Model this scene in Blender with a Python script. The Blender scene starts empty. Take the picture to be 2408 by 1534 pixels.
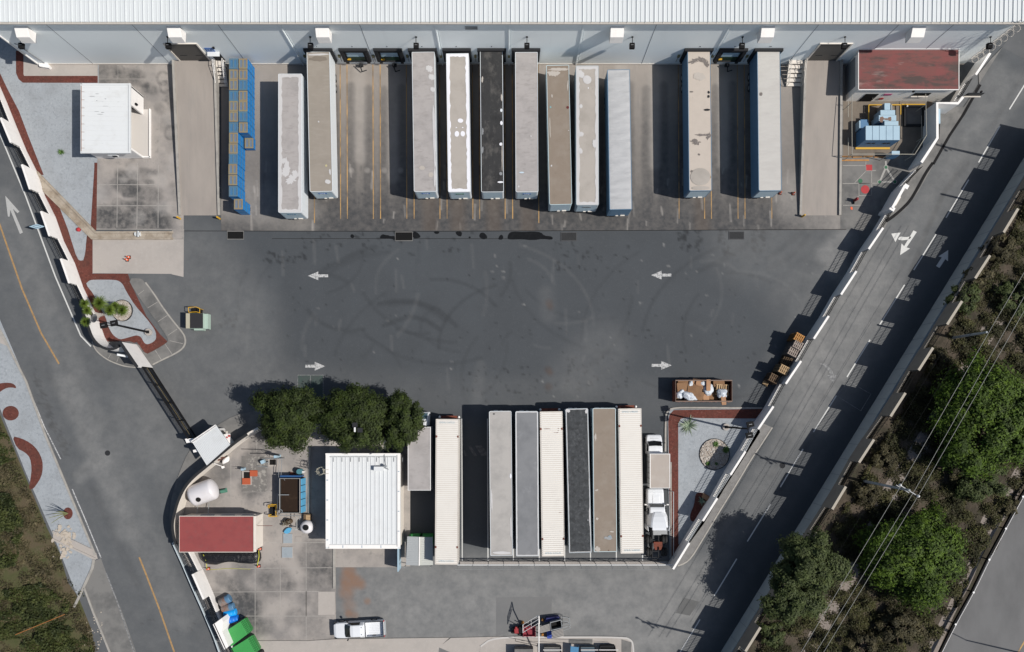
import bpy, bmesh, math, random
import numpy as np
from mathutils import Vector, Matrix
from mathutils.geometry import tessellate_polygon
R = math.radians
random.seed(7); RNG = np.random.default_rng(7)
scene = bpy.context.scene
COL = scene.collection
# ------------------------------------------------------------------ camera
# drone straight above the yard, 97 m up; the picture is 124 m wide at ground level
H = 97.0; S = 19.6; CX, CY = 1197.0, 965.0; PW, PH = 2408.0, 1534.0
cam = bpy.data.cameras.new('drone_camera'); camo = bpy.data.objects.new('drone_camera', cam); COL.objects.link(camo)
camo.location = (0, 0, H); camo.rotation_euler = (0, 0, 0)
cam.sensor_width = 36; cam.lens = 36 * S * H / PW
cam.shift_x = (PW/2 - CX)/PW; cam.shift_y = (CY - PH/2)/PW
cam.clip_start = 1; cam.clip_end = 2000
scene.camera = camo
# ------------------------------------------------------------------ sky, sun, exposure
SUNV = Vector((0.82, -0.19, 1.0)).normalized()
elev = math.asin(SUNV.z); azim = math.atan2(SUNV.x, SUNV.y)
w = bpy.data.worlds.new('World'); scene.world = w; w.use_nodes = True
nt = w.node_tree; nt.nodes.clear()
sky = nt.nodes.new('ShaderNodeTexSky'); sky.sky_type = 'NISHITA'; sky.sun_disc = False
sky.sun_elevation = elev; sky.sun_rotation = azim; sky.air_density = 1.2; sky.dust_density = 1.5; sky.altitude = 100
bg = nt.nodes.new('ShaderNodeBackground'); bg.inputs['Strength'].default_value = 0.076
ow = nt.nodes.new('ShaderNodeOutputWorld')
nt.links.new(sky.outputs[0], bg.inputs[0]); nt.links.new(bg.outputs[0], ow.inputs[0])
sl = bpy.data.lights.new('sun', 'SUN'); sl.energy = 5.0; sl.angle = R(0.5); sl.color = (1, 0.955, 0.89)
so = bpy.data.objects.new('sun', sl); COL.objects.link(so); so.location = (60, -20, 80)
so.rotation_euler = SUNV.to_track_quat('Z', 'Y').to_euler()
scene.view_settings.view_transform = 'Standard'; scene.view_settings.look = 'None'
scene.view_settings.exposure = 0.0; scene.view_settings.gamma = 1.0
scene.render.engine = 'CYCLES'
scene.render.resolution_x = 1024; scene.render.resolution_y = 652

# ------------------------------------------------------------------ plan coordinates
# the site plan was read off a 2408-wide sheet; W() turns a plan position and a height into metres
REG = {'R1': (405.7, 988.8, .15287), 'R2': (405.7, 1204.3, .15287), 'R3': (1166.3, 1413.5, .1527), 'R4': (1952.3, 215.5, .12635),
       'R5': (1787.5, 760.6, .1033), 'R6': (1508.6, 1007.8, .2107), 'S1': (177.5, 684.6, .13222), 'S2': (481.7, 101.4, .0661),
       'S3': (1559.3, 887.4, .0737), 'S5': (1964.9, 367.6, .0909), 'Q2': (1565.6, 1007.8, .2231), 'Q3': (500.7, 1369.1, .10743),
       'Q4': (747.9, 1432.5, .0737), 'Q5': (418.3, 716.2, .0537), 'Q7': (0, 570.5, .1818), 'D': (0, 0, 1)}
for i in range(4):
    for j in range(4): REG['%d%d' % (i, j)] = (602.2*i, 383.5*j, .25)
def W(reg, x, y, h=0.0):
    a, b, s = REG[reg]; f = (H - h)/H/S
    return ((a + x*s - CX)*f, (CY - b - y*s)*f)
def WL(reg, pts, h=0.0): return [W(reg, p[0], p[1], h) for p in pts]
def D(x, y, h=0.0): return W('D', x, y, h)

# ------------------------------------------------------------------ materials
MATS = {}; KEEP = {'white_metal_wall', 'substation_render', 'white_boundary_render', 'cream_render', 'white_seam_roof_'}
def nd(nt, t, **kw):
    n = nt.nodes.new(t)
    for k, v in kw.items():
        if k in n.inputs: n.inputs[k].default_value = v
        else: setattr(n, k, v)
    return n
def mat(name, base, layers=(), rough=.8, metal=0., bump=None, wear=None, spec=.4, coord='pos', wn=(.55, 1.25)):
    """base colour plus noise layers (colour, scale, lo, hi, strength, stretch); wear = colours mixed in by the 'wear' attribute"""
    if name in MATS: return MATS[name]
    k_ = 1. if name in KEEP else .84
    sc_ = lambda c: tuple(v*k_ for v in c)
    base = sc_(base); layers = [(sc_(l[0]),) + tuple(l[1:]) for l in layers]; wear = [sc_(c) if c else None for c in wear] if wear else None
    m = bpy.data.materials.new(name); m.use_nodes = True; nt = m.node_tree; L = nt.links
    b = nt.nodes['Principled BSDF']; b.inputs['Roughness'].default_value = rough; b.inputs['Metallic'].default_value = metal
    b.inputs['Specular IOR Level'].default_value = spec
    geo = nd(nt, 'ShaderNodeNewGeometry'); P = geo.outputs['Position']
    if coord == 'obj': P = nd(nt, 'ShaderNodeTexCoord').outputs['Object']
    def noise(scale, stretch=(1, 1, 1), det=5, off=0, rgh=.6):
        mp = nd(nt, 'ShaderNodeMapping'); mp.inputs['Scale'].default_value = stretch; mp.inputs['Location'].default_value = (off*7.3, off*3.1, off)
        L.new(P, mp.inputs[0]); n = nd(nt, 'ShaderNodeTexNoise', Scale=scale, Detail=det, Roughness=rgh); L.new(mp.outputs[0], n.inputs['Vector']); return n.outputs['Fac']
    def rng(src, lo, hi, a=0., bb=1.):
        r = nd(nt, 'ShaderNodeMapRange'); r.inputs[1].default_value = lo; r.inputs[2].default_value = hi; r.inputs[3].default_value = a; r.inputs[4].default_value = bb
        L.new(src, r.inputs[0]); return r.outputs[0]
    col = None
    def mix(fac, c2):
        nonlocal col
        mx = nd(nt, 'ShaderNodeMix'); mx.data_type = 'RGBA'
        L.new(fac, mx.inputs[0])
        if col is None: mx.inputs[6].default_value = (*base, 1)
        else: L.new(col, mx.inputs[6])
        mx.inputs[7].default_value = (*c2, 1); col = mx.outputs[2]
    for k, ly in enumerate(layers):
        c, sc, lo, hi, st = ly[:5]; stretch = ly[5] if len(ly) > 5 else (1, 1, 1)
        mix(rng(noise(sc, stretch, off=k + 1), lo, hi, 0, st), c)
    if wear:
        at = nd(nt, 'ShaderNodeAttribute'); at.attribute_name = 'wear'
        sp = nd(nt, 'ShaderNodeSeparateColor'); L.new(at.outputs['Color'], sp.inputs[0])
        n1 = rng(noise(1.7, off=9, det=8), .3, .7, wn[0], wn[1]); n2 = rng(noise(.55, off=11, det=10, rgh=.7), .34, .66, .62, 1.2)
        for k, c in enumerate(wear):
            if c is None: continue
            mu = nd(nt, 'ShaderNodeMath'); mu.operation = 'MULTIPLY'; mu.use_clamp = True
            L.new(sp.outputs[k], mu.inputs[0]); L.new(n2 if k == 1 else n1, mu.inputs[1]); mix(mu.outputs[0], c)
    if col is None: b.inputs['Base Color'].default_value = (*base, 1)
    else: L.new(col, b.inputs['Base Color'])
    if bump:
        bp = nd(nt, 'ShaderNodeBump'); bp.inputs['Strength'].default_value = bump[2] if len(bump) > 2 else .5; bp.inputs['Distance'].default_value = bump[1]
        st = bump[3] if len(bump) > 3 else (1, 1, 1)
        L.new(noise(bump[0], st, det=6, off=4), bp.inputs['Height']); L.new(bp.outputs[0], b.inputs['Normal'])
    MATS[name] = m; return m

def g(v, t=(1, 1, 1)): return (v*t[0], v*t[1], v*t[2])
WARM = (1.08, 1.0, .93); COOL = (.93, 1.0, 1.08)
m_asph = mat('yard_asphalt', (.062, .069, .077), [((.052, .058, .065), .22, .4, .62, .5), ((.088, .096, .104), 2.3, .56, .76, .35), ((.070, .080, .090), .12, .5, .72, .5), ((.13, .135, .14), 7, .58, .72, .4), ((.03, .034, .038), 5, .60, .70, .4)], wn=(.75, 1.1),
             rough=.85, bump=(60, .01), wear=((.022, .025, .029), (.225, .224, .220), (.22, .125, .08)))
m_grassg = mat('olive_grass_ground', (.075, .075, .030), [((.10, .075, .045), .35, .45, .6, .9), ((.05, .062, .018), .9, .5, .66, .7), ((.16, .13, .09), .5, .64, .74, .7)], rough=.95, bump=(6, .1, .8))
m_road = mat('road_asphalt', (.105, .108, .113), [((.075, .08, .085), .22, .42, .62, .7), ((.15, .15, .152), .5, .55, .75, .45), ((.17, .17, .17), 18, .64, .76, .4)],
             rough=.85, bump=(60, .01), wear=((.025, .026, .028), (.24, .235, .23), (.16, .085, .05)))
m_apron = mat('apron_concrete', (.31, .278, .25), [((.24, .22, .2), .5, .4, .7, .5), ((.2, .19, .18), 2.2, .55, .75, .35, (1, .12, 1)), ((.4, .36, .33), 3, .6, .78, .3, (1, .2, 1))], wn=(.82, 1.08),
              rough=.8, bump=(40, .008), wear=((.050, .051, .054), (.42, .39, .36), (.12, .085, .06)))
m_ramp = mat('ramp_concrete', (.33, .295, .265), [((.25, .225, .205), .5, .4, .7, .6, (1, .3, 1)), ((.21, .2, .19), 1.6, .55, .75, .4, (1, .1, 1))], rough=.85, bump=(40, .008))
m_conc = mat('grey_concrete', (.345, .315, .29), [((.19, .18, .175), .35, .42, .66, .75), ((.12, .12, .12), 1.3, .58, .74, .5), ((.38, .35, .33), 4, .56, .78, .35)], rough=.85, bump=(40, .01), wear=((.065, .065, .066), (.42, .4, .38), (.25, .11, .05)))
m_conclight = mat('pale_concrete', (.40, .365, .335), [((.3, .28, .26), .5, .45, .7, .5), ((.5, .47, .44), 3, .55, .75, .35), ((.25, .235, .22), 6, .64, .76, .4)], rough=.85, bump=(40, .01))
m_concdark = mat('weathered_concrete', (.185, .18, .172), [((.09, .09, .09), .5, .42, .66, .7), ((.24, .235, .225), 1.1, .6, .78, .5)], rough=.85, bump=(40, .01), wear=((.05, .05, .05), (.35, .32, .3), (.3, .2, .1)))
m_kerb = mat('kerb_concrete', (.36, .34, .31), [((.22, .21, .2), 1.5, .45, .7, .6)], rough=.85, bump=(30, .01))
m_ditch = mat('stained_ditch_concrete', (.38, .33, .27), [((.22, .17, .12), .8, .42, .65, .8), ((.15, .13, .11), 4, .56, .7, .5)], rough=.85, bump=(30, .01))
m_gravel = mat('blue_gravel', (.33, .355, .38), [((.23, .25, .27), 3.2, .5, .66, .6), ((.46, .48, .50), 4.5, .56, .70, .45), ((.22, .23, .24), .35, .45, .7, .4)], rough=.95, bump=(12, .05, .8))
m_red = mat('red_gravel', (.125, .036, .026), [((.06, .019, .015), 3.5, .48, .62, .6), ((.22, .10, .08), 4.5, .58, .68, .6), ((.085, .04, .03), .6, .45, .7, .5)], rough=.95, bump=(12, .05, .8))
m_rocks = mat('mixed_river_rocks', (.42, .37, .32), [((.62, .6, .57), 5, .52, .6, .8), ((.2, .15, .12), 6.5, .55, .62, .8), ((.3, .22, .17), 4, .58, .66, .6)], rough=.9, bump=(5, .12, 1.))
m_soil = mat('dry_soil', (.085, .066, .048), [((.030, .026, .016), .4, .4, .62, .85), ((.14, .12, .09), 1.6, .62, .78, .5), ((.05, .055, .03), 1.1, .52, .68, .6)], rough=.95, bump=(4, .15, .8))
m_path = mat('dirt_path', (.24, .205, .18), [((.2, .17, .15), 1.2, .42, .66, .7), ((.42, .39, .36), 5, .56, .72, .5)], rough=.95, bump=(8, .06, .8))
m_white = mat('white_paint_line', (.62, .62, .60), [((.25, .25, .25), 6, .55, .72, .5)], rough=.7)
m_whitew = mat('worn_white_paint', (.50, .50, .50), [((.12, .125, .13), 5, .47, .6, .75), ((.6, .6, .6), 2, .55, .7, .5)], rough=.8)
m_whitef = mat('faded_white_paint', (.27, .27, .27), [((.11, .115, .12), 4, .42, .58, .85)], rough=.8)
m_yellow = mat('yellow_line_paint', (.38, .235, .10), [((.2, .13, .075), 3, .45, .65, .6)], rough=.8)
m_yelworn = mat('worn_yellow_paint', (.48, .29, .11), [((.16, .12, .08), 1.6, .42, .62, .85, (1, .4, 1))], rough=.8)
m_joint = mat('pale_joint', (.37, .35, .325), [((.25, .24, .23), 3, .45, .65, .6)], rough=.9)
m_djoint = mat('dark_joint', (.020, .020, .021), rough=.95, spec=.05)
m_wet = mat('wet_tar', (.009, .010, .012), [((.018, .02, .022), 2, .5, .7, .5)], rough=.9, spec=.1)
m_oil = mat('oil_spots', (.02, .02, .021), rough=.6)
m_patch = mat('asphalt_patch', (.07, .072, .076), [((.05, .052, .056), .8, .45, .65, .6)], rough=.85, bump=(60, .01))
m_grn = mat('faded_green_paint', (.05, .075, .068), [((.06, .065, .066), 2, .42, .6, .7)], rough=.85)
m_redp = mat('red_floor_paint', (.42, .03, .035), [((.3, .03, .035), 3, .5, .7, .5)], rough=.7)
m_greenp = mat('green_floor_paint', (.03, .14, .07), [((.05, .1, .06), 3, .5, .7, .5)], rough=.7)
m_wwall = mat('white_metal_wall', (.81, .855, .865), [((.75, .79, .80), .06, .42, .66, .6), ((.60, .62, .63), .9, .6, .8, .25, (1, 1, .12))], rough=.6, spec=.3)
m_wroof = mat('white_seam_roof', (.67, .70, .71), [((.57, .61, .62), .7, .5, .8, .4, (1, .12, 1)), ((.45, .45, .44), 2.5, .68, .8, .3, (1, .3, 1))], rough=.55, spec=.3)
m_wmetal = mat('white_sheet_roof', (.69, .71, .72), [((.56, .56, .55), .8, .52, .75, .4), ((.48, .47, .44), 3.5, .62, .76, .35)], rough=.5)
m_cream = mat('cream_render', (.60, .555, .50), [((.48, .44, .4), .8, .5, .75, .4)], rough=.8)
m_greyr = mat('grey_render', (.42, .42, .41), [((.3, .3, .3), .8, .5, .75, .4)], rough=.8)
m_fence = mat('white_boundary_render', (.72, .70, .68), [((.58, .56, .54), 1.1, .5, .75, .45)], rough=.8)
m_tan = mat('tan_block_wall', (.22, .20, .175), [((.17, .15, .13), 1.2, .45, .7, .5)], rough=.85, bump=(20, .01))
m_retain = mat('grey_retaining_wall', (.33, .37, .39), [((.25, .29, .31), .5, .45, .7, .6)], rough=.8)
m_black = mat('black_steel', (.012, .012, .013), rough=.8, spec=.12)
m_dark = mat('dark_steel', (.028, .029, .032), rough=.8, spec=.15)
m_rubber = mat('black_rubber', (.018, .018, .019), [((.03, .03, .03), 3, .5, .7, .5)], rough=.8)
m_steel = mat('galvanised_steel', (.42, .44, .45), rough=.4, metal=.5)
m_grey = mat('grey_metal', (.28, .29, .30), rough=.5, metal=.2)
m_greydoor = mat('grey_roll_door', (.135, .125, .112), rough=.6, metal=.1)
m_bluesign = mat('blue_sign', (.03, .12, .38), rough=.5)
m_wsign = mat('white_lettering', (.75, .75, .75), rough=.6)
m_lblue = mat('pale_blue_steel', (.36, .50, .60), [((.3, .42, .52), 1, .5, .7, .4)], rough=.55)
m_mblue = mat('blue_steel', (.08, .19, .34), rough=.55)
m_ylw = mat('yellow_steel', (.62, .36, .03), rough=.55)
m_orange = mat('orange_plastic', (.75, .12, .035), rough=.6)
m_redm = mat('red_steel', (.30, .025, .03), [((.2, .03, .03), 2, .5, .7, .5)], rough=.6)
m_rust = mat('rusty_steel', (.17, .045, .025), [((.09, .03, .02), 2, .45, .65, .8)], rough=.85)
m_redroof = mat('red_roof_coating', (.27, .058, .056), [((.21, .045, .047), .8, .45, .7, .7), ((.2, .08, .075), 2.2, .54, .72, .4), ((.33, .1, .1), 3, .62, .8, .3)], rough=.75)
m_redroofw = mat('weathered_red_roof', (.165, .055, .05), [((.055, .042, .038), .5, .50, .60, .9, (.35, 1.5, 1)), ((.09, .06, .055), 1.6, .52, .66, .6, (.4, 1.3, 1)), ((.36, .25, .23), .45, .60, .70, .7, (.4, 1.8, 1)), ((.2, .05, .05), .5, .5, .62, .6)], rough=.75)
m_wood = mat('pale_pallet_wood', (.46, .32, .18), [((.3, .19, .1), 2, .45, .65, .6)], rough=.85)
m_woodo = mat('orange_pallet_wood', (.50, .25, .08), [((.35, .15, .05), 2, .45, .65, .6)], rough=.85)
m_woodg = mat('grey_pallet_wood', (.36, .30, .26), [((.24, .19, .17), 2, .45, .65, .6)], rough=.85)
m_woodd = mat('dark_pallet_wood', (.13, .085, .05), [((.08, .05, .03), 2, .45, .65, .6)], rough=.85)
m_card = mat('cardboard', (.40, .23, .13), [((.3, .16, .09), 1.4, .45, .65, .6)], rough=.9)
m_cardd = mat('brown_cardboard', (.24, .135, .07), [((.17, .09, .05), 1.4, .45, .65, .6)], rough=.9)
m_bag = mat('white_plastic_bag', (.62, .66, .70), [((.38, .43, .50), 3.5, .45, .6, .8)], rough=.35, bump=(5, .12, 1.))
m_crate = mat('blue_crate_plastic', (.015, .18, .46), [((.03, .24, .55), 1.5, .5, .7, .5)], rough=.5)
m_cratet = mat('tan_crate_top', (.24, .21, .13), [((.25, .18, .11), 1.6, .42, .62, .8)], rough=.8)
m_crateb = mat('bluish_crate_top', (.08, .17, .24), [((.10, .15, .2), 1.6, .42, .62, .8)], rough=.8)
m_tarp = mat('black_tarpaulin', (.013, .013, .015), [((.05, .05, .055), 2.2, .62, .72, .5)], rough=.35, bump=(2.5, .12, 1.))
m_tank = mat('white_tank_paint', (.66, .64, .66), [((.58, .55, .53), .7, .5, .72, .5)], rough=.4)
m_sludge = mat('brown_water', (.030, .018, .010), [((.06, .038, .022), 1.3, .55, .75, .6)], rough=.25)
m_skyblue = mat('sky_blue_panel', (.10, .36, .58), [((.08, .28, .48), 1, .5, .7, .5)], rough=.5)
m_bluedrum = mat('blue_plastic_drum', (.01, .16, .62), rough=.35)
m_cyandrum = mat('bright_blue_drum', (.01, .33, .80), rough=.35)
m_teal = mat('teal_drum', (.07, .2, .24), rough=.5)
m_green = mat('green_bin_plastic', (.05, .30, .075), [((.04, .26, .065), 2, .5, .7, .5)], rough=.45)
m_pump = mat('green_pump_paint', (.08, .22, .16), rough=.5)
m_paint = mat('white_vehicle_paint', (.74, .76, .79), rough=.25, spec=.5)
m_glass = mat('dark_vehicle_glass', (.012, .014, .016), rough=.08, spec=.6)
m_cabglass = mat('cab_windshield', (.09, .16, .20), rough=.15, spec=.6)
m_tail = mat('red_lamp', (.4, .02, .03), rough=.3)
m_compact = mat('pale_green_steel', (.36, .46, .40), rough=.5)
m_ribblack = mat('black_ribbed_rubber', (.025, .025, .027), rough=.6)
m_tape = mat('yellow_caution_tape', (.6, .58, .06), rough=.5)
m_water = mat('pipe_grey', (.38, .37, .35), rough=.6)
m_void = mat('dark_pit', (.004, .004, .004), rough=.9)
m_bark = mat('bark', (.10, .075, .055), rough=.95)

# ------------------------------------------------------------------ mesh builder
class MB:
    def __init__(s): s.v = []; s.f = []; s.mi = []; s.m = 0
    def quad(s, a, b, c, d): n = len(s.v); s.v += [tuple(a), tuple(b), tuple(c), tuple(d)]; s.f.append((n, n+1, n+2, n+3)); s.mi.append(s.m)
    def face(s, pts): n = len(s.v); s.v += [tuple(p) for p in pts]; s.f.append(tuple(range(n, n+len(pts)))); s.mi.append(s.m)
    def box(s, cx, cy, z0, sx, sy, sz, rot=0., tilt=None):
        c, q = math.cos(rot), math.sin(rot); n = len(s.v)
        for z in (z0, z0 + sz):
            for x, y in ((-1, -1), (1, -1), (1, 1), (-1, 1)):
                X, Y = x*sx/2, y*sy/2; s.v.append((cx + X*c - Y*q, cy + X*q + Y*c, z))
        for f in ((0, 3, 2, 1), (4, 5, 6, 7), (0, 1, 5, 4), (1, 2, 6, 5), (2, 3, 7, 6), (3, 0, 4, 7)): s.f.append(tuple(n+i for i in f)); s.mi.append(s.m)
        return s
    def hexa(s, b, t):
        n = len(s.v); s.v += [tuple(p) for p in b] + [tuple(p) for p in t]
        for f in ((0, 3, 2, 1), (4, 5, 6, 7), (0, 1, 5, 4), (1, 2, 6, 5), (2, 3, 7, 6), (3, 0, 4, 7)): s.f.append(tuple(n+i for i in f)); s.mi.append(s.m)
        return s
    def sheet(s, poly, z):
        n = len(s.v); pv = [Vector((p[0], p[1], 0)) for p in poly]; s.v += [(p[0], p[1], z) for p in poly]
        for t in tessellate_polygon([pv]):
            a, b, c = [poly[i] for i in t]
            if (b[0]-a[0])*(c[1]-a[1]) - (b[1]-a[1])*(c[0]-a[0]) < 0: t = (t[0], t[2], t[1])
            s.f.append(tuple(n+i for i in t)); s.mi.append(s.m)
        return s
    def prism(s, poly, z0, z1, top=None):
        area = sum(poly[i][0]*poly[(i+1) % len(poly)][1] - poly[(i+1) % len(poly)][0]*poly[i][1] for i in range(len(poly)))
        if area < 0: poly = poly[::-1]; top = top[::-1] if top else None
        s.sheet(top or poly, z1); k = len(poly); n = len(s.v)
        s.v += [(p[0], p[1], z0) for p in poly] + [(p[0], p[1], z1) for p in (top or poly)]
        for i in range(k): j = (i+1) % k; s.f.append((n+i, n+j, n+k+j, n+k+i)); s.mi.append(s.m)
        return s
    def wall(s, pts, th, z0, z1, closed=False):
        """a wall of thickness th along a polyline"""
        k = len(pts); seg = []
        for i in range(k):
            a = pts[i-1] if (i or closed) else pts[i]; b = pts[(i+1) % k] if (i < k-1 or closed) else pts[i]
            d = Vector((b[0]-a[0], b[1]-a[1])); d.normalize() if d.length else None; nn = Vector((-d.y, d.x))*th/2
            seg.append(((pts[i][0]+nn.x, pts[i][1]+nn.y), (pts[i][0]-nn.x, pts[i][1]-nn.y)))
        if closed:
            for i in range(k): a, b = seg[i], seg[(i+1) % k]; s.prism([a[0], a[1], b[1], b[0]], z0, z1)
        else: s.prism([q[0] for q in seg] + [q[1] for q in seg[::-1]], z0, z1)
        return s
    def tube(s, p0, p1, r, n=6, r2=None):
        p0 = Vector(p0); p1 = Vector(p1); d = p1-p0
        if d.length < 1e-6: return s
        q = d.to_track_quat('Z', 'Y'); r2 = r if r2 is None else r2; m = len(s.v)
        for p, rr in ((p0, r), (p1, r2)):
            for i in range(n): a = 2*math.pi*i/n; s.v.append(tuple(p + q @ Vector((rr*math.cos(a), rr*math.sin(a), 0))))
        for i in range(n): j = (i+1) % n; s.f.append((m+i, m+j, m+n+j, m+n+i)); s.mi.append(s.m)
        s.f.append(tuple(m+i for i in range(n))[::-1]); s.mi.append(s.m); s.f.append(tuple(m+n+i for i in range(n))); s.mi.append(s.m)
        return s
    def path(s, pts, r, n=6):
        for a, b in zip(pts[:-1], pts[1:]): s.tube(a, b, r, n)
        return s
    def lathe(s, c, prof, n=20, axis=None):
        """profile of (radius, height) round a vertical axis at c, or round axis vector"""
        q = Vector(axis).to_track_quat('Z', 'Y') if axis else None; m = len(s.v); c = Vector(c)
        for r, z in prof:
            for i in range(n):
                a = 2*math.pi*i/n; p = Vector((r*math.cos(a), r*math.sin(a), z)); s.v.append(tuple(c + (q @ p if q else p)))
        for k in range(len(prof)-1):
            for i in range(n): j = (i+1) % n; s.f.append((m+k*n+i, m+k*n+j, m+(k+1)*n+j, m+(k+1)*n+i)); s.mi.append(s.m)
        if len(prof) == 4 and abs(prof[0][1]-prof[-1][1]) < 1e-9:      # a flat ring: close it on itself, no caps
            for i in range(n): j = (i+1) % n; s.f.append((m+3*n+i, m+3*n+j, m+j, m+i)); s.mi.append(s.m)
            return s
        s.f.append(tuple(m+i for i in range(n))[::-1]); s.mi.append(s.m); s.f.append(tuple(m+(len(prof)-1)*n+i for i in range(n))); s.mi.append(s.m)
        return s
    def loft(s, rings, cap=True):
        m = len(s.v); n = len(rings[0])
        for r in rings: s.v += [tuple(p) for p in r]
        for k in range(len(rings)-1):
            for i in range(n): j = (i+1) % n; s.f.append((m+k*n+i, m+k*n+j, m+(k+1)*n+j, m+(k+1)*n+i)); s.mi.append(s.m)
        if cap: s.f.append(tuple(m+i for i in range(n))[::-1]); s.f.append(tuple(m+(len(rings)-1)*n+i for i in range(n))); s.mi += [s.m]*2
        return s
def blob(cx, cy, rx, ry, n=14, j=.25, rot=0, rs=None):
    rs = rs or random; out = []
    ph = rs.random()*6
    for i in range(n):
        a = 2*math.pi*i/n; k = 1 + j*(rs.random()-.5)*2*.6 + j*.5*math.sin(2*a+ph)
        x, y = rx*k*math.cos(a), ry*k*math.sin(a); out.append((cx + x*math.cos(rot) - y*math.sin(rot), cy + x*math.sin(rot) + y*math.cos(rot)))
    return out
def circ(cx, cy, r, n=28): return [(cx + r*math.cos(2*math.pi*i/n), cy + r*math.sin(2*math.pi*i/n)) for i in range(n)]
def smooth(poly, it=2, closed=True):
    for _ in range(it):
        out = []; k = len(poly)
        for i in range(k if closed else k-1):
            a, b = poly[i], poly[(i+1) % k]
            out += [(a[0]*.75+b[0]*.25, a[1]*.75+b[1]*.25), (a[0]*.25+b[0]*.75, a[1]*.25+b[1]*.75)]
        if not closed: out = [poly[0]] + out + [poly[-1]]
        poly = out
    return poly
def strip(pts, wd):
    """flat ribbon polygon along a polyline"""
    L_, R_ = [], []
    for i, p in enumerate(pts):
        a = pts[max(0, i-1)]; b = pts[min(len(pts)-1, i+1)]; d = Vector((b[0]-a[0], b[1]-a[1])).normalized()
        L_.append((p[0]-d.y*wd/2, p[1]+d.x*wd/2)); R_.append((p[0]+d.y*wd/2, p[1]-d.x*wd/2))
    return L_ + R_[::-1]

def link(name, me, mats, parent=None):
    o = bpy.data.objects.new(name, me)
    for mm in (mats if isinstance(mats, (list, tuple)) else [mats]): me.materials.append(mm)
    COL.objects.link(o)
    if parent: o.parent = parent
    return o
def base_of(p):
    v = Vector((0, 0, 0))
    while p: v += p.location; p = p.parent
    return v
def obj(name, mb, mats, parent=None, world=True, sm=False, label=None, bevel=0):
    """link a builder as one mesh; world=True: built in world metres, shifted to sit under an unrotated parent"""
    me = bpy.data.meshes.new(name)
    v = np.array(mb.v, dtype=float)
    if world and parent is not None: v = v - np.array(base_of(parent))
    me.from_pydata(v.tolist(), [], mb.f)
    o = link(name, me, mats, parent)
    if len(me.materials) > 1: me.polygons.foreach_set('material_index', mb.mi)
    if sm: me.polygons.foreach_set('use_smooth', [True]*len(me.polygons))
    if bevel:
        bb = o.modifiers.new('bevel', 'BEVEL'); bb.width = bevel; bb.segments = 2; bb.limit_method = 'ANGLE'
    if label: o['label'] = label
    return o
def tag(o, label, cat, group=None):
    o['label'] = label; o['category'] = cat
    if group: o['group'] = group
    return o
def thing(name, label, cat, loc=(0, 0, 0), rz=0., group=None):
    o = bpy.data.objects.new(name, None); COL.objects.link(o); o.empty_display_size = .3
    o.location = (loc[0], loc[1], loc[2] if len(loc) > 2 else 0); o.rotation_euler = (0, 0, rz)
    return tag(o, label, cat, group)
def struct(name, mb, m, parent=None, **kw):
    o = obj(name, mb, m, parent, **kw)
    if parent is None: o['kind'] = 'structure'
    return o
def origin_to(o, x, y, z=0):
    """move a single-mesh thing's origin to its base"""
    me = o.data; me.transform(Matrix.Translation((-x, -y, -z))); o.location = (x, y, z); return o
def solo(name, mb, m, label, cat, at=None, group=None, **kw):
    o = obj(name, mb, m, None, **kw); tag(o, label, cat, group)
    if at: origin_to(o, at[0], at[1], at[2] if len(at) > 2 else 0)
    return o
def copy_tree(o, parent=None):
    c = o.copy(); COL.objects.link(c)
    if parent: c.parent = parent
    for ch in list(o.children): copy_tree(ch, c)
    return c
def text(name, s, size, loc, rot, m, parent=None, extrude=.01, align='CENTER', world=True):
    cu = bpy.data.curves.new(name, 'FONT'); cu.body = s; cu.size = size; cu.extrude = extrude; cu.align_x = align; cu.align_y = 'CENTER'
    t = bpy.data.objects.new(name, cu); COL.objects.link(t)
    dg = bpy.context.evaluated_depsgraph_get(); me = bpy.data.meshes.new_from_object(t.evaluated_get(dg)); me.name = name
    bpy.data.objects.remove(t); bpy.data.curves.remove(cu)
    M4 = Matrix.Translation(loc) @ rot.to_4x4(); me.transform(M4)
    if parent and world: me.transform(Matrix.Translation(-base_of(parent))); me.materials.clear()
    o = link(name, me, m, parent); return o
# ================================================================== ground sheets with wear
def seg_dist(X, Y, pts):
    d = np.full(X.shape, 1e9)
    for (ax, ay), (bx, by) in zip(pts[:-1], pts[1:]):
        vx, vy = bx-ax, by-ay; l2 = vx*vx + vy*vy + 1e-9
        t = np.clip(((X-ax)*vx + (Y-ay)*vy)/l2, 0, 1); d = np.minimum(d, np.hypot(X-ax-t*vx, Y-ay-t*vy))
    return d
STROKES = []   # (channel, pts, halfwidth, soft, strength)
def stroke(ch, pts, hw, soft, st): STROKES.append((ch, pts, hw, soft, st))
def spot(ch, p, r, soft, st): STROKES.append((ch, [p, (p[0]+.001, p[1])], r, soft, st))
def ss(x): x = np.clip(x, 0, 1); return x*x*(3-2*x)
def wear_at(X, Y):
    w = np.zeros((X.size, 4), dtype=np.float32); w[:, 3] = 1
    for ch, pts, hw, soft, st in STROKES:
        xs = [p[0] for p in pts]; ys = [p[1] for p in pts]; e = hw + soft
        m = (X > min(xs)-e) & (X < max(xs)+e) & (Y > min(ys)-e) & (Y < max(ys)+e)
        if not m.any(): continue
        k = st*(1 - ss((seg_dist(X[m], Y[m], pts) - hw)/soft)); w[m, ch] = 1 - (1-w[m, ch])*(1-k)
    return w
def inside(X, Y, poly):
    r = np.zeros(X.shape, bool); k = len(poly)
    for i in range(k):
        (ax, ay), (bx, by) = poly[i], poly[(i+1) % k]
        c_ = ((ay > Y) != (by > Y)); r ^= c_ & (X < (bx-ax)*(Y-ay)/((by-ay) if by != ay else 1e-9) + ax)
    return r
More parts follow.
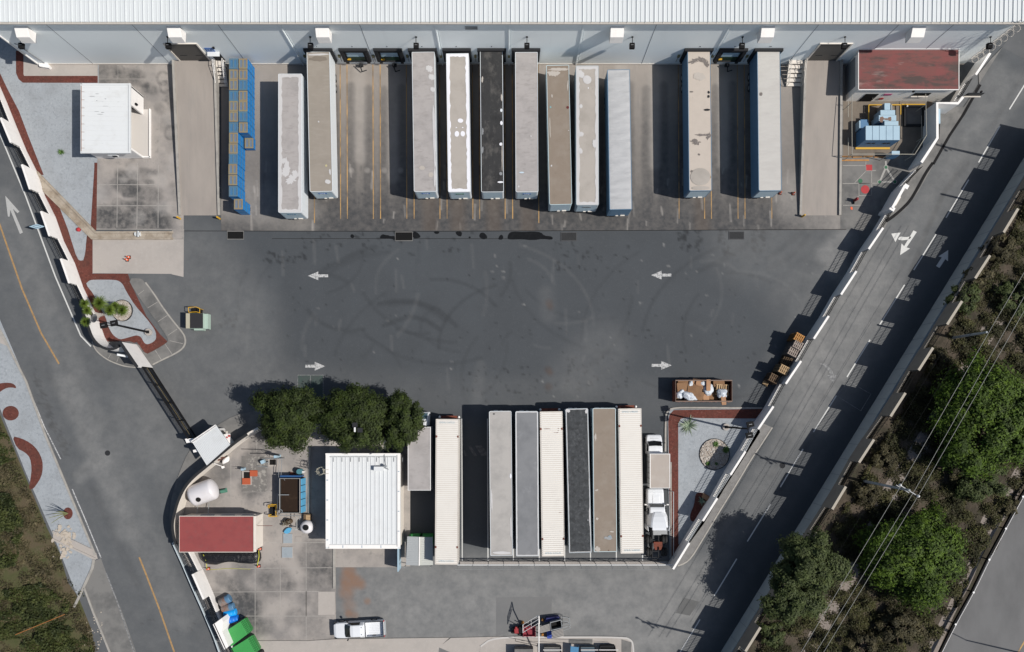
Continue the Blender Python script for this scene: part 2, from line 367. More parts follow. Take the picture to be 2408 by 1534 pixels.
def grid_sheet(name, c, z, step, m, mask=None, zf=None):
    """bilinear patch with corners c (TL, TR, BR, BL) as a fine grid carrying the 'wear' attribute"""
    c = [np.array(p, float) for p in c]
    nu = max(2, int(max(np.linalg.norm(c[1]-c[0]), np.linalg.norm(c[2]-c[3]))/step)); nv = max(2, int(max(np.linalg.norm(c[3]-c[0]), np.linalg.norm(c[2]-c[1]))/step))
    u, v = np.meshgrid(np.linspace(0, 1, nu+1), np.linspace(0, 1, nv+1)); u = u.ravel()[:, None]; v = v.ravel()[:, None]
    P = c[0]*(1-u)*(1-v) + c[1]*u*(1-v) + c[2]*u*v + c[3]*(1-u)*v
    me = bpy.data.meshes.new(name); n = P.shape[0]; co = np.zeros((n, 3), np.float32); co[:, :2] = P; co[:, 2] = z
    if zf is not None: co[:, 2] += zf(P[:, 0], P[:, 1])
    i = np.arange(nv)[:, None]*(nu+1) + np.arange(nu)[None]; i = i.ravel()
    F = np.stack([i, i+nu+1, i+nu+2, i+1], 1).astype(np.int32)
    if mask is not None:
        cc = P[F].mean(1); F = F[inside(cc[:, 0], cc[:, 1], mask)]
    me.vertices.add(n); me.vertices.foreach_set('co', co.ravel()); me.loops.add(F.size); me.loops.foreach_set('vertex_index', F.ravel())
    me.polygons.add(len(F)); me.polygons.foreach_set('loop_start', np.arange(0, F.size, 4, dtype=np.int32))
    me.update(calc_edges=True); me.validate()
    at = me.attributes.new('wear', 'FLOAT_COLOR', 'POINT'); at.data.foreach_set('color', wear_at(P[:, 0].astype(np.float32), P[:, 1].astype(np.float32)).ravel())
    o = link(name, me, m); o['kind'] = 'structure'; return o

# --- dust and lighter wheel lanes
stroke(1, [D(420, 660), D(500, 760), D(520, 900), D(430, 980)], 4.5, 6, .35)
stroke(1, [D(900, 1420), D(1500, 1440), D(1560, 1400)], 3.0, 5, .62)
stroke(1, [D(800, 1360), D(1100, 1370), D(1500, 1380)], 2.0, 4, .32)
stroke(1, [D(850, 1500), D(1150, 1480), D(1560, 1500)], 2.0, 3, .4)
stroke(1, [D(1780, 560), D(1960, 580), D(1900, 650)], 2.5, 6, .28)
stroke(1, [D(1990, 560), D(1945, 600), D(1975, 640)], .5, 1.4, .6)
stroke(1, [D(2060, 690), D(1980, 830), D(1900, 960)], 2.2, 3, .45)
stroke(1, [D(1930, 800), D(1900, 870)], 1.2, 2.5, .45)
stroke(1, [D(2390, 200), D(2150, 560), D(1900, 960), D(1700, 1290), D(1560, 1500)], .8, 1.6, .30)
stroke(1, [D(2330, 180), D(2110, 530), D(2000, 720)], 1.2, 2, .3)
stroke(1, [D(10, 480), D(120, 760), D(200, 960), D(300, 1180), D(420, 1450)], 1.0, 1.6, .28)
stroke(1, [D(150, 900), D(230, 1080), D(300, 1250)], .7, 1.2, .3)
stroke(1, [D(190, 1120), D(240, 1075)], .5, .8, .45)
stroke(1, [D(1360, 880), D(1420, 820)], 1, 4, .2); stroke(1, [D(1120, 960), D(1130, 860)], .2, .8, .12)
stroke(1, [D(600, 950), D(700, 900), D(1000, 930), D(1300, 930), D(1540, 930)], .8, 3, .12)
# --- tyre arcs
for reg, pts, hw, st in [('11', [(560, 1060), (660, 990), (800, 920), (950, 840), (1120, 790)], .12, .35), ('11', [(620, 1080), (800, 960), (1000, 870), (1250, 840)], .12, .25),
        ('11', [(1150, 1330), (1280, 1300), (1500, 1300), (1700, 1375), (1800, 1450), (1880, 1534)], .10, .42), ('11', [(1250, 1330), (1500, 1320), (1680, 1400), (1780, 1480)], .08, .3),
        ('11', [(1200, 1530), (1300, 1490), (1450, 1445), (1600, 1480), (1720, 1560)], .10, .42), ('21', [(1750, 1020), (2000, 900), (2250, 740), (2400, 660)], .12, .3),
        ('31', [(0, 900), (180, 760), (330, 640)], .12, .3), ('31', [(0, 1000), (240, 860), (420, 640)], .12, .25),
        ('13', [(1100, 850), (1200, 900), (1320, 950)], .1, .35), ('13', [(1070, 785), (1250, 790), (1400, 810)], .08, .3), ('13', [(1070, 925), (1230, 928), (1320, 945)], .08, .35),
        ('32', [(20, 1420), (260, 980), (700, 420), (1000, 0)], .14, .4), ('32', [(120, 1534), (330, 1180), (560, 820)], .1, .4), ('31', [(1480, 640), (1640, 300), (1820, 0)], .12, .35),
        ('31', [(1340, 1000), (1500, 620), (1640, 310), (1750, 160), (1880, 0)], .12, .5), ('31', [(950, 1534), (1250, 1000), (1400, 720)], .14, .35), ('31', [(1040, 1440), (1290, 1130), (1420, 860)], .1, .4),
        ('30', [(1660, 1300), (1900, 900), (2200, 500)], .15, .3), ('30', [(2100, 1200), (2300, 850), (2400, 700)], .1, .35), ('02', [(440, 450), (640, 700), (820, 1050), (900, 1200)], .18, .25),
        ('02', [(560, 300), (760, 600), (950, 900)], .2, .2), ('02', [(700, 1400), (880, 1280), (1000, 1210)], .25, .35), ('03', [(880, 0), (1100, 500), (1300, 900)], .3, .22), ('03', [(1060, 0), (1300, 500), (1480, 900)], .35, .18),
        ('02', [(860, 430), (1000, 470), (1300, 480)], .3, .2), ('23', [(1300, 1534), (1600, 1050), (1900, 620), (2100, 300)], .15, .3), ('23', [(1250, 950), (1450, 820), (1560, 700)], .1, .3)]:
    stroke(0, WL(reg, pts), hw, .35, st)
# many faint scrub arcs from turning trailers
rs_ = random.Random(5)
for _ in range(55):
    x, y, rad = rs_.uniform(620, 1850), rs_.uniform(590, 900), rs_.uniform(60, 330); a0 = rs_.choice((0, 90, 180, 270)) + rs_.uniform(-25, 25); da = rs_.uniform(25, 80)
    pts = [D(x + rad*math.cos(R(a0+da*k/8)), y + .8*rad*math.sin(R(a0+da*k/8))) for k in range(9)]
    if all(-2 < p[0]*0+1 and D(0, 560)[1] > p[1] > D(0, 950)[1] for p in pts): ch_ = rs_.choice((0, 0, 0, 1)); stroke(ch_, pts, rs_.uniform(.03, .12), .25, rs_.uniform(.14, .34)*(1 if ch_ == 0 else .3))
for _ in range(45): x, y = rs_.uniform(560, 1900), rs_.uniform(560, 940); stroke(rs_.choice((0, 1, 1)), [D(x, y), D(x+rs_.uniform(-6, 6), y+rs_.uniform(12, 60))], .03, .25, rs_.uniform(.06, .15))
for _ in range(40): spot(1, D(rs_.uniform(600, 1950), rs_.uniform(570, 950)), rs_.uniform(.03, .1), .12, rs_.uniform(.3, .8))
# darker wheel-polished middle of the yard
stroke(0, [D(640, 720), D(1200, 740), D(1760, 720)], 4, 14, .05)
stroke(1, [D(2330, 200), D(1480, 1600)], 5.5, 1.5, .13); stroke(1, [D(820, 1420), D(1600, 1430)], 3.5, 4, .22); stroke(1, [D(-60, 420), D(60, 760), D(260, 1200), D(400, 1534)], 6, 9, .27)
# --- oil drips
for (x0, y0, x1, y1, n, r) in [(700, 545, 1120, 600, 46, .09), (620, 590, 720, 620, 26, .1), (1300, 570, 1480, 640, 40, .08), (1090, 860, 1300, 930, 44, .08), (1330, 840, 1480, 920, 40, .08), (1595, 530, 1650, 590, 34, .14),
        (1690, 520, 1720, 600, 30, .14), (1770, 530, 1800, 590, 22, .14), (520, 740, 560, 770, 9, .12), (610, 915, 760, 900, 26, .12), (1400, 760, 1780, 850, 14, .07), (860, 420, 1500, 520, 60, .07), (230, 1360, 280, 1500, 26, .1), (320, 1330, 480, 1500, 12, .06), (560, 600, 1900, 950, 120, .05), (1350, 1440, 1420, 1480, 8, .12)]:
    for _ in range(n): spot(0, D(random.uniform(x0, x1), random.uniform(y0, y1)), r*random.uniform(.5, 1.6), .14, random.uniform(.5, .95))
for i in range(95):
    t = random.random(); x = 80 + 80*t + random.gauss(0, 6); y = 880 + 195*t + random.gauss(0, 8); spot(0, D(x, y), random.uniform(.04, .13), .12, .7)
spot(0, D(122, 1002), .3, .25, .9); spot(0, D(112, 978), .18, .2, .8); spot(0, D(543, 905), .18, .25, .8)
for (x, y, r) in [(1291, 712, .45), (1294, 722, .3), (1289, 870, .4), (1294, 877, .3), (1290, 910, .5)]: spot(2, D(x, y), r*.4, .5, .12); spot(0, D(x, y), r*.5, .45, .6)
stroke(1, [D(1285, 690), D(1290, 740)], .3, 1.2, .12)
# rusty run-off on the lower road
for (x, y, r, st) in [(820, 1340, .7, .7), (822, 1362, .9, .8), (840, 1370, .7, .6), (815, 1392, .8, .65), (822, 1425, .7, .4), (850, 1375, .5, .5), (864, 1414, .35, .6), (820, 1444, .4, .7), (835, 1447, .4, .5), (810, 1375, .4, .5)]:
    spot(2, D(x, y), r*.5, r*1.2, st)
spot(0, D(869, 1337), .12, .2, .9); spot(0, D(869, 1347), .12, .2, .9); spot(0, D(869, 1382), .12, .2, .9); stroke(0, [D(900, 1415), D(935, 1420)], .3, .8, .5); stroke(0, [D(1050, 1490), D(1040, 1500)], .8, 1.4, .35)
spot(0, D(947, 1467), .2, .15, .9)
N1 = len(STROKES)
yard = grid_sheet('yard', [D(-260, -60), D(2700, -60), D(2700, 1640), D(-260, 1640)], 0, .22, m_asph)
# --- left road and right road
road_l = grid_sheet('road', [D(-230, 150), D(-25, 150), D(545, 1640), D(272, 1640)], .006, .22, m_asph)
road_r = grid_sheet('road', [D(2406, 0), D(2645, -10), D(1642, 1640), D(1398, 1640)], .006, .22, m_asph)
# --- dock apron: tyre-black lanes, clean strip by the wall, dirt growing towards the gutter
STROKES.clear()
DOCKS = [767, 846, 924, 1002, 1079, 1158, 1235, 1624, 1702, 1781]
for yy, st in ((545, .62), (500, .5), (450, .42), (400, .34), (340, .3), (280, .22), (220, .12)): stroke(0, [D(560, yy), D(1900, yy)], .6, 4.6, st*.85)
stroke(0, [D(560, 562), D(1900, 562)], 1.8, 5.5, .8)
for c in DOCKS + [1315, 1390, 1460, 1540]:
    for dx in (-20, 20):
        stroke(0, [D(c+dx, random.uniform(200, 215)), D(c+dx, 520)], .3, .5, .42); stroke(0, [D(c+dx, 300), D(c+dx, 530)], .3, .7, .2)
    stroke(1, [D(c, 160), D(c, random.uniform(330, 430))], .3, .8, .35)
    (spot(1, D(c-20, 401), .2, .25, .35), spot(1, D(c+18, 401), .2, .25, .35)) if c in (846, 924) else None
for _ in range(170):
    x = random.uniform(530, 1980); y = random.uniform(380, 530); stroke(random.choice((0, 1)), [D(x, y), D(x + random.uniform(-3, 3), y + random.uniform(6, 40))], .03, .14, random.uniform(.2, .5))
for _ in range(150): spot(0, D(random.uniform(560, 1980), random.uniform(455, 560)), random.uniform(.03, .12), .1, .85)
for (x0, y0, x1, y1, n, r) in [(1600, 540, 1650, 590, 34, .14), (1690, 530, 1720, 600, 26, .14)]:
    for _ in range(n): spot(0, D(random.uniform(x0, x1), random.uniform(y0, y1)), r*random.uniform(.5, 1.6), .14, random.uniform(.5, .95))
for x in (1075, 1010, 1160, 1240, 1650): stroke(2, [D(x, 470), D(x+2, 540)], .3, 1.2, .35)
stroke(1, [D(525, 470), D(700, 500)], 1, 3, .35); stroke(1, [D(1880, 470), D(1990, 520)], 1.5, 3, .35)
apron = grid_sheet('dock_apron', [D(520, 148), D(1990, 148), D(1990, 541), D(520, 544)], .008, .15, m_apron)
STROKES.clear()
# --- concrete yard round the treatment plant (bottom left) and the small building (top left)
for _ in range(26): spot(0, D(random.uniform(480, 790), random.uniform(1320, 1534)), random.uniform(.2, .9), random.uniform(.6, 1.6), random.uniform(.25, .55))
for reg, x, y, r, st in [('Q3', 620, 430, .9, .75), ('Q3', 720, 520, 1.0, .75), ('Q3', 780, 640, .9, .6), ('13', 560, 640, 1.6, .5), ('13', 180, 860, 1.5, .4), ('13', 640, 820, 1.4, .5), ('R1', 1350, 330, 1., .5), ('R1', 720, 820, .9, .55), ('R1', 1180, 1030, .8, .6), ('R1', 1250, 640, 1., .6), ('R1', 1350, 900, .9, .5)]:
    spot(0, W(reg, x, y), r, 1.1, st)
grid_sheet('concrete_yard', [D(408, 985), D(790, 985), D(790, 1650), D(408, 1650)], .010, .22, m_conc, mask=WL('D', [(790, 985), (790, 1660), (590, 1660), (505, 1470), (452, 1350), (422, 1290), (410, 1240), (417, 1190), (435, 1150), (458, 1123), (489, 1101), (557, 1043), (606, 1010), (680, 1000)]))
pv = MB(); pv.prism(smooth(WL('D', [(640, 958), (602, 966), (552, 977), (511, 1000), (470, 1030), (442, 1065), (425, 1105), (412, 1140), (402, 1180), (398, 1230), (404, 1275), (420, 1283), (409, 1240), (416, 1190), (434, 1150), (457, 1122), (488, 1100), (556, 1042), (640, 990)]), 1), -.02, .09); struct('pavement', pv, m_concdark)
STROKES.clear()
for (x0, y0, x1, y1) in [(232, 330, 268, 350), (270, 160, 330, 200)]:
    pass
for reg, x0, y0, x1, y1, r, st in [('01', 1120, 110, 1270, 110, .7, .75), ('01', 1140, 180, 1280, 185, .5, .75), ('01', 1130, 225, 1280, 250, .8, .75), ('01', 1170, 300, 1280, 310, .4, .75), ('01', 1160, 380, 1280, 385, .5, .6), ('01', 1320, 270, 1460, 300, 1.2, .6),
        ('01', 930, 520, 1080, 560, 1.8, .8), ('01', 1130, 530, 1270, 560, 1.9, .8), ('01', 1320, 450, 1470, 560, 1.8, .8), ('01', 1500, 520, 1560, 560, 1.3, .7), ('01', 1380, 180, 1430, 185, .4, .6), ('01', 1330, 70, 1460, 90, .5, .5),
        ('00', 950, 660, 1080, 670, 1.0, .6), ('00', 1140, 700, 1240, 720, 1.0, .6), ('00', 1290, 700, 1320, 720, .8, .55), ('00', 960, 760, 1180, 790, .6, .6), ('00', 1380, 830, 1440, 850, .8, .6), ('00', 860, 660, 900, 660, .6, .4), ('00', 1260, 780, 1380, 800, .5, .5)]:
    stroke(0, [W(reg, x0, y0), W(reg, x1, y1)], r*.35, r*.8, st)
for cx, cy, r in ((1545, 820, 42), (1530, 740, 50), (1600, 1250, 48)):
    stroke(0, [W('00', cx + r*math.cos(a*.5), cy + 1.3*r*math.sin(a*.5)) for a in range(1, 12)], .05, .2, .45)
for _ in range(60): spot(random.choice((0, 1)), D(random.uniform(225, 410), random.uniform(160, 540)), random.uniform(.1, .6), random.uniform(.3, .9), random.uniform(.15, .4))
grid_sheet('concrete_yard', [D(226, 148), D(432, 148), D(432, 541), D(226, 541)], .010, .18, m_conc)
STROKES.clear()

# --- plain sheets
def flat(name, reg, pts, z, m, sm=0, parent=None):
    p = WL(reg, pts); p = smooth(p, sm) if sm else p
    return struct(name, MB().sheet(p, z), m, parent)
def kslab(name, reg, pts, z, m, sm=0):
    p = WL(reg, pts); p = smooth(p, sm) if sm else p
    return struct(name, MB().prism(p, -.02, z), m)
struct('grass_verge', MB().sheet(WL('D', [(-400, 400), (-60, 900), (0, 975), (60, 1120), (110, 1240), (140, 1300), (160, 1370), (185, 1405), (215, 1480), (250, 1700), (-400, 1700)]), .016), m_grassg)
ground = MB(); ground.box(30, 20, -.6, 900, 900, .56); struct('ground', ground, m_soil)
# upper left: blue gravel, red gravel borders, ditch
flat('gravel_bed', 'D', [(-140, -60), (95, 150), (232, 150), (232, 196), (226, 545), (215, 700), (180, 650), (100, 440), (-10, 205), (-170, -60)], .014, m_gravel)
def rg(reg, pts, sm=0, z=.026): return flat('red_gravel_strip', reg, pts, z, m_red, sm)
rg('00', [(150, 480), (222, 480), (222, 700), (228, 716), (920, 716), (920, 782), (215, 780), (175, 745), (152, 690)])
rg('D', [(-60, 20), (0, 172), (18, 210), (45, 262), (66, 318), (103, 412), (86, 412), (58, 345), (25, 262), (-4, 205), (-80, 60)])
rg('D', [(101, 415), (110, 447), (139, 485), (160, 540), (178, 598), (184, 610), (196, 613), (200, 598), (205, 550), (213, 540), (222, 395), (222, 383), (229, 383), (227, 540), (218, 560), (218, 644), (301, 644), (310, 672),
           (345, 745), (377, 787), (397, 806), (396, 816), (347, 838), (322, 805), (250, 822), (233, 790), (216, 742), (190, 690), (160, 610), (120, 500), (98, 440)])
flat('gravel_bed', 'S1', [(180, -120), (240, -180), (300, -200), (700, -200), (790, -170), (850, -110), (900, 0), (1060, 260), (1250, 470), (1380, 640), (1430, 730), (1440, 840), (1400, 900), (1300, 950), (1240, 940), (1200, 880), (1170, 820), (1110, 790), (1050, 795),
                          (900, 840), (790, 865), (700, 810), (640, 740), (580, 620), (540, 470), (440, 300), (330, 60)], .034, m_gravel, 1)
flat('gravel_bed', 'Q7', [(935, -30), (1115, -30), (1110, 100), (1085, 220), (1050, 240), (1010, 220), (975, 120)], .034, m_gravel, 1)
# pavements round the entrance island
kslab('pavement', 'S1', [(940, -220), (1180, -230), (1260, -110), (1400, 60), (1560, 310), (1750, 560), (1920, 760), (1960, 860), (1950, 960), (1890, 1040), (1740, 1130), (1540, 1220), (1380, 1300), (1362, 1350), (1090, 1340),
       (900, 1330), (700, 1270), (530, 1180), (400, 1080), (330, 980), (300, 900), (620, 900), (1100, 900), (1240, 1140), (1420, 1050), (1620, 930), (1660, 870), (1560, 700), (1400, 480), (1200, 200), (1050, -10)], .09, m_concdark, 1)
edge = MB()
edge.wall(smooth(WL('S1', [(1250, -150), (1400, 50), (1560, 300), (1750, 550), (1920, 750), (1962, 860), (1950, 960), (1890, 1045), (1740, 1135), (1540, 1228), (1380, 1310)]), 2, False), .16, -.01, .115)
edge.wall(smooth(WL('S1', [(305, 900), (340, 1010), (420, 1110), (560, 1215), (720, 1290), (900, 1345), (1080, 1360)]), 2, False), .14, -.01, .115)
struct('kerb', edge, m_kerb)
jt = MB()
for a, b in [((1120, 65), (1225, -10)), ((1290, 305), (1470, 195)), ((1475, 545), (1640, 435)), ((1650, 790), (1810, 680)), ((1680, 885), (1920, 940)), ((1600, 945), (1720, 1120)), ((1420, 1050), (1535, 1225)), ((640, 1115), (590, 1200)), ((770, 1180), (740, 1270))]:
    jt.sheet(strip([W('S1', *a), W('S1', *b)], .05), .096)
struct('pavement_joint', jt, m_joint)
# light slab with the cones, ditch
flat('concrete_slab', '01', [(873, 715), (1730, 718), (1727, 1073), (1615, 1048), (1615, 1044), (872, 1038)], .020, m_conclight)
flat('concrete_slab', '01', [(1618, 620), (1732, 620), (1731, 716), (1618, 716)], .022, m_conc)
di = MB()
dl = WL('01', [(350, 85), (905, 655), (1630, 655)]); dr = WL('01', [(395, 245), (870, 715), (1630, 715)])
for a, b, m_ in ((dl, 0, 0),): pass
cen_a = WL('01', [(365, 135), (895, 672), (1620, 672)]); cen_b = WL('01', [(390, 195), (885, 692), (1620, 692)])
di.m = 0
for i in range(2):
    di.quad((*dl[i], .13), (*dl[i+1], .13), (*cen_a[i+1], .05), (*cen_a[i], .05)); di.quad((*cen_a[i], .05), (*cen_a[i+1], .05), (*cen_b[i+1], .05), (*cen_b[i], .05)); di.quad((*cen_b[i], .05), (*cen_b[i+1], .05), (*dr[i+1], .13), (*dr[i], .13))
di.wall(dl, .26, -.01, .2); di.wall(dr, .2, -.01, .2)
struct('drainage_ditch', di, m_ditch)
dk = thing('pipe_clamp', 'small grey steel pipe collar crossing the shallow concrete drainage ditch', 'pipe fitting', W('01', 1303, 672))
c_ = MB(); c_.tube((*W('01', 1303, 645), .15), (*W('01', 1303, 700), .15), .16, 10); obj('pipe', c_, m_steel, dk)
for dx in (-22, 22): c_ = MB(); c_.lathe((*W('01', 1303+dx, 672), .15), [(.26, -.05), (.26, .05)], 14, (1, 0, 0)); obj('flange', c_, m_wmetal, dk)
# concrete strip along the warehouse foot at the left
flat('concrete_slab', '00', [(222, 520), (380, 600), (920, 600), (920, 716), (222, 716)], .018, m_conclight)
jl = MB()
for reg, segs in (('01', [((905, 10), (900, 625)), ((1108, 20), (1100, 610)), ((1295, 0), (1288, 620)), ((1490, 20), (1487, 610)), ((905, 205), (1490, 205)), ((905, 403), (1640, 403)), ((905, 622), (1640, 625))]),
                  ('00', [((920, 600), (920, 782)), ((1110, 600), (1110, 745)), ((920, 745), (1600, 745)), ((1368, 1000), (1380, 1534)), ((1500, 1100), (1495, 1534)), ((1340, 610), (1340, 660))])):
    for a, b in segs: jl.sheet(strip([W(reg, *a), W(reg, *b)], .07 if reg == '01' else .04), .018)
struct('slab_joint', jl, m_joint, None)
# lower concrete yard joints
jl = MB()
for a, b in [((600, 1320), (600, 1534)), ((720, 1277), (720, 1534)), ((659, 1330), (659, 1440)), ((480, 1449), (788, 1449)), ((470, 1393), (750, 1391)), ((440, 1338), (788, 1335)), ((610, 1277), (780, 1276)), ((500, 1509), (783, 1507)), ((720, 1390), (720, 1448)), ((543, 1068), (543, 1180)), ((604, 1033), (604, 1062)), ((640, 1157), (570, 1157))]:
    jl.sheet(strip([D(*a), D(*b)], .06), .018)
struct('slab_joint', jl, m_joint)
flat('concrete_slab', '13', [(585, 965), (742, 965), (742, 1180), (585, 1185)], .020, m_conclight)
flat('concrete_slab', '13', [(742, 560), (1350, 560), (1350, 735), (745, 735)], .018, m_conc)
flat('concrete_slab', '12', [(690, 1000), (1200, 1000), (1200, 1200), (690, 1200)], .018, m_conclight)
flat('concrete_slab', '12', [(1365, 1130), (1450, 1130), (1450, 2260), (1365, 2260)], .018, m_conc)
kb = MB(); kb.wall(WL('13', [(735, 560), (737, 935)]), .3, 0, .13); kb.wall(WL('12', [(505, 1140), (500, 1700), (497, 1830)]), .25, 0, .12); struct('kerb', kb, m_kerb)
# bottom: pavement in front of the pickup, islands
kslab('pavement', '13', [(-100, 1425), (500, 1425), (730, 1410), (1820, 1395), (1720, 1490), (1690, 1800), (-100, 1800)], .12, m_conclight)
kslab('pavement', 'D', [(1060, 1534), (1040, 1600), (1160, 1600), (1165, 1497), (1060, 1500), (1032, 1522)], .11, m_conclight)
kslab('island', 'D', [(1160, 1497), (1467, 1498), (1480, 1502), (1488, 1512), (1491, 1526), (1491, 1600), (1120, 1600), (1130, 1520)], .13, m_conclight)
kb = MB(); kb.wall(smooth(WL('D', [(1130, 1520), (1160, 1498), (1300, 1498), (1467, 1498), (1482, 1504), (1489, 1514), (1491, 1600)]), 2, False), .2, 0, .16); struct('kerb', kb, mat('pale_kerb', (.50, .48, .46), rough=.85))
st = MB(); st.sheet(WL('D', [(1337, 1502), (1393, 1502), (1393, 1515), (1337, 1513)]), .14); st.sheet(WL('D', [(1461, 1503), (1484, 1510), (1484, 1550), (1461, 1550)]), .14); struct('stain', st, m_concdark)
flat('asphalt_patch', '13', [(2258, 1020), (2780, 1012), (2780, 1170), (2258, 1390)], .009, mat('pale_asphalt_patch', (.168, .168, .168), [((.145, .147, .149), .6, .45, .65, .6)], rough=.9))
flat('asphalt_patch', '23', [(1610, 1020), (1760, 1060), (1670, 1190), (1540, 1165)], .012, mat('faint_patch', (.12, .121, .12), [((.1, .1, .1), .8, .45, .65, .6)], rough=.9))
# right inner pavement beside the boundary wall (pale strip) with kerb
kslab('pavement', 'Q2', [(1005, -60), (1120, -10), (990, 190), (900, 320), (760, 560), (560, 880), (380, 1180), (270, 1360), (200, 1420), (130, 1445), (90, 1470), (60, 1430), (250, 1190), (560, 690), (850, 230)], .10, mat('mottled_concrete', (.20, .195, .19), [((.14, .135, .13), 2, .45, .65, .6), ((.27, .26, .25), 5, .58, .75, .5)], rough=.9), 0)
kb = MB(); kb.wall(smooth(WL('Q2', [(1120, -10), (990, 190), (900, 320), (760, 560), (560, 880), (380, 1180), (270, 1360), (200, 1420), (125, 1447)]), 1, False), .16, 0, .13); struct('kerb', kb, m_kerb)
kslab('pavement', '30', [(2150, 500), (2090, 560), (1975, 700), (1980, 800), (1835, 1010), (1620, 1000), (1605, 1310), (1440, 1534), (1290, 1760), (1150, 1980), (1110, 2080), (1200, 2040), (1290, 1960), (1420, 1790), (1560, 1534), (1980, 790), (2200, 445)], .09, m_concdark)
gt = MB(); gt.wall(smooth(WL('31', [(1545, 0), (1480, 90), (1400, 240), (1330, 360), (1250, 440), (1180, 500), (1110, 548)]), 2, False), .34, 0, .112); gt.wall(WL('30', [(1990, 800), (1840, 1070), (1700, 1280), (1550, 1545)]), .3, 0, .112)
struct('gutter', gt, m_djoint)
flat('asphalt_patch', '30', [(2200, 450), (2406, 555), (2406, 250), (2330, 240)], .02, m_road)
# planter beside the parked tractor
kslab('planter_bed', '22', [(1475, 800), (1500, 785), (2350, 775), (2300, 860), (2330, 1000), (1990, 1534), (1800, 1860), (1520, 2240), (1480, 2200), (1460, 900)], .10, m_gravel)
flat('red_gravel_strip', '22', [(1480, 830), (1520, 790), (2360, 780), (2290, 870), (1800, 868), (1640, 860), (1585, 872), (1560, 920), (1562, 2050), (1640, 2080), (1530, 2210), (1488, 2200), (1466, 900)], .112, m_red)
flat('red_gravel_strip', 'Q2', [(310, 690), (345, 672), (400, 680), (470, 720), (420, 800), (340, 950), (280, 990), (250, 950), (262, 880), (295, 810)], .112, m_red, 1)
kb = MB(); kb.wall(smooth(WL('22', [(1440, 1180), (1442, 850), (1460, 800), (1510, 770), (1700, 768), (2350, 772)]), 2, False), .2, 0, .15)
kb.wall(WL('22', [(1492, 1280), (1492, 2240)]), .14, 0, .15); struct('kerb', kb, m_kerb)
# left verge: gravel strip, red gravel curls, path
flat('gravel_bed', 'D', [(-260, 480), (-60, 610), (0, 752), (62, 897), (108, 1025), (160, 1150), (225, 1306), (221, 1335), (196, 1384), (185, 1410), (130, 1270), (60, 1110), (0, 960), (-260, 700)], .02, m_gravel)
rg('02', [(-60, 560), (0, 540), (60, 532), (120, 538), (152, 565), (152, 588), (120, 578), (70, 580), (30, 600), (0, 622), (-60, 640)], 1, .034)
flat('red_gravel_strip', '02', [(26+77+77*math.cos(a*.3)-1, 820+69*math.sin(a*.3)) for a in range(21)], .034, m_red)
rg('02', [(115, 1035), (200, 1055), (290, 1100), (360, 1170), (400, 1260), (405, 1340), (390, 1420), (340, 1500), (310, 1534), (270, 1534), (290, 1430), (300, 1340), (285, 1240), (240, 1190), (160, 1150)], 1, .034)
flat('red_gravel_strip', '03', [(640+45*math.cos(a*.3), 228+56*math.sin(a*.3)) for a in range(21)], .034, m_red)
kb = MB()
for pts in ([(-14, 742), (0, 775), (62, 897), (108, 1025), (160, 1150), (225, 1306)],): kb.wall(WL('D', pts), .22, 0, .12)
kb.wall(WL('03', [(885, 660), (870, 745), (780, 940), (700, 1110)]), .28, 0, .12); kb.wall(WL('03', [(795, 930), (880, 1160), (960, 1350), (1045, 1560)]), .2, 0, .12)
kb.wall(WL('02', [(5, 60), (50, 130)]), .3, 0, .15)
struct('kerb', kb, m_kerb)
kslab('sidewalk', '03', [(860, 690), (950, 650), (1010, 820), (1130, 1100), (1290, 1560), (1040, 1560), (960, 1340), (870, 1120), (790, 930), (850, 780)], .013, m_concdark)
bb = MB(); bb.prism(WL('03', [(500, 400), (905, 600), (920, 655), (875, 660), (500, 470)]), 0, .05); bb.wall(WL('03', [(500, 395), (880, 575)]), .2, 0, .16); bb.wall(WL('03', [(500, 470), (905, 655)]), .2, 0, .16); struct('drainage_ditch', bb, m_conclight)
bb = MB(); bb.prism(WL('02', [(-20, 80), (30, 95), (75, 190), (-20, 150)]), 0, .08); struct('concrete_slab', bb, m_conclight)

# --- painted markings (sheets 4 mm above the asphalt)
def mark(name, polys, z, m):
    mb = MB(); [mb.sheet(p, z) for p in polys]; return struct(name, mb, m)
mark('road_line', [strip(WL('D', [(-60, 378), (0, 530), (52, 680), (97, 784), (139, 856)]), .2), strip(WL('03', [(1310, 640), (1370, 790), (1500, 1130), (1640, 1534), (1700, 1700)]), .2)], .014, m_yellow)
mark('road_line', [strip(WL('D', [(-30, 250), (0, 316), (60, 460), (130, 650), (190, 790), (214, 815)]), .16)], .014, m_white)
mark('road_line', [strip(WL('D', [(-10, 745), (60, 895), (105, 1005), (143, 1080)]), .12), strip(WL('03', [(680, 0), (800, 280), (950, 645)]), .13)], .014, m_whitew)
mark('road_line', [strip(WL('03', [(1000, 790), (1110, 1080), (1270, 1560)]), .13)], .014, m_whitef)
def arrow(reg, tail, tip, wt, hl, hw, z, m, name='road_arrow'):
    a = Vector(W(reg, *tail)); b = Vector(W(reg, *tip)); d = (b-a).normalized(); n = Vector((-d.y, d.x)); k = b - d*hl
    mark(name, [[tuple(p) for p in (a+n*wt/2, k+n*wt/2, k+n*hw/2, b, k-n*hw/2, k-n*wt/2, a-n*wt/2)][::-1]], z, m)
arrow('11', (678, 1062), (487, 1062), .34, 1.25, 1.05, .006, m_whitew); arrow('21', (1497, 1055), (1307, 1055), .34, 1.25, 1.05, .006, m_whitew)
arrow('12', (463, 378), (650, 378), .34, 1.25, 1.05, .006, m_whitew); arrow('22', (1312, 370), (1500, 370), .34, 1.25, 1.05, .006, m_whitew)
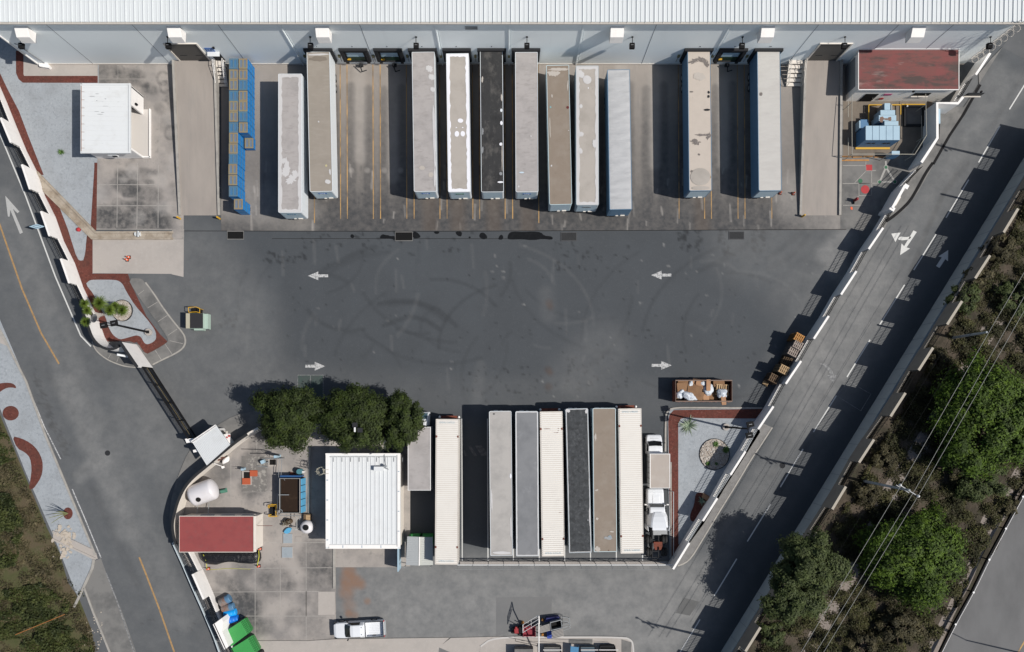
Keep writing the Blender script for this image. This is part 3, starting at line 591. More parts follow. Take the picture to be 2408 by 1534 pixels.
# long thin arrow on the left road
a_ = W('01', 205, 662); mark('road_arrow', [WL('01', [(188, 668), (97, 442), (92, 505), (75, 505), (50, 308), (183, 458), (165, 473), (122, 432), (216, 655)])], .014, mat('pale_paint', (.42, .42, .41), [((.3, .3, .3), 4, .5, .7, .5)], rough=.8))
mark('road_arrow', [WL('31', [(1365, 635), (1397, 650), (1300, 795), (1333, 805), (1240, 867), (1253, 757), (1278, 783)]), smooth(WL('31', [(1345, 690), (1290, 700), (1240, 690), (1215, 720), (1250, 728), (1300, 725), (1335, 712)]), 1), WL('31', [(1157, 665), (1245, 655), (1195, 745)])], .014, m_white)
mark('road_arrow', [WL('31', [(1578, 970), (1610, 988), (1665, 905), (1690, 925), (1692, 820), (1600, 880), (1632, 888)])], .014, m_white)
mark('road_arrow', [WL('32', [(470, 350), (540, 355), (595, 410), (620, 460), (650, 462), (610, 535), (550, 460), (585, 465), (560, 410), (520, 375)])], .014, m_whitef)
mark('road_line', [strip(WL(r_, p), .14) for r_, p in [('30', [(2460, 720), (2268, 1030)]), ('30', [(2180, 1185), (1978, 1530)]), ('31', [(1885, 158), (1672, 515)]), ('31', [(1578, 672), (1368, 1008)]), ('31', [(1282, 1147), (1048, 1522)]), ('32', [(957, 130), (740, 480)]),
    ('32', [(640, 655), (425, 997)]), ('32', [(327, 1157), (113, 1515)]), ('23', [(2430, 140), (2212, 492)]), ('23', [(2112, 655), (1897, 1010)]), ('23', [(1767, 1225), (1580, 1534)]), ('D', [(2420, 15), (2372, 100)])]], .014, m_white)
mark('road_line', [strip(WL('32', [(640, 655), (760, 520), (860, 580), (965, 640), (870, 798)]), .07), strip(WL('32', [(640, 655), (870, 798)]), .05)], .014, m_whitef)
# dock lane lines
dl_ = []
for x in (739.6, 801, 817, 878, 895, 956.7, 974, 1034.7, 1051.4, 1112, 1128, 1188, 1205.6, 1267): dl_.append(strip(WL('D', [(x-1, 152), (x, 515 if x not in (739.6, 1267) else 525)]), .11))
for x in (1597, 1657, 1673, 1735.6, 1752, 1815): dl_.append(strip(WL('D', [(x-2, 152), (x, 515)]), .1))
mark('dock_line', dl_, .016, m_yelworn)
mark('parking_line', [strip(WL('D', [(x, 985), (x+1, 1322)]), .12) for x in (1086, 1146.6)] + [strip(WL('D', [(x, 1140), (x, 1322)]), .12) for x in (1207.4, 1268, 1328, 1388.7, 1449.4, 1510.9)], .006, m_white)
mark('worn_hatching', [WL('12', [(1990, 1125), (2020, 1125), (2080, 1222), (2050, 1222)]), WL('12', [(2060, 1125), (2120, 1125), (2170, 1180), (2170, 1222), (2120, 1222)]), WL('12', [(1945, 1170), (1960, 1165), (1990, 1222), (1960, 1222)])], .007, mat('worn_hatch', (.13, .13, .135), [((.06, .065, .07), 3, .4, .6, .8)], rough=.9))
mark('painted_bay', [WL('12', [(392, 462), (632, 462), (630, 700), (392, 700)])], .006, m_grn)
mark('painted_bay_line', [strip(WL('12', [(392, 600), (392, 462), (632, 462), (630, 700)]), .07), strip(WL('12', [(512, 462), (510, 560)]), .06)], .010, m_whitef)
# gutter line: joints, wet patches and grates
mark('gutter_joint', [strip(WL('D', [(432, 543.5), (1000, 544.5), (1990, 540)]), .07), strip(WL('11', [(150, 712), (1300, 712)]), .05), strip(WL('11', [(1480, 712), (2408, 713)]), .05)], .018, m_djoint)
wet = [('11', [(886, 690), (895, 672), (912, 672), (928, 690), (915, 708), (897, 706)]), ('11', [(1163, 710), (1172, 682), (1195, 670), (1215, 678), (1245, 680), (1262, 690), (1308, 685), (1308, 730), (1270, 712), (1200, 715)]),
       ('11', [(1475, 645), (1512, 650), (1535, 672), (1550, 695), (1530, 708), (1475, 712)]), ('11', [(1668, 645), (1730, 645), (1715, 668), (1685, 668)]), ('11', [(1875, 646), (1940, 646), (1932, 692), (1905, 690), (1882, 670)]),
       ('11', [(2098, 690), (2108, 660), (2140, 653), (2172, 685), (2175, 710), (2140, 722), (2110, 706)]), ('11', [(2275, 720), (2290, 685), (2312, 672), (2328, 700), (2315, 724)]), ('11', [(1996, 700), (2010, 690), (2022, 700), (2008, 712)]),
       ('11', [(2362, 716), (2375, 665), (2408, 645), (2520, 650), (2600, 645), (2680, 652), (2710, 685), (2775, 690), (2795, 708), (2780, 724), (2700, 715), (2600, 728), (2500, 718), (2400, 722)])]
mark('wet_patch', [smooth(WL(r_, p), 1) for r_, p in wet], .020, m_wet)
flat('asphalt_patch', '12', [(2192, -10), (2200, -10), (2200, -5), (2192, -5)], .005, m_patch)
def grate(reg, x0, y0, x1, y1, lab, dark):
    a = W(reg, x0, y0); b = W(reg, x1, y1); cx, cy = (a[0]+b[0])/2, (a[1]+b[1])/2; wx, wy = b[0]-a[0], a[1]-b[1]
    t = thing('drain_grate', lab, 'drain grate', (cx, cy, 0), group='drain grates along the gutter')
    f = MB(); f.wall([(a[0], a[1]), (b[0], a[1]), (b[0], b[1]), (a[0], b[1])], .1, 0, .05, True); obj('frame', f, m_patch if not dark else m_concdark, t)
    p = MB(); p.box(cx, cy, .0, wx-.1, wy-.1, .022); obj('pit', p, m_void, t)
    bm_ = MB(); n = 16 if not dark else 22
    for i in range(n): bm_.box(a[0] + wx*(i+.5)/n, cy, .03, wx/n*(.42 if not dark else .3), wy-.1, .02)
    obj('bars', bm_, m_patch if not dark else m_black, t)
grate('01', 2140, 643, 2292, 718, 'nearly black drain grate left of the others, below the blue crate stacks', True)
grate('11', 1310, 650, 1472, 732, 'dark drain grate with pale frame between two wet patches', True)
grate('21', 458, 655, 606, 732, 'grey barred drain grate just right of the long wet patch', False)
grate('21', 2038, 647, 2180, 718, 'grey barred drain grate at the right, below the parked white-roofed trailer', False)
mh = MB(); mh.lathe((*W('02', 1012, 1195), .0), [(.32, 0), (.32, .02), (.27, .021), (.27, .016)], 24); solo('manhole_cover', mh, m_dark, 'round dark manhole cover in the left road near the curled red gravel', 'manhole cover', W('02', 1012, 1195))
mh = MB(); mh.lathe((*W('32', 133, 1312), .0), [(.34, 0), (.34, .02), (.28, .021), (.28, .016)], 24); solo('manhole_cover', mh, m_dark, 'round dark manhole cover in the right road beside a dashed white line', 'manhole cover', W('32', 133, 1312))
# terraced land beyond the right retaining wall, the far road
TZ = 2.6
def tz_noise(X, Y): return .25*np.sin(X*.35+1)*np.sin(Y*.27) + .12*np.sin(X*1.3)*np.cos(Y*1.1)
up = grid_sheet('terrain', [D(2405, 408, 0), D(3900, -900, 0), D(3900, 2600, 0), D(1706, 1560, 0)], TZ, 1.0, m_soil, zf=None)
tb = MB(); tb.prism([D(2410, 408), D(3900, -900), D(3900, 2600), D(1650, 1660), D(1711, 1560)], -.1, TZ-.01); struct('terrain_bank', tb, m_soil)
def TP(pts, dz=0): return [D(x, y, TZ+dz) for x, y in pts]
struct('road', MB().sheet(TP([(2700, 740), (2408, 1165), (2364, 1243), (2345, 1290), (2327, 1310), (2287, 1393), (2247, 1468), (2216, 1534), (2150, 1680), (3400, 1680), (3400, 0)]), TZ+.03), mat('far_road_asphalt', (.145, .145, .147), [((.11, .11, .112), .25, .42, .62, .8, (1, .5, 1)), ((.17, .17, .17), 12, .62, .76, .3)], rough=.9))
struct('road_line', MB().sheet(strip(TP([(2480, 1390), (2330, 1640)]), .16), TZ+.04), m_yelworn)
struct('path', MB().sheet(smooth(TP([(2420, 1090), (2385, 1190), (2350, 1235), (2310, 1300), (2285, 1370), (2255, 1420), (2205, 1534), (2160, 1640), (2130, 1640), (2175, 1534), (2230, 1420), (2262, 1360), (2290, 1290), (2320, 1240), (2300, 1225), (2360, 1150), (2400, 1080)]), 1), TZ+.02), m_path)
struct('path', MB().sheet(smooth(TP([(2420, 640), (2340, 720), (2290, 800), (2210, 930), (2150, 1040), (2060, 1170), (2030, 1270), (1975, 1360), (1920, 1450), (1880, 1540), (1920, 1540), (1965, 1450), (2010, 1370), (2060, 1270), (2110, 1170), (2190, 1040), (2260, 930), (2330, 800), (2380, 740), (2440, 680)]), 1), TZ+.02), m_path)
# ================================================================== warehouse
YW = D(0, 152)[1]; XW0 = D(92, 0)[0]; XW1 = D(2266, 0)[0]; EH = 11.1
Rx = Matrix.Rotation(R(90), 3, 'X')     # text standing up, facing -Y
wh = thing('warehouse', 'huge white metal clad warehouse with ribbed white roof along the top of the yard', 'warehouse', ((XW0+XW1)/2, YW+20, 0))
b = MB(); b.prism([(XW0, YW), (XW1, YW), (XW1, YW+60), (XW0, YW+60)], -.1, EH); obj('wall', b, m_wwall, wh)
# roof sheet, slightly pitched, with standing seams
yE = YW - .28; b = MB(); zr = lambda y: EH + .12 + (y-yE)*.03
xa, xb = XW0-.6, XW1+.8
b.hexa([(xa, yE, zr(yE)-.1), (xb, yE, zr(yE)-.1), (xb, YW+61, zr(YW+61)-.1), (xa, YW+61, zr(YW+61)-.1)], [(xa, yE, zr(yE)), (xb, yE, zr(yE)), (xb, YW+61, zr(YW+61)), (xa, YW+61, zr(YW+61))])
x = xa+.1
i = 0
while x < xb:
    h_ = .085 if i % 2 == 0 else .05; wd = .07 if i % 2 == 0 else .045
    b.hexa([(x, yE, zr(yE)-.02), (x+wd, yE, zr(yE)-.02), (x+wd, YW+61, zr(YW+61)-.02), (x, YW+61, zr(YW+61)-.02)], [(x+.01, yE, zr(yE)+h_), (x+wd-.01, yE, zr(yE)+h_), (x+wd-.01, YW+61, zr(YW+61)+h_), (x+.01, YW+61, zr(YW+61)+h_)])
    x += .4755; i += 1
rf = obj('roof', b, m_wroof, wh)
b = MB(); b.box((xa+xb)/2, yE-.14, EH-.14, xb-xa, .05, .2); b.box((xa+xb)/2, yE-.02, EH-.16, xb-xa, .05, .14); b.box((xa+xb)/2, yE-.08, EH-.17, xb-xa, .16, .02)
gu = obj('gutter', b, m_cream, wh)
b = MB(); b.box((xa+xb)/2, yE-.07, EH-.148, xb-xa, .09, .05); obj('gutter_trough', b, m_dark, gu)
b = MB(); x = xa+.1
while x < xb: b.box(x+.03, yE-.07, EH+.05, .05, .2, .03); x += .951
obj('bracket', b, m_cream, gu)
# wall panel joints and downpipes
for px in (221, 402, 583, 882, 1508, 1850, 2019, 2135):
    X = D(px, 0)[0]; b = MB(); b.box(X, YW-.006, 0, .05, .02, EH-.05); obj('wall_joint', b, mat('joint_grey', (.25, .26, .27), rough=.8), wh)
for px in (583+130, 1041, 1197, 1354, 1665):
    X = D(px, 0)[0]; b = MB(); b.box(X, YW-.05, 0, .12, .1, EH-.1); b.box(X+.26, YW-.012, 0, .03, .024, EH-.1); obj('downpipe', b, m_wwall, wh)
b = MB(); b.box((XW0+XW1)/2, YW-.02, 0, XW1-XW0-.02, .04, .28); obj('wall_base', b, m_cream, wh)
b = MB(); b.box(XW0, YW-.06, 0, .14, .12, EH-.1); obj('corner_trim', b, m_fence, wh)
for px, pw, pz in ((1108, 30, 8.9),):
    X = D(px, 0)[0]; k = H/(H-9.4); X = (px-CX)/S/k; t = MB(); t.box(X, YW-.03, 9.0, 1.35, .06, .66); lv = obj('louvre', t, m_steel, wh)
    s_ = MB(); [s_.box(X, YW-.065, 9.06+q*.1, 1.25, .03, .05) for q in range(6)]; obj('slat', s_, m_steel, lv)
# roller doors and their sign boards
def wx(px, h): return (px-CX)/S*(H-h)/H
for (px0, px1) in ((424.5, 494), (1897, 1965)):
    x0, x1 = wx(px0, 1.2), wx(px1, 1.2); dr_ = MB()
    dr_.box((x0+x1)/2, YW-.02, 1.22, x1-x0, .06, 4.4); o = obj('roller_door', dr_, m_greydoor, wh)
    s_ = MB(); [s_.box((x0+x1)/2, YW-.055, 1.3+q*.3, x1-x0-.1, .015, .03) for q in range(14)]; obj('slat_line', s_, m_dark, o)
    f_ = MB(); f_.box(x0-.08, YW-.07, 1.2, .16, .14, 4.5); f_.box(x1+.08, YW-.07, 1.2, .16, .14, 4.5); f_.box((x0+x1)/2, YW-.07, 5.64, x1-x0+.3, .14, .08); obj('door_frame', f_, m_cream, wh)
    h_ = MB(); h_.box((x0+x1)/2-.8, YW-.06, 2.6, .8, .03, .05); h_.box((x0+x1)/2+1, YW-.06, 2.6, .8, .03, .05); obj('door_handle', h_, m_dark, o)
# entry door beside the left roller door, blue sign with pale marks
X0, X1 = wx(508, 1.2), wx(530, 1.2); b = MB(); b.box((X0+X1)/2, YW-.03, 1.22, X1-X0, .06, 2.15); dd = obj('entry_door', b, m_dark, wh)
b = MB(); b.box((X0+X1)/2+.1, YW-.07, 3.0, .5, .02, .2); obj('door_plate', b, m_wsign, dd)
b = MB(); b.box((X0+X1)/2, YW-.3, 3.5, X1-X0+.3, .55, .06); obj('door_canopy', b, m_wmetal, wh)
xs0, xs1 = wx(475, 4.4), wx(495, 4.4); b = MB(); b.box((xs0+xs1)/2+.25, YW-.03, 3.55, xs1-xs0, .05, .9); sg = obj('wall_sign', b, m_bluesign, wh)
text('lettering', '115', .55, ((xs0+xs1)/2+.25, YW-.07, 4.0), Rx, mat('pale_sign_letters', (.3, .45, .65), rough=.6), sg)
b = MB(); b.lathe((wx(503, 4.6), YW-.12, 4.6), [(.12, 0), (.12, .2)], 10); obj('door_lamp', b, m_black, wh)
# thin vertical cable tray at the far right corner
b = MB(); X = XW1-.35
for dx in (-.25, .25): b.tube((X+dx, YW-.35, 2.2), (X+dx, YW-.35, EH+.9), .03)
for q in range(28): b.tube((X-.25, YW-.35, 2.4+q*.33), (X+.25, YW-.35, 2.4+q*.33), .02, 4)
for q in range(8): b.lathe((X, YW-.72, 3+q*1.1), [(.40, -.02), (.40, .02), (.37, .02), (.37, -.02)], 14)
for a in range(5): b.tube((X+.38*math.cos(R(180+a*45)), YW-.72+.38*math.sin(R(180+a*45)), 3), (X+.38*math.cos(R(180+a*45)), YW-.72+.38*math.sin(R(180+a*45)), 11), .015, 4)
la = obj('wall_ladder', b, m_cream, None); tag(la, 'cream caged ladder climbing the right end of the white warehouse wall', 'ladder'); origin_to(la, X, YW-.35, 0)
# sloped hoods high on the wall
hoods = [(741, 'above the left end of the loading docks'), (392, 'above the left roller door'), (33, 'nearest the left corner of the warehouse'), (1436, 'above the grey tarpaulin trailer'), (1791, 'above the rightmost loading docks'), (2146, 'above the weathered red roof')]
for q, (px, wl) in enumerate(hoods):
    h0, h1 = 8.0, 9.75; X = wx(px, h1-.1); Wd = 1.45
    t = thing('wall_hood', 'cream sheet metal hood on the white wall, ' + wl, 'vent hood', (X+Wd/2, YW, h0), group='hoods along the warehouse wall')
    b = MB(); b.hexa([(X, YW, h0), (X+Wd, YW, h0), (X+Wd, YW-1.15, h0+.12), (X, YW-1.15, h0+.12)], [(X, YW, h1), (X+Wd, YW, h1), (X+Wd, YW-1.0, h1-.5), (X, YW-1.0, h1-.5)]); obj('cover', b, m_fence, t, bevel=.03)
    b = MB(); b.box(X+Wd/2, YW-.55, h0-.05, Wd-.1, 1., .06); obj('mesh_outlet', b, m_dark, t)
lamps = [(52, 92, 'below the cream hood by the left corner'), (397, 95, 'above the left roller door'), (731, 96, 'above the leftmost dock shelter'), (979, 97, 'between the open docks and the grey trailer'), (1239, 97, 'above the narrow grey trailer left of the brown one'), (1486, 96, 'beside the wall hood over the grey tarpaulin trailer'),
         (1744, 94, 'above the open dock at the right'), (1984, 91, 'above the right roller door'), (2325, 91, 'beside the caged ladder')]
lp = None
for px, py, wl in lamps:
    h = 6.9; X = wx(px, h); lab = 'black floodlight on a short arm, ' + wl
    if lp is None:
        lp = thing('wall_floodlight', lab, 'wall light', (X, YW, h), group='floodlights along the warehouse wall')
        b = MB(); b.tube((X, YW, h+.35), (X, YW-.75, h+.35), .04); b.lathe((X, YW-.06, h+.35), [(.13, -.03), (.13, .03)], 10, (0, 1, 0)); obj('arm', b, m_black, lp)
        b = MB(); b.box(X, YW-.95, h-.1, .58, .62, .42); obj('lamp_housing', b, m_black, lp, bevel=.05)
        b = MB(); b.box(X, YW-.9, h+.325, .3, .04, .03); obj('bracket', b, m_grey, lp)
    else:
        c = copy_tree(lp); c.location = (X, YW, h); c['label'] = lab
# dock shelters
dock_lab = ['behind the leftmost docked trailer', 'left one of the two empty docks side by side', 'right one of the two empty docks side by side', 'behind the docked trailer just right of the empty docks', 'behind the white-rimmed docked trailer',
            'behind the black-roofed docked trailer', 'behind the docked trailer left of the brown one', 'behind the peeling cream-roofed trailer', 'the only empty dock in the right group', 'behind the rightmost docked trailer']
for c, lab in zip(DOCKS, dock_lab):
    X = D(c, 0)[0]; op = c in (846, 924, 1702)
    t = thing('dock_shelter', 'black padded dock shelter, ' + lab, 'dock shelter', (X, YW, 0), group='black dock shelters along the warehouse')
    b = MB(); b.box(X-1.42, YW-.14, 1.25, .42, .28, 2.75); b.box(X+1.42, YW-.14, 1.25, .42, .28, 2.75); b.box(X, YW-.15, 4.0, 3.3, .30, .42); b.box(X, YW-.12, 1.15, 3.1, .24, .16); obj('frame', b, m_dark, t, bevel=.04)
    b = MB(); b.quad((X-1.21, YW-.2, 3.62), (X+1.21, YW-.2, 3.62), (X+1.21, YW-.26, 4.02), (X-1.21, YW-.26, 4.02)); b.quad((X-1.21, YW-.2, 1.3), (X-1.0, YW-.15, 1.3), (X-1.0, YW-.15, 3.6), (X-1.21, YW-.25, 3.8)); b.quad((X+1.0, YW-.15, 1.3), (X+1.21, YW-.2, 1.3), (X+1.21, YW-.25, 3.8), (X+1.0, YW-.15, 3.6)); obj('curtain', b, m_black, t)
    b = MB(); b.box(X, YW-.03, 2.25, 2.4, .06, 1.6); obj('dock_door', b, m_lblue, t)
    b = MB(); b.box(X, YW-.05, 1.3, 2.4, .1, .95); lev = obj('leveller', b, mat('dark_green_steel', (.01, .035, .02), rough=.6), t)
    if op:
        b = MB(); b.box(X-.9, YW-.18, 1.7, .4, .14, .2); obj('bumper_light', b, m_ylw, lev)
        b = MB(); b.tube((X+.15, YW-.4, 1.1), (X+.35, YW-1.0, .35), .07); b.tube((X+.35, YW-1.0, .35), (X+.9, YW-.85, .4), .06); b.box(X+.25, YW-.3, .3, .5, .3, .35); obj('trailer_hook', b, m_dark, t)
    for s_ in (-1, 1):
        b = MB(); b.box(X+s_*1.25, YW-.12, .75, .34, .24, .4); obj('rubber_bumper', b, m_rubber, t)
    b = MB(); b.box(X-1.95, YW-.09, 2.2, .26, .16, .5); obj('control_box', b, mat('yellowish_box', (.22, .2, .1), rough=.6), t); b = MB(); b.tube((X-1.95, YW-.06, .9), (X-1.95, YW-.06, 2.2), .035); obj('conduit', b, m_steel, t)
    tx = text('dock_number', str(DOCKS.index(c)+1), .3, (X, YW-.015, 4.8), Rx, m_dark, t)

# ------------------------------------------------------------------ ramps to the two roller doors
def ramp(name, lab, x0t, x1t, x0b, x1b, yt, yb, hi):
    t = thing(name, lab, 'ramp', (*D((x0b+x1b)/2, yb), 0))
    a, b_, c_, d_ = D(x0t, yt), D(x1t, yt), D(x1b, yb), D(x0b, yb)
    b = MB(); b.hexa([(*a, 0), (*b_, 0), (*c_, 0), (*d_, 0)], [(*a, hi), (*b_, hi), (*c_, .02), (*d_, .02)]); obj('ramp_slab', b, m_ramp, t)
    for (p, q) in ((a, d_), (b_, c_)):
        b = MB(); n = Vector((q[0]-p[0], q[1]-p[1])).normalized(); nx, ny = -n.y*.13, n.x*.13
        b.hexa([(p[0]-nx, p[1]-ny, 0), (p[0]+nx, p[1]+ny, 0), (q[0]+nx, q[1]+ny, 0), (q[0]-nx, q[1]-ny, 0)], [(p[0]-nx, p[1]-ny, hi+.22), (p[0]+nx, p[1]+ny, hi+.22), (q[0]+nx, q[1]+ny, .25), (q[0]-nx, q[1]-ny, .25)]); obj('side_wall', b, m_kerb, t)
    return t
ramp('loading_ramp', 'brownish concrete ramp rising to the left roller door beside the blue crates', 418, 514, 424, 516, 153, 507, 1.2)
ramp('loading_ramp', 'grey concrete ramp rising to the right roller door, dark sunken wall on both sides', 1885, 1968, 1881, 1974, 153, 507, 1.2)
def bollard(px, py, lab, dx=0):
    p = D(px, py); b = MB(); b.lathe((*p, 0), [(.11, 0), (.11, .95), (.08, 1.02)], 12); o = solo('bollard', b, m_ylw, lab, 'bollard', p, group='yellow bollards at the ramp ends'); return o
bollard(424, 515, 'yellow bollard at the lower left corner of the left ramp'); bollard(517, 515, 'yellow bollard at the lower right corner of the left ramp')
bollard(1886, 510, 'yellow bollard at the lower left corner of the right ramp')
# steps beside each ramp
def stairs(lab, x0, x1, ytop, ybot, rail_sides, mrail):
    (X0, Y0), (X1, Y1) = D(x0, ytop), D(x1, ybot); n = 5; t = thing('steel_stairs', lab, 'stairs', ((X0+X1)/2, Y1, 0))
    b = MB(); b.box((X0+X1)/2, (YW+Y0)/2, 1.02, X1-X0, YW-Y0, .16); b.box(X0+.1, (YW+Y0)/2, 0, .1, .1, 1.0); b.box(X1-.1, (YW+Y0)/2, 0, .1, .1, 1.0); obj('landing', b, m_cream, t)
    b = MB()
    for i in range(n): b.box((X0+X1)/2, Y0 + (Y1-Y0)*(i+.5)/n, 1.0-(i+1)*.17, X1-X0-.1, abs(Y1-Y0)/n-.05, .05)
    obj('treads', b, m_cream, t)
    for s_ in rail_sides:
        X = X0 if s_ < 0 else X1; b = MB(); b.hexa([(X-.03, Y0, .9), (X+.03, Y0, .9), (X+.03, Y1, 0), (X-.03, Y1, 0)], [(X-.03, Y0, 1.18), (X+.03, Y0, 1.18), (X+.03, Y1, .25), (X-.03, Y1, .25)]); obj('stringer', b, m_cream, t)
        b = MB()
        for hh in (.55, 1.05): b.path([(X, YW-.2, 1.15+hh), (X, Y0, 1.15+hh), (X, Y1, .15+hh)], .035)
        for f in (0, .33, .66, 1): b.tube((X, Y0+(Y1-Y0)*f, 1.1-f), (X, Y0+(Y1-Y0)*f, 2.2-f), .03)
        b.tube((X, YW-.2, 1.1), (X, YW-.2, 2.2), .03); obj('handrail', b, mrail, t)
stairs('cream steel steps with white handrails between the left ramp and the blue crates', 515, 537, 167, 206, (-1, 1), m_fence)
stairs('cream steel steps with open treads and handrails left of the right ramp', 1848, 1882, 160, 205, (-1, 1), m_cream)

# ------------------------------------------------------------------ perimeter walls with railings
def railing(t, p, q, z0, z1, m=m_black, rails=3, sp=.19, name='railing', parent=None, rad=.02):
    b = MB(); d = Vector((q[0]-p[0], q[1]-p[1])); n = max(2, int(d.length/sp)); u = d.normalized(); nx = Vector((-u.y, u.x))*rad
    for k in range(rails):
        z = z0 + .12 + (z1-z0-.35)*k/(rails-1)
        b.hexa([(p[0]-nx.x, p[1]-nx.y, z), (p[0]+nx.x, p[1]+nx.y, z), (q[0]+nx.x, q[1]+nx.y, z), (q[0]-nx.x, q[1]-nx.y, z)], [(p[0]-nx.x, p[1]-nx.y, z+.05), (p[0]+nx.x, p[1]+nx.y, z+.05), (q[0]+nx.x, q[1]+nx.y, z+.05), (q[0]-nx.x, q[1]-nx.y, z+.05)])
    for i in range(n+1):
        x, y = p[0]+d.x*i/n, p[1]+d.y*i/n; b.box(x, y, z0, rad*1.8, rad*1.8, z1-z0, math.atan2(d.y, d.x))
    return obj(name, b, m, parent or t)
def module_wall(t, mods, h, low, wm, th=.22, cap=None, z0=0., m=m_black, posts=True):
    """mods: list of ('P'|'R', plan point a, plan point b) given at the wall top height"""
    for kind, a, b_ in mods:
        if kind == 'P':
            b = MB(); b.wall([a, b_], th, z0-.1, h); o = obj('wall_panel', b, wm, t)
            if cap: c_ = MB(); c_.wall([a, b_], th+.05, h+.002, h+.05); obj('coping', c_, cap, o)
        else:
            b = MB(); b.wall([a, b_], th-.02, z0-.1, low); obj('low_wall', b, wm, t)
            railing(t, a, b_, low, h-.15, m)
def TD(pts, h): return [D(x, y, h) for x, y in pts]
HL = 2.9
tl = thing('boundary_wall', 'white boundary wall with black railings between yard planting and the left road', 'wall', (*D(110, 520), 0), group='boundary walls with railings')
pl = [((-45, 166), (-20, 224)), ((1, 277), (25, 335)), ((51, 387), (70, 445)), ((96, 497), (116, 555)), ((142.5, 608.5), (162.5, 666))]
mods = []
for i, (a, b_) in enumerate(pl):
    mods.append(('P', D(*a, HL), D(*b_, HL)))
    nx_ = pl[i+1][0] if i+1 < len(pl) else (193, 730)
    mods.append(('R', D(*b_, HL), D(*nx_, HL)))
module_wall(tl, mods, HL, 1.15, m_fence)
b = MB(); b.wall(smooth(TD([(193, 730), (203, 755), (209.5, 774), (216, 792), (226, 806), (238, 816), (254, 822), (270, 820.5), (284, 812)], HL), 1, False), .26, -.1, HL); o = obj('curved_wall', b, m_fence, tl)
b = MB(); b.wall(smooth(TD([(193, 730), (203, 755), (209.5, 774), (216, 792), (226, 806), (238, 816), (254, 822), (270, 820.5), (284, 812)], HL), 1, False), .30, HL+.002, HL+.05); obj('coping', b, m_dark, o)
# gate screen wall, gate
tg = thing('gate_wall', 'tall white slab wall standing at the upper end of the black sliding gate', 'wall', (*D(338, 835), 0))
b = MB(); b.wall(TD([(283, 806), (322, 862)], 3.9), .3, -.1, 3.9); obj('wall_panel', b, m_fence, tg)
b = MB(); b.wall(TD([(281, 803), (323, 864)], 3.9), .36, 3.902, 3.95); obj('coping', b, m_dark, tg)
gt_ = thing('sliding_gate', 'long black barred sliding gate across the yard entrance', 'gate', (*D(410, 945), 0))
ga, gb = D(358, 866), D(463, 1030)
railing(gt_, ga, gb, .15, 2.7, m_black, 3, .16, 'bars', None, .028)
b = MB()
for z in (.08, 1.35, 2.62): b.wall([ga, gb], .1, z, z+.1)
for f in (0, .25, .5, .75, 1): p = (ga[0]+(gb[0]-ga[0])*f, ga[1]+(gb[1]-ga[1])*f); b.box(*p, .08, .12, .12, 2.65, math.atan2(gb[1]-ga[1], gb[0]-ga[0]))
obj('gate_frame', b, m_black, gt_)
b = MB(); b.wall([ga, gb], .05, 1.46, 1.5); obj('midrail_strip', b, mat('faded_yellow_rail', (.25, .2, .1), rough=.7), gt_)
# lit barrier light (white tube) by the gate
b = MB(); p = W('S1', 905, 1165, 1.0); q_ = W('S1', 740, 1130, 1.3); b.tube((*W('S1', 930, 1165, 2.6), 2.6), (*W('S1', 735, 1130, 3.4), 3.4), .14, 10); b.tube((*W('S1', 960, 1180), 0), (*W('S1', 935, 1165, 2.6), 2.6), .06)
o = solo('sign_tube', b, m_wmetal, 'slanted white tube fixture on a post beside the gate wall', 'post light', W('S1', 960, 1180)) 
# right inner boundary
HR = 2.95
tr_ = thing('boundary_wall', 'white capped boundary wall with black railings between the yard and the right road', 'wall', (*D(1935, 760), 0), group='boundary walls with railings')
pr = [((2077, 536), (2043, 586)), ((2014, 638), (1978, 693)), ((1949, 743.5), (1914, 797)), ((1884, 849.5), (1848, 903)), ((1819, 956), (1783, 1009.5)), ((1753, 1062), (1718, 1117)), ((1687, 1172), (1653, 1225.5)), ((1621, 1277), (1583, 1339))]
mods = [('R', D(2100, 497, HR), D(2077, 536, HR))]
for i, (a, b_) in enumerate(pr):
    mods.append(('P', D(*a, HR), D(*b_, HR)))
    if i+1 < len(pr): mods.append(('R', D(*b_, HR), D(*pr[i+1][0], HR)))
module_wall(tr_, mods, HR, 1.15, m_fence, th=.24)
tn = thing('boundary_wall', 'white zigzag boundary wall stepping round the transformer yard by the right road', 'wall', (*D(2200, 300), 0), group='boundary walls with railings')
module_wall(tn, [('P', D(2329, 125, HR), D(2295, 176, HR)), ('R', D(2290, 182, HR), D(2265, 224, HR)), ('R', D(2172, 390, HR), D(2130, 434, HR))], HR, 1.15, m_fence, th=.26)
b = MB(); b.wall(TD([(2264, 229), (2252, 244), (2203, 243), (2203.5, 326), (2166, 383)], HR), .30, -.1, HR+.1); obj('stepped_wall', b, m_fence, tn)
b = MB(); b.wall([W('31', 1283, 215, HR), W('31', 1165, 425, HR)], .3, -.1, HR+.1); b.box(*W('31', 1300, 220, HR), -.1, .55, .5, HR+.08, R(-30)); b.box(*W('31', 1168, 430, HR), -.1, .6, .45, HR+.08, R(-30)); obj('wall_panel', b, m_fence, tn)
b = MB(); b.box(*W('31', 1215, 355, HR-.6), HR-.9, .3, 1.2, .3, R(-30)); obj('ledge', b, m_cream, tn)
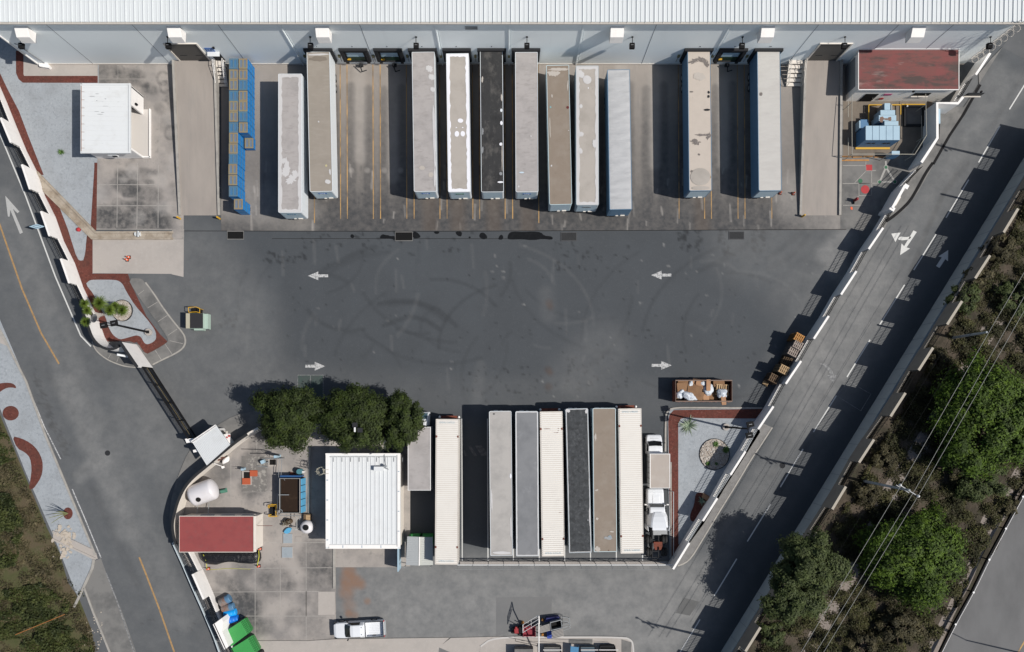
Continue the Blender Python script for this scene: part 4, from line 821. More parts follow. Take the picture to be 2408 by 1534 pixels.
# retaining wall and outer fence
to = thing('retaining_wall', 'tall grey retaining wall with tan panels and black railings right of the right road', 'wall', (*D(2150, 800), 0))
HO = 5.7
op_ = [((2525, 274), (2491, 329)), ((2459, 383), (2425, 437)), ((2394, 491), (2360, 547)), ((2328, 601), (2293, 655)), ((2262, 708.5), (2227, 763.5)), ((2194, 818), (2160, 871)), ((2129, 924.5), (2094, 979.5)), ((2055, 1034), (2020, 1088)), ((1989, 1144.5), (1957, 1198)), ((1921, 1253), (1888, 1308)), ((1852, 1365), (1822, 1419)), ((1788, 1475.5), (1753, 1532)), ((1720, 1586), (1686, 1642))]
mods = []
for i, (a, b_) in enumerate(op_):
    mods.append(('P', D(*a, HO), D(*b_, HO)))
    if i+1 < len(op_): mods.append(('R', D(*b_, HO), D(*op_[i+1][0], HO)))
for kind, a, b_ in mods:
    if kind == 'P':
        b = MB(); b.wall([a, b_], .25, 2.88, HO); o = obj('wall_panel', b, m_tan, to); b = MB(); b.wall([a, b_], .28, HO+.002, HO+.04); obj('coping', b, mat('pale_tan_coping', (.40, .36, .30), rough=.85), o)
    else:
        b = MB(); b.wall([a, b_], .22, 2.88, 3.7); obj('low_wall', b, m_tan, to); railing(to, a, b_, 3.7, HO-.1)
b = MB(); b.wall([D(*op_[0][0], HO), D(*op_[-1][1], HO)], .4, -.2, 2.87); rw = obj('retaining_face', b, m_retain, to)
b = MB(); p, q_ = Vector(D(*op_[0][0], HO)), Vector(D(*op_[-1][1], HO)); n_ = int((q_-p).length/2.05); u = (q_-p).normalized(); nn = Vector((u.y, -u.x))
if nn.x > 0: nn = -nn
for i in range(n_): c_ = p + (q_-p)*i/n_ + nn*.2; b.box(c_.x, c_.y, 0, .05, .03, 2.85, math.atan2(u.y, u.x))
obj('joint_line', b, mat('retaining_joint', (.22, .25, .27), rough=.9), rw)
# lower left boundary: curved white wall then railings
tc = thing('boundary_wall', 'curved cream boundary wall sweeping round the treatment plant by the left road', 'wall', (*D(470, 1160), 0), group='boundary walls with railings')
HC = 2.4; cw = smooth(WL('R1', [(1320, 115), (1180, 195), (985, 325), (760, 510), (530, 705), (330, 865), (185, 1030), (85, 1240), (35, 1420)], HC) + WL('03', [(1620, 330), (1632, 440), (1660, 520)], HC), 2, False)
b = MB(); b.wall(cw, .24, -.1, HC); o = obj('curved_wall', b, m_cream, tc); b = MB(); b.wall(cw[6:], .30, HC+.002, HC+.06); obj('coping', b, m_dark, o)
tb_ = thing('boundary_wall', 'white boundary wall with black railings beside drums and green bins, lower left', 'wall', (*D(480, 1400), 0), group='boundary walls with railings')
module_wall(tb_, [('R', W('03', 1665, 520, HL), W('03', 1808, 800, HL)), ('P', W('03', 1810, 800, HL), W('03', 1915, 1037, HL)), ('R', W('03', 1915, 1037, HL), W('03', 2010, 1270, HL)), ('P', W('03', 2010, 1270, HL), W('03', 2118, 1505, HL)), ('R', W('03', 2118, 1505, HL), W('03', 2190, 1650, HL))], HL, 1.15, m_fence)
b = MB(); b.prism([W('03', x, y, HL) for x, y in ((2010, 1270), (2085, 1215), (2100, 1250), (2090, 1340), (2150, 1480), (2118, 1505))], -.1, HL); obj('wall_buttress', b, m_fence, tb_)
# chain link fence behind the bottom trailers
tf = thing('chain_link_fence', 'galvanised mesh fence with barbed wire arms below the bottom row of trailers', 'fence', (*D(1250, 1323), 0))
fa, fb = D(1078, 1321), D(1575, 1321); b = MB(); b.tube((*fa, 2.1), (*fb, 2.1), .06, 6); b.tube((*fa, .1), (*fb, .1), .02, 4); o = obj('top_rail', b, m_wmetal, tf)
n = 14
for i in range(n+1): x = fa[0]+(fb[0]-fa[0])*i/n; b = MB(); b.tube((x, fa[1], 0), (x, fa[1], 2.15), .04); b.tube((x, fa[1], 2.15), (x+.1, fa[1]-.42, 2.6), .03); obj('post', b, m_grey, tf)
b = MB(); b.tube((fa[0]-.2, fa[1]-.42, 2.6), (fb[0]-.5, fb[1]-.42, 2.6), .018, 4); b.tube((fa[0], fa[1]-.2, 2.36), (fb[0], fb[1]-.2, 2.36), .008, 4); obj('barbed_wire', b, m_steel, tf)
b = MB(); x = fa[0]
while x < fb[0]: b.tube((x, fa[1], .1), (x+.9, fa[1], 2.1), .006, 3); b.tube((x+.9, fa[1], .1), (x, fa[1], 2.1), .006, 3); x += .22
obj('mesh', b, m_grey, tf)
b = MB(); b.box((fa[0]+fb[0])/2, fa[1]-.2, 0, fb[0]-fa[0]-.4, .5, .12); struct('fence_plinth', b, m_conclight)
b = MB(); b.tube((*D(1579, 1325), 0), (*D(1579, 1325), 2.2), .05); b.tube((*D(1579, 1155), 1.2), (*D(1579, 1325), 1.2), .05); b.tube((*D(1579, 1155), 0), (*D(1579, 1155), 1.2), .05); solo('guard_rail', b, m_steel, 'grey pipe guard rail between the parked tractor and the red gravel', 'rail', D(1579, 1240))
b = MB(); p0, p1 = D(942, 1320), D(942, 1282); b.box(p0[0], (p0[1]+p1[1])/2, 0, .12, p1[1]-p0[1]+1.6, 2.3); solo('partition_wall', b, m_lblue, 'thin pale blue metal partition below the right corner of the big white roof', 'partition', p0)
# guard rail (crash barrier) beside the lower left railing
b = MB(); pts = WL('03', [(1622, 505), (1720, 720), (1810, 930), (1900, 1130), (2010, 1390), (2070, 1560)], .7); b.wall(pts, .09, .45, .78)
for p in pts: b.box(*p, 0, .1, .1, .5)
solo('crash_barrier', b, mat('zinc_barrier', (.62, .7, .74), rough=.4, metal=.1), 'pale zinc crash barrier along the left road beside the lower railings', 'crash barrier', pts[2])

# ------------------------------------------------------------------ small buildings
def ribs(b, x0, x1, y0, y1, z, sp, axis='y', w=.05, h=.05):
    v = (x0 if axis == 'y' else y0) + sp/2
    while v < (x1 if axis == 'y' else y1):
        if axis == 'y': b.box(v, (y0+y1)/2, z, w, y1-y0, h)
        else: b.box((x0+x1)/2, v, z, x1-x0, w, h)
        v += sp
# 1: white roofed shed, top left
h = 3.5; (x0, y0), (x1, y1) = D(189, 361, h), D(307.5, 197, h)
t = thing('shed', 'small white shed with flat ribbed roof and open tiled porch, upper left corner', 'building', ((x0+x1)/2, (y0+y1)/2, 0))
b = MB(); b.prism([(x0+.25, y0+.5), (x1-.1, y0+.5), (x1-.1, y0+.75), (x0+.5, y0+.75), (x0+.5, y1-.3), (x1-.1, y1-.3), (x1-.1, y1-.1), (x0+.25, y1-.1)], 0, h-.14); b.box(x1-.2, y1-1.25, 0, .2, 2.2, h-.14); b.box(x1-2.2, (y0+y1)/2, 0, .15, y1-y0-1.2, h-.14); b.box((x0+x1)/2, y1-.2, 0, x1-x0-.4, .2, h-.14); obj('wall', b, m_fence, t)
b = MB(); b.box((x0+x1)/2, (y0+y1)/2, h-.13, x1-x0, y1-y0, .13); ribs(b, x0+.1, x1-.25, y0+.1, y1-.1, h, .56, 'x', .035, .03); b.box(x1-.1, (y0+y1)/2, h, .2, y1-y0, .12); b.box((x0+x1)/2, y0+.1, h, x1-x0-.45, .18, .10); b.box((x0+x1)/2, y1-.1, h, x1-x0-.45, .18, .10); obj('roof', b, m_wmetal, t)
b = MB(); b.box(x0+.12, (y0+y1)/2, h+.005, .06, y1-y0-.5, .05); [b.box(x0+.3, y0+.6+i*.93, h+.005, .38, .03, .05) for i in range(9)]; obj('roof_flashing', b, mat('rusty_flashing', (.3, .2, .17), rough=.8), t)
b = MB(); b.box(x1-.45, (y0+y1)/2-.6, 0, 2.3, y1-y0-2.2, .08); obj('porch_floor', b, mat('pale_floor_tile', (.55, .52, .49), rough=.7), t)
b = MB(); b.box(x1+.75, (y0+y1)/2-.6, 0, .14, y1-y0-2.2, .3); b.box(x1-.2, y0+.62, 0, 2.0, .12, .3); b.box(x1-.15, y0+.62, 0, .2, .2, h-.14); obj('porch_kerb', b, m_fence, t)
b = MB(); b.box(x0+3.1, y0+.30, 1.7, 1.0, .35, .7); a_ = obj('air_conditioner', b, m_wmetal, t); b = MB(); b.box(x0+3.3, y0+.1, 1.85, .5, .05, .4); obj('fan_grille', b, m_dark, a_)
b = MB(); b.lathe((x1+.05, y1-1.9, 2.2), [(.14, -.15), (.14, .15)], 10); obj('wall_lamp', b, m_black, t)
st = MB(); [st.sheet(blob((x0+x1)/2-.8+random.uniform(-.9, .9), (y0+y1)/2+random.uniform(0, 3), random.uniform(.08, .35), .03), h+.008) for _ in range(9)]; obj('roof_scuff', st, m_grey, t)
# 2: weathered red roof, top right
h = 4.0; (x0, y0), (x1, y1) = D(2019.5, 210.5, h), D(2254, 118, h)
t = thing('substation_building', 'pale building with stained dark red roof against the warehouse, upper right', 'building', ((x0+x1)/2, (y0+y1)/2, 0))
b = MB(); b.prism([(x0+.15, y0+.15), (x1-.1, y0+.15), (x1-.1, y1-.1), (x0+.15, y1-.1)], 0, h-.1); obj('wall', b, mat('substation_render', (.78, .75, .70), [((.62, .6, .56), .8, .5, .75, .4)], rough=.8), t)
b = MB(); b.box((x0+x1)/2, (y0+y1)/2, h-.1, x1-x0, y1-y0, .1); obj('roof', b, m_redroofw, t)
b = MB(); b.box((x0+x1)/2, y1+.24, h-.6, x1-x0+.1, .46, .85); obj('parapet', b, m_fence, t)
b = MB(); b.box((x0+x1)/2, y0-.04, h-.12, x1-x0+.04, .08, .16); b.box(x0-.04, (y0+y1)/2, h-.12, .07, y1-y0, .15); b.box(x1+.04, (y0+y1)/2, h-.12, .07, y1-y0, .15); obj('roof_edge', b, m_fence, t)
def wall_rect(t, name, reg, pts, yw, m, th=.06):
    """rectangle on a south wall from its picture corners: left, right, z range"""
    x0_, x1_, z0_, z1_ = pts; b = MB(); b.box((x0_+x1_)/2, yw-th/2+.01, z0_, x1_-x0_, th, z1_-z0_); return obj(name, b, m, t)
ys = y0+.15; xa_ = D(1985.5, 0)[0]
dd = wall_rect(t, 'door', None, (xa_+1.6, xa_+3.1, .1, 2.3), ys, m_black); b = MB(); b.box(xa_+2.9, ys-.07, 1.0, .06, .05, .2); obj('door_handle', b, m_steel, dd)
for xx in (7.2, 13.4): ww = wall_rect(t, 'window', None, (xa_+xx, xa_+xx+1.9, 1.7, 2.6), ys, m_glass); b = MB(); b.box(xa_+xx+.95, ys-.1, 1.62, 2.0, .1, .08); obj('sill', b, m_cream, ww)
b = MB(); b.box(xa_+4.2, ys-.03, 1.9, .9, .04, .45); s_ = obj('warning_sign', b, mat('pink_sign', (.45, .08, .2), rough=.6), t); b = MB(); b.lathe((xa_+4.0, ys-.05, .9), [(.28, -.02), (.28, .02)], 16, (0, 1, 0)); obj('round_sign', b, m_redp, t)
b = MB(); b.lathe((xa_+6.6, ys-.15, 3.4), [(.12, -.1), (.12, .1)], 8); b.lathe((xa_+14.5, ys-.15, 3.3), [(.12, -.1), (.12, .1)], 8); obj('wall_lamp', b, m_black, t)
b = MB(); b.box(x0+.13, (y0+y1)/2+.3, .1, .06, 3.4, 2.6); obj('side_panel', b, m_grey, t)
# 3: red roof, lower left
h = 3.2; (x0, y0), (x1, y1) = D(422, 1298.5, h), D(596.5, 1214, h)
t = thing('pump_house', 'cream building with clean red roof near the white tank, lower left', 'building', ((x0+x1)/2, (y0+y1)/2, 0))
b = MB(); b.prism([(x0+.15, y0+.2), (x1+.1, y0+.2), (x1+.1, y1-.1), (x0+.15, y1-.1)], 0, h-.12); obj('wall', b, m_cream, t)
b = MB(); b.box((x0+x1)/2, (y0+y1)/2, h-.12, x1-x0, y1-y0, .12); obj('roof', b, m_redroof, t)
b = MB(); b.wall([(x0, y0), (x1, y0), (x1, y1), (x0, y1)], .07, h-.13, h+.05, True); b.box(x1+.14, (y0+y1)/2, h-.3, .2, y1-y0, .3); obj('roof_edge', b, m_cream, t)
for i in range(3): b = MB(); b.box(x0+2.8+i*2.4, y1-.08, 1.9, 1.5, .06, .75); ww = obj('window', b, m_glass, t); b = MB(); b.box(x0+2.8+i*2.4, y1-.02, 1.82, 1.6, .1, .07); obj('sill', b, m_cream, ww)
b = MB(); b.tube((x1+.2, y1-1.2, 2.6), (x1+2.0, y1-1.2, 2.6), .03); obj('pipe', b, m_rust, t)
# 4: big white roof, bottom centre
h = 3.5; (x0, y0), (x1, y1) = D(766, 1290, h), D(941, 1066, h)
t = thing('service_building', 'large square white ribbed roof building beside the three trees', 'building', ((x0+x1)/2, (y0+y1)/2, 0))
b = MB(); b.prism([(x0+.5, y0+.2), (x1-.05, y0+.2), (x1-.05, y1-.2), (x0+.5, y1-.2)], 0, h-.3); obj('wall', b, m_cream, t)
b = MB(); b.box((x0+x1)/2, (y0+y1)/2, h-.3, x1-x0, y1-y0, .28); ribs(b, x0+.6, x1-.4, y0+.5, y1-.4, h-.02, .49, 'y', .05, .055); obj('roof', b, m_wmetal, t)
b = MB(); b.box((x0+x1)/2, y1-.1, h-.02, x1-x0, .18, .16); b.box(x0+.2, (y0+y1)/2, h-.02, .38, y1-y0-.4, .1); b.box(x1-.17, (y0+y1)/2, h-.02, .3, y1-y0-.4, .1); b.box((x0+x1)/2, y0+.22, h-.02, x1-x0-.8, .4, .1); b.box((x0+x1)/2, y0-.01, h-.35, x1-x0+.04, .05, .34); obj('roof_flashing', b, m_fence, t)
b = MB(); b.box((x0+x1)/2, y1-.42, h-.01, x1-x0-.9, .07, .035); [b.box(x0+.9+i*1.0, y1-.75, h-.01, .04, .5, .075) for i in range(9)]; obj('gutter', b, m_grey, t)
b = MB(); [b.box(x0+.2, y0+1+i*2.3, h+.083, .22, .16, .01) for i in range(4)]; [b.box(x1-.17, y0+2+i*2.3, h+.083, .2, .12, .01) for i in range(4)]; [b.box(x0+2+i*2.2, y0+.22, h+.083, .12, .3, .01) for i in range(3)]; obj('joint_plate', b, mat('pale_grey_plate', (.4, .46, .52), rough=.6), t)
hx, hy = W('12', 1160, 1340, h); b = MB(); b.box(hx, hy, h+.03, 1.1, .5, .55); a_ = obj('roof_unit', b, m_wmetal, t); b = MB(); b.tube((hx+.8, hy+.3, h), (hx+.8, hy+.3, h+.6), .08); b.tube((hx+.55, hy+.2, h+.35), (hx+1.1, hy-.1, h+.35), .06); b.lathe((hx+.8, hy+.3, h+.6), [(.16, 0), (.16, .1)], 10); obj('pipework', b, m_steel, a_)
b = MB(); b.tube((hx+.75, hy+.4, h+.1), (hx+.6, y1-.1, h+.15), .03); obj('conduit', b, m_grey, t)
lx, ly = W('12', 620, 1360, 2.6); b = MB()
for q in range(4): b.lathe((lx, ly, 1.9+q*.5), [(.46, -.02), (.46, .02), (.42, .02), (.42, -.02)], 16)
for a in range(5): b.tube((lx+.44*math.cos(R(90+a*45)), ly+.44*math.sin(R(90+a*45)), 1.9), (lx+.44*math.cos(R(90+a*45)), ly+.44*math.sin(R(90+a*45)), 4.1), .02, 4)
for s_ in (-.22, .22): b.tube((lx+.45, ly+s_, 0), (lx+.45, ly+s_, 4.3), .03); b.tube((lx+.45, ly+s_, 4.25), (x0+.5, ly+s_, 4.25), .03)
for q in range(13): b.tube((lx+.45, ly-.22, .3+q*.3), (lx+.45, ly+.22, .3+q*.3), .018, 4)
obj('caged_ladder', b, mat('cream_ladder', (.5, .47, .38), rough=.6), t)
# guard house
h = 3.15; cr = TD([(451, 1038), (507.5, 999.5), (541, 1046), (486, 1094.5)], h)
t = thing('guardhouse', 'small guardhouse with angled white ribbed roof at the lower end of the gate', 'building', (sum(p[0] for p in cr)/4, sum(p[1] for p in cr)/4, 0))
cx_, cy_ = t.location.x, t.location.y
def sh(k): return [(cx_+(p[0]-cx_)*k, cy_+(p[1]-cy_)*k) for p in cr]
b = MB(); b.prism(sh(.80), 0, h-.15); obj('wall', b, m_fence, t)
b = MB(); b.prism(cr, h-.15, h-.012); obj('roof_sheet', b, mat('guardhouse_sheet', (.50, .53, .56), rough=.55), t)
b = MB()
A_, B_, C_, D__ = [Vector(p) for p in cr]
n = 20
for i in range(n):
    f = (i+.5)/n; p = A_.lerp(B_, f); q_ = D__.lerp(C_, f); p = p.lerp(q_, .06); b.wall([tuple(p), tuple(q_)], .13, h-.02, h+.05)
obj('roof', b, m_wmetal, t)
b = MB(); b.wall([tuple(A_), tuple(B_)], .08, h, h+.16); b.wall([tuple(A_.lerp(D__, .06)), tuple(B_.lerp(C_, .06))], .05, h+.06, h+.12); [b.wall([tuple(A_.lerp(B_, f)), tuple(A_.lerp(B_, f).lerp(D__.lerp(C_, f), .06))], .05, h+.1, h+.15) for f in (0, .25, .5, .75, 1)]; obj('gutter', b, m_fence, t)
b = MB(); w8 = sh(.81); b.hexa([(*w8[1], 1.0)]*2+[(*w8[2], 1.0)]*2, [(*w8[1], 1.9)]*2+[(*w8[2], 1.9)]*2); e1, e2 = Vector(w8[1]).lerp(Vector(w8[2]), .15), Vector(w8[1]).lerp(Vector(w8[2]), .8); b = MB(); b.wall([tuple(e1), tuple(e2)], .06, 1.0, 2.1); obj('window', b, m_glass, t)
e1, e2 = Vector(w8[0]).lerp(Vector(w8[3]), .2), Vector(w8[0]).lerp(Vector(w8[3]), .6); b = MB(); b.wall([tuple(e1), tuple(e2)], .06, .05, 2.1); dd = obj('door', b, m_greyr, t)
tp = W('R1', 255, 300, 3.2); b = MB(); b.prism(WL('R1', [(190, 285), (310, 275), (330, 320), (215, 350)], 2.7), 0, 2.7); solo('gate_pillar', b, m_fence, 'white pillar at the lower end of the sliding gate, left of the guardhouse', 'pillar', tp)
b = MB(); b.box(*W('R1', 350, 470, 2.6), 0, .5, .3, 2.6, .2); solo('gate_post', b, m_fence, 'short white post under the left edge of the guardhouse roof', 'post', W('R1', 350, 470, 2.6))
t = thing('notice_board', 'white slanted notice board with red symbols right of the guardhouse', 'sign', (*W('R1', 850, 280), 0))
b = MB(); b.hexa([(*W('R1', 785, 215, 1.9), 1.9), (*W('R1', 890, 205, 2.0), 2.0), (*W('R1', 885, 375, 2.0), 2.0), (*W('R1', 830, 340, 1.9), 1.9)], [(*W('R1', 785, 215, 1.95), 1.95), (*W('R1', 890, 205, 2.05), 2.05), (*W('R1', 885, 375, 2.05), 2.05), (*W('R1', 830, 340, 1.95), 1.95)]); bd = obj('board', b, m_fence, t)
b = MB(); b.sheet(circ(*W('R1', 870, 240, 2.07), .14, 12), 2.065); b.sheet(circ(*W('R1', 838, 262, 2.07), .11, 12), 2.065); obj('symbol', b, m_redp, bd)
b = MB(); b.tube((*W('R1', 840, 290), 0), (*W('R1', 840, 280, 1.9), 1.9), .05); obj('post', b, m_grey, t)
b = MB(); b.prism(smooth(WL('R1', [(760, 165), (810, 160), (820, 195), (780, 205)], .9), 1), 0, .9); solo('planter_pot', b, m_cream, 'small cream box standing by the upper right edge of the guardhouse', 'box', W('R1', 785, 180, .9))
# ================================================================== trailers
def rrect(hx, y0, y1, r0, r1, n=4):
    """rounded rectangle outline, radius r0 at the y0 end, r1 at the y1 end"""
    out = []
    for (cx, cy, r, a0) in ((hx-r0, y0+r0, r0, -90), (hx-r1, y1-r1, r1, 0), (-hx+r1, y1-r1, r1, 90), (-hx+r0, y0+r0, r0, 180)):
        for i in range(n+1): a = R(a0 + 90*i/n); out.append((cx + r*math.cos(a), cy + r*math.sin(a)))
    return out
TH = 4.1
def wheel(b_t, b_r, x, y, r, wd):
    b_t.lathe((x, y, r), [(r*.55, -wd/2), (r*.97, -wd/2), (r, -wd/2+.05), (r, wd/2-.05), (r*.97, wd/2), (r*.55, wd/2)], 20, (1, 0, 0))
    b_r.lathe((x, y, r), [(r*.5, -wd/2-.01), (r*.5, wd/2+.01)], 14, (1, 0, 0))
def trailer(lab, grp, roofm, sidem, nosem, top, bot, yt, yb, nose='S', trim=None, container=False, patches=(), wav=False, logo=None, nr=.16):
    """top/bot: (left, right) of the roof edge at its upper and lower end on the plan"""
    pt = Vector(D(sum(top)/2, yt, TH)); pb = Vector(D(sum(bot)/2, yb, TH)); L = (pt-pb).length; ctr = (pt+pb)/2
    hw = ((top[1]-top[0]) + (bot[1]-bot[0]))/4/S*(H-TH)/H
    d = (pb-pt).normalized() if nose == 'S' else (pt-pb).normalized()
    rz = math.atan2(d.y, d.x) + math.pi/2       # local -Y is the nose
    t = thing('semi_trailer' if not container else 'container_trailer', lab, 'trailer', (ctr.x, ctr.y, 0), rz, grp)
    fl = 1 if nose == 'S' else -1
    o2 = lambda n_, b, m, p=t, **k: obj(n_, b, m, p, world=False, **k)
    r0 = nr if not container else .02
    b = MB(); b.m = 0; b.prism(rrect(hw, -L/2, L/2, r0, .03), 1.12, TH-.08)
    body = o2('body', b, sidem)
    b = MB(); b.prism(rrect(hw-.01, -L/2+.01, L/2-.01, r0, .03), TH-.079, TH-.02, top=rrect(hw-.05, -L/2+.05, L/2-.05, max(r0-.03, .02), .03))
    roof = o2('roof', b, roofm)
    if wav:
        b = MB(); nx, ny = 12, 150; rs = random.Random(3); fr = [(rs.uniform(2.2, 7.5), rs.uniform(-.8, .8), rs.uniform(0, 6), rs.uniform(.007, .018)) for _ in range(7)]
        for j in range(ny+1):
            for i in range(nx+1):
                x = -hw+.06+(2*hw-.12)*i/nx; y = -L/2+.1+(L-.2)*j/ny; e = math.sin(math.pi*i/nx)**.5 if 0 < i < nx else 0
                b.v.append((x, y, TH-.015 + (.02 + sum(a_*math.sin(f_*y + s_*x + p_ + .5*math.sin(1.3*x+y)) for f_, s_, p_, a_ in fr))*e + .02*e))
        for j in range(ny):
            for i in range(nx): n0 = j*(nx+1)+i; b.f.append((n0, n0+1, n0+nx+2, n0+nx+1)); b.mi.append(0)
        o2('roof_sheet', b, roofm, roof, sm=True)
    b = MB(); b.wall(rrect(hw-.02, -L/2+.02, L/2-.02, max(r0, .04), .05), .05, TH-.07, TH+.008, True); o2('top_rail', b, sidem if not container else roofm, roof)
    if trim:
        rs = random.Random(len(lab)); b = MB(); w_ = trim[1]; o_ = rrect(hw-.05, -L/2+.06, L/2-.06, .1, .1); n = 40; inn = []
        for s_ in (1, -1):
            ys_ = [(-L/2+.06) + (L-.12)*i/n for i in range(n+1)]; 
            pts = [(s_*(hw-.05), y) for y in ys_] + [(s_*(hw-.05-w_*rs.uniform(.8, 1.2)), y) for y in ys_[::-1]]; b.sheet(pts, TH+.004)
        for s_ in (1, -1):
            xs_ = [-hw+.05+w_*.9 + (2*hw-.1-1.8*w_)*i/8 for i in range(9)]; pts = [(x, s_*(L/2-.06)) for x in xs_] + [(x, s_*(L/2-.06-w_*rs.uniform(.8, 1.15))) for x in xs_[::-1]]; b.sheet(pts, TH+.0035)
        o2('sealant_border', b, trim[0], roof)
    for k, (u, v, rx, ry, pm, jj) in enumerate(patches):
        # u 0..1 across the roof from the left, v 0..1 from the upper end
        x, y = (u-.5)*2*(hw-.08), (.5-v)*L
        b = MB(); b.sheet(blob(x*fl, y*fl, rx, ry, 26, jj*.8), TH+.010+.0012*k); o2('roof_patch', b, pm, roof)
    if container:
        b = MB(); y = -L/2+.22
        while y < L/2-.2: b.box(0, y, TH-.03, 2*hw-.24, .15, .055); y += .235
        o2('roof_corrugation', b, r_contr, roof)
        for s_ in (-1, 1):
            b = MB(); y = -L/2+.3
            while y < L/2-.25: b.box(s_*(hw+.012), y, 1.3, .03, .14, TH-1.45); y += .28
            o2('side_corrugation', b, sidem, body)
        for s_ in (-1, 1):
            for e in (-L/2+1.95*1.0+.05, L/2-2.0):
                b = MB(); b.box(s_*(hw-.09), e, TH-.03, .18, .24, .06); o2('corner_casting', b, m_rust, body)
    # running gear
    b = MB(); b.box(-.45, 0, .85, .12, L-1, .26); b.box(.45, 0, .85, .12, L-1, .26); [b.box(0, y, .9, 2*hw-.2, .08, .12) for y in np.linspace(-L/2+.4, L/2-.4, 9)]; o2('underframe', b, m_dark)
    for ax in (L/2-1.6, L/2-2.85):
        for s_ in (-1, 1):
            bt, br = MB(), MB(); wheel(bt, br, s_*(hw-.34), ax, .5, .56); wo = o2('wheel', bt, m_rubber, sm=False); o2('rim', br, m_grey, wo)
    for s_ in (-1, 1): b = MB(); b.box(s_*.85, -L/2+3.0, .0, .14, .14, 1.1); b.box(s_*.85, -L/2+3.0, 0, .3, .3, .05); o2('landing_leg', b, m_dark)
    b = MB(); b.box(0, L/2-.1, .5, 2*hw-.2, .1, .12); b.box(-.8, L/2-.1, .5, .08, .08, .65); b.box(.8, L/2-.1, .5, .08, .08, .65); o2('rear_bumper', b, m_dark)
    if not container:
        b = MB(); b.quad((-hw+.2, -L/2-.012, 1.3), (hw-.2, -L/2-.012, 1.3), (hw-.2, -L/2-.012, TH-.25), (-hw+.2, -L/2-.012, TH-.25)); nf = o2('front_panel', b, nosem)
        b = MB(); b.box(.55, -L/2-.06, 1.3, .5, .1, .22); b.box(-.1, -L/2-.05, 1.25, .3, .08, .1); o2('air_couplings', b, m_cream, nf)
        if logo:
            b = MB(); b.box(-.0, -L/2-.03, TH-.95, .95, .03, .36); lg = o2('logo_plate', b, logo[1], nf)
            text('lettering', logo[0], .34, (0, -L/2-.05, TH-.77), Rx, logo[2], lg, world=False)
    if container:
        for s_ in (-1, 1): b = MB(); b.lathe((s_*(hw-.18), -L/2-.22, 1.15), [(.13, -.1), (.15, 0), (.13, .12), (.05, .2)], 12); o2('marker_cap', b, m_fence)
        b = MB(); b.box(0, -L/2-.2, .95, 2*hw-.5, .35, .22); o2('chassis_bolster', b, m_rust)
    return t, hw, L
def nose_vent(): pass
GT = 'trailers parked at the loading docks'; GB = 'trailers parked in the bottom row'
r_grey = mat('trailer_roof_greyish', (.38, .355, .345), [((.26, .245, .24), .6, .45, .7, .6), ((.24, .22, .21), 2.2, .52, .72, .5, (.5, 1.6, 1))], rough=.75)
r_tan = mat('trailer_roof_taupe', (.30, .265, .225), [((.25, .22, .185), .5, .45, .7, .6), ((.34, .31, .27), 2, .5, .7, .5, (.4, 1.6, 1))], rough=.75)
r_beige = mat('trailer_roof_beige', (.40, .365, .33), [((.29, .265, .235), .5, .45, .7, .6), ((.24, .21, .18), 3, .62, .75, .3)], rough=.75)
r_brown = mat('trailer_roof_brown', (.235, .19, .15), [((.28, .24, .2), .7, .45, .7, .6), ((.19, .155, .12), 1.6, .55, .7, .4)], rough=.75)
r_black = mat('trailer_roof_black', (.030, .030, .031), [((.09, .085, .08), 1.3, .5, .66, .8, (1, .6, 1)), ((.014, .014, .015), .5, .5, .66, .7), ((.15, .14, .13), 5, .62, .72, .35)], rough=.8, bump=(2.5, .05, .8, (1, .6, 1)))
r_char = mat('trailer_roof_charcoal', (.042, .046, .050), [((.085, .09, .095), 2.6, .5, .66, .7), ((.02, .022, .024), 1.8, .5, .62, .7)], rough=.8, bump=(5, .03, .6))
r_cream = mat('trailer_roof_cream', (.50, .44, .385), [((.43, .38, .33), .6, .45, .7, .5), ((.36, .31, .26), 3.5, .64, .74, .5)], rough=.75)
r_tarp = mat('trailer_tarp_grey', (.45, .455, .465), [((.36, .365, .375), .8, .45, .7, .6, (.5, 1.6, 1))], rough=.65, bump=(1.1, .16, .9, (.4, 1.5, 1)))
r_whit = mat('trailer_roof_offwhite', (.50, .485, .46), [((.43, .41, .39), .8, .45, .7, .6, (.4, 1.6, 1))], rough=.7, bump=(1.0, .09, .7, (.4, 1.5, 1)))
r_dgrey = mat('trailer_roof_dark_grey', (.20, .205, .215), [((.15, .155, .165), .5, .42, .66, .8), ((.28, .285, .3), .9, .58, .76, .6)], rough=.7)
r_lgrey = mat('trailer_roof_light_grey', (.40, .38, .36), [((.27, .26, .25), .6, .45, .7, .6), ((.4, .39, .38), 1.5, .6, .78, .4)], rough=.7)
r_cont = mat('container_cream_white', (.64, .60, .55), [((.5, .45, .4), .7, .5, .75, .5)], rough=.6)
r_contr = mat('container_bright_cream', (.74, .715, .67), [((.72, .69, .64), .7, .5, .75, .5)], rough=.6)
s_white = mat('trailer_side_white', (.70, .74, .77), [((.55, .6, .62), 1.2, .55, .78, .35, (1, 1, .3))], rough=.4)
s_teal = mat('trailer_side_pale_teal', (.55, .68, .72), [((.45, .56, .6), 1, .5, .75, .5)], rough=.4)
s_blue = mat('trailer_side_blue', (.13, .24, .36), [((.1, .18, .27), 1, .5, .75, .5)], rough=.45)
s_grime = mat('trailer_side_grey', (.42, .48, .52), [((.3, .35, .38), 1, .5, .75, .5)], rough=.5)
n_ice = mat('trailer_front_ice_blue', (.56, .70, .78), [((.40, .52, .6), 1.3, .52, .75, .5), ((.7, .78, .82), 2, .55, .7, .4)], rough=.45)
m_seal = mat('white_roof_sealant', (.55, .54, .54), [((.48, .46, .46), 1.2, .5, .75, .5)], rough=.6)
m_sealw = mat('bright_roof_sealant', (.78, .78, .82), rough=.6)
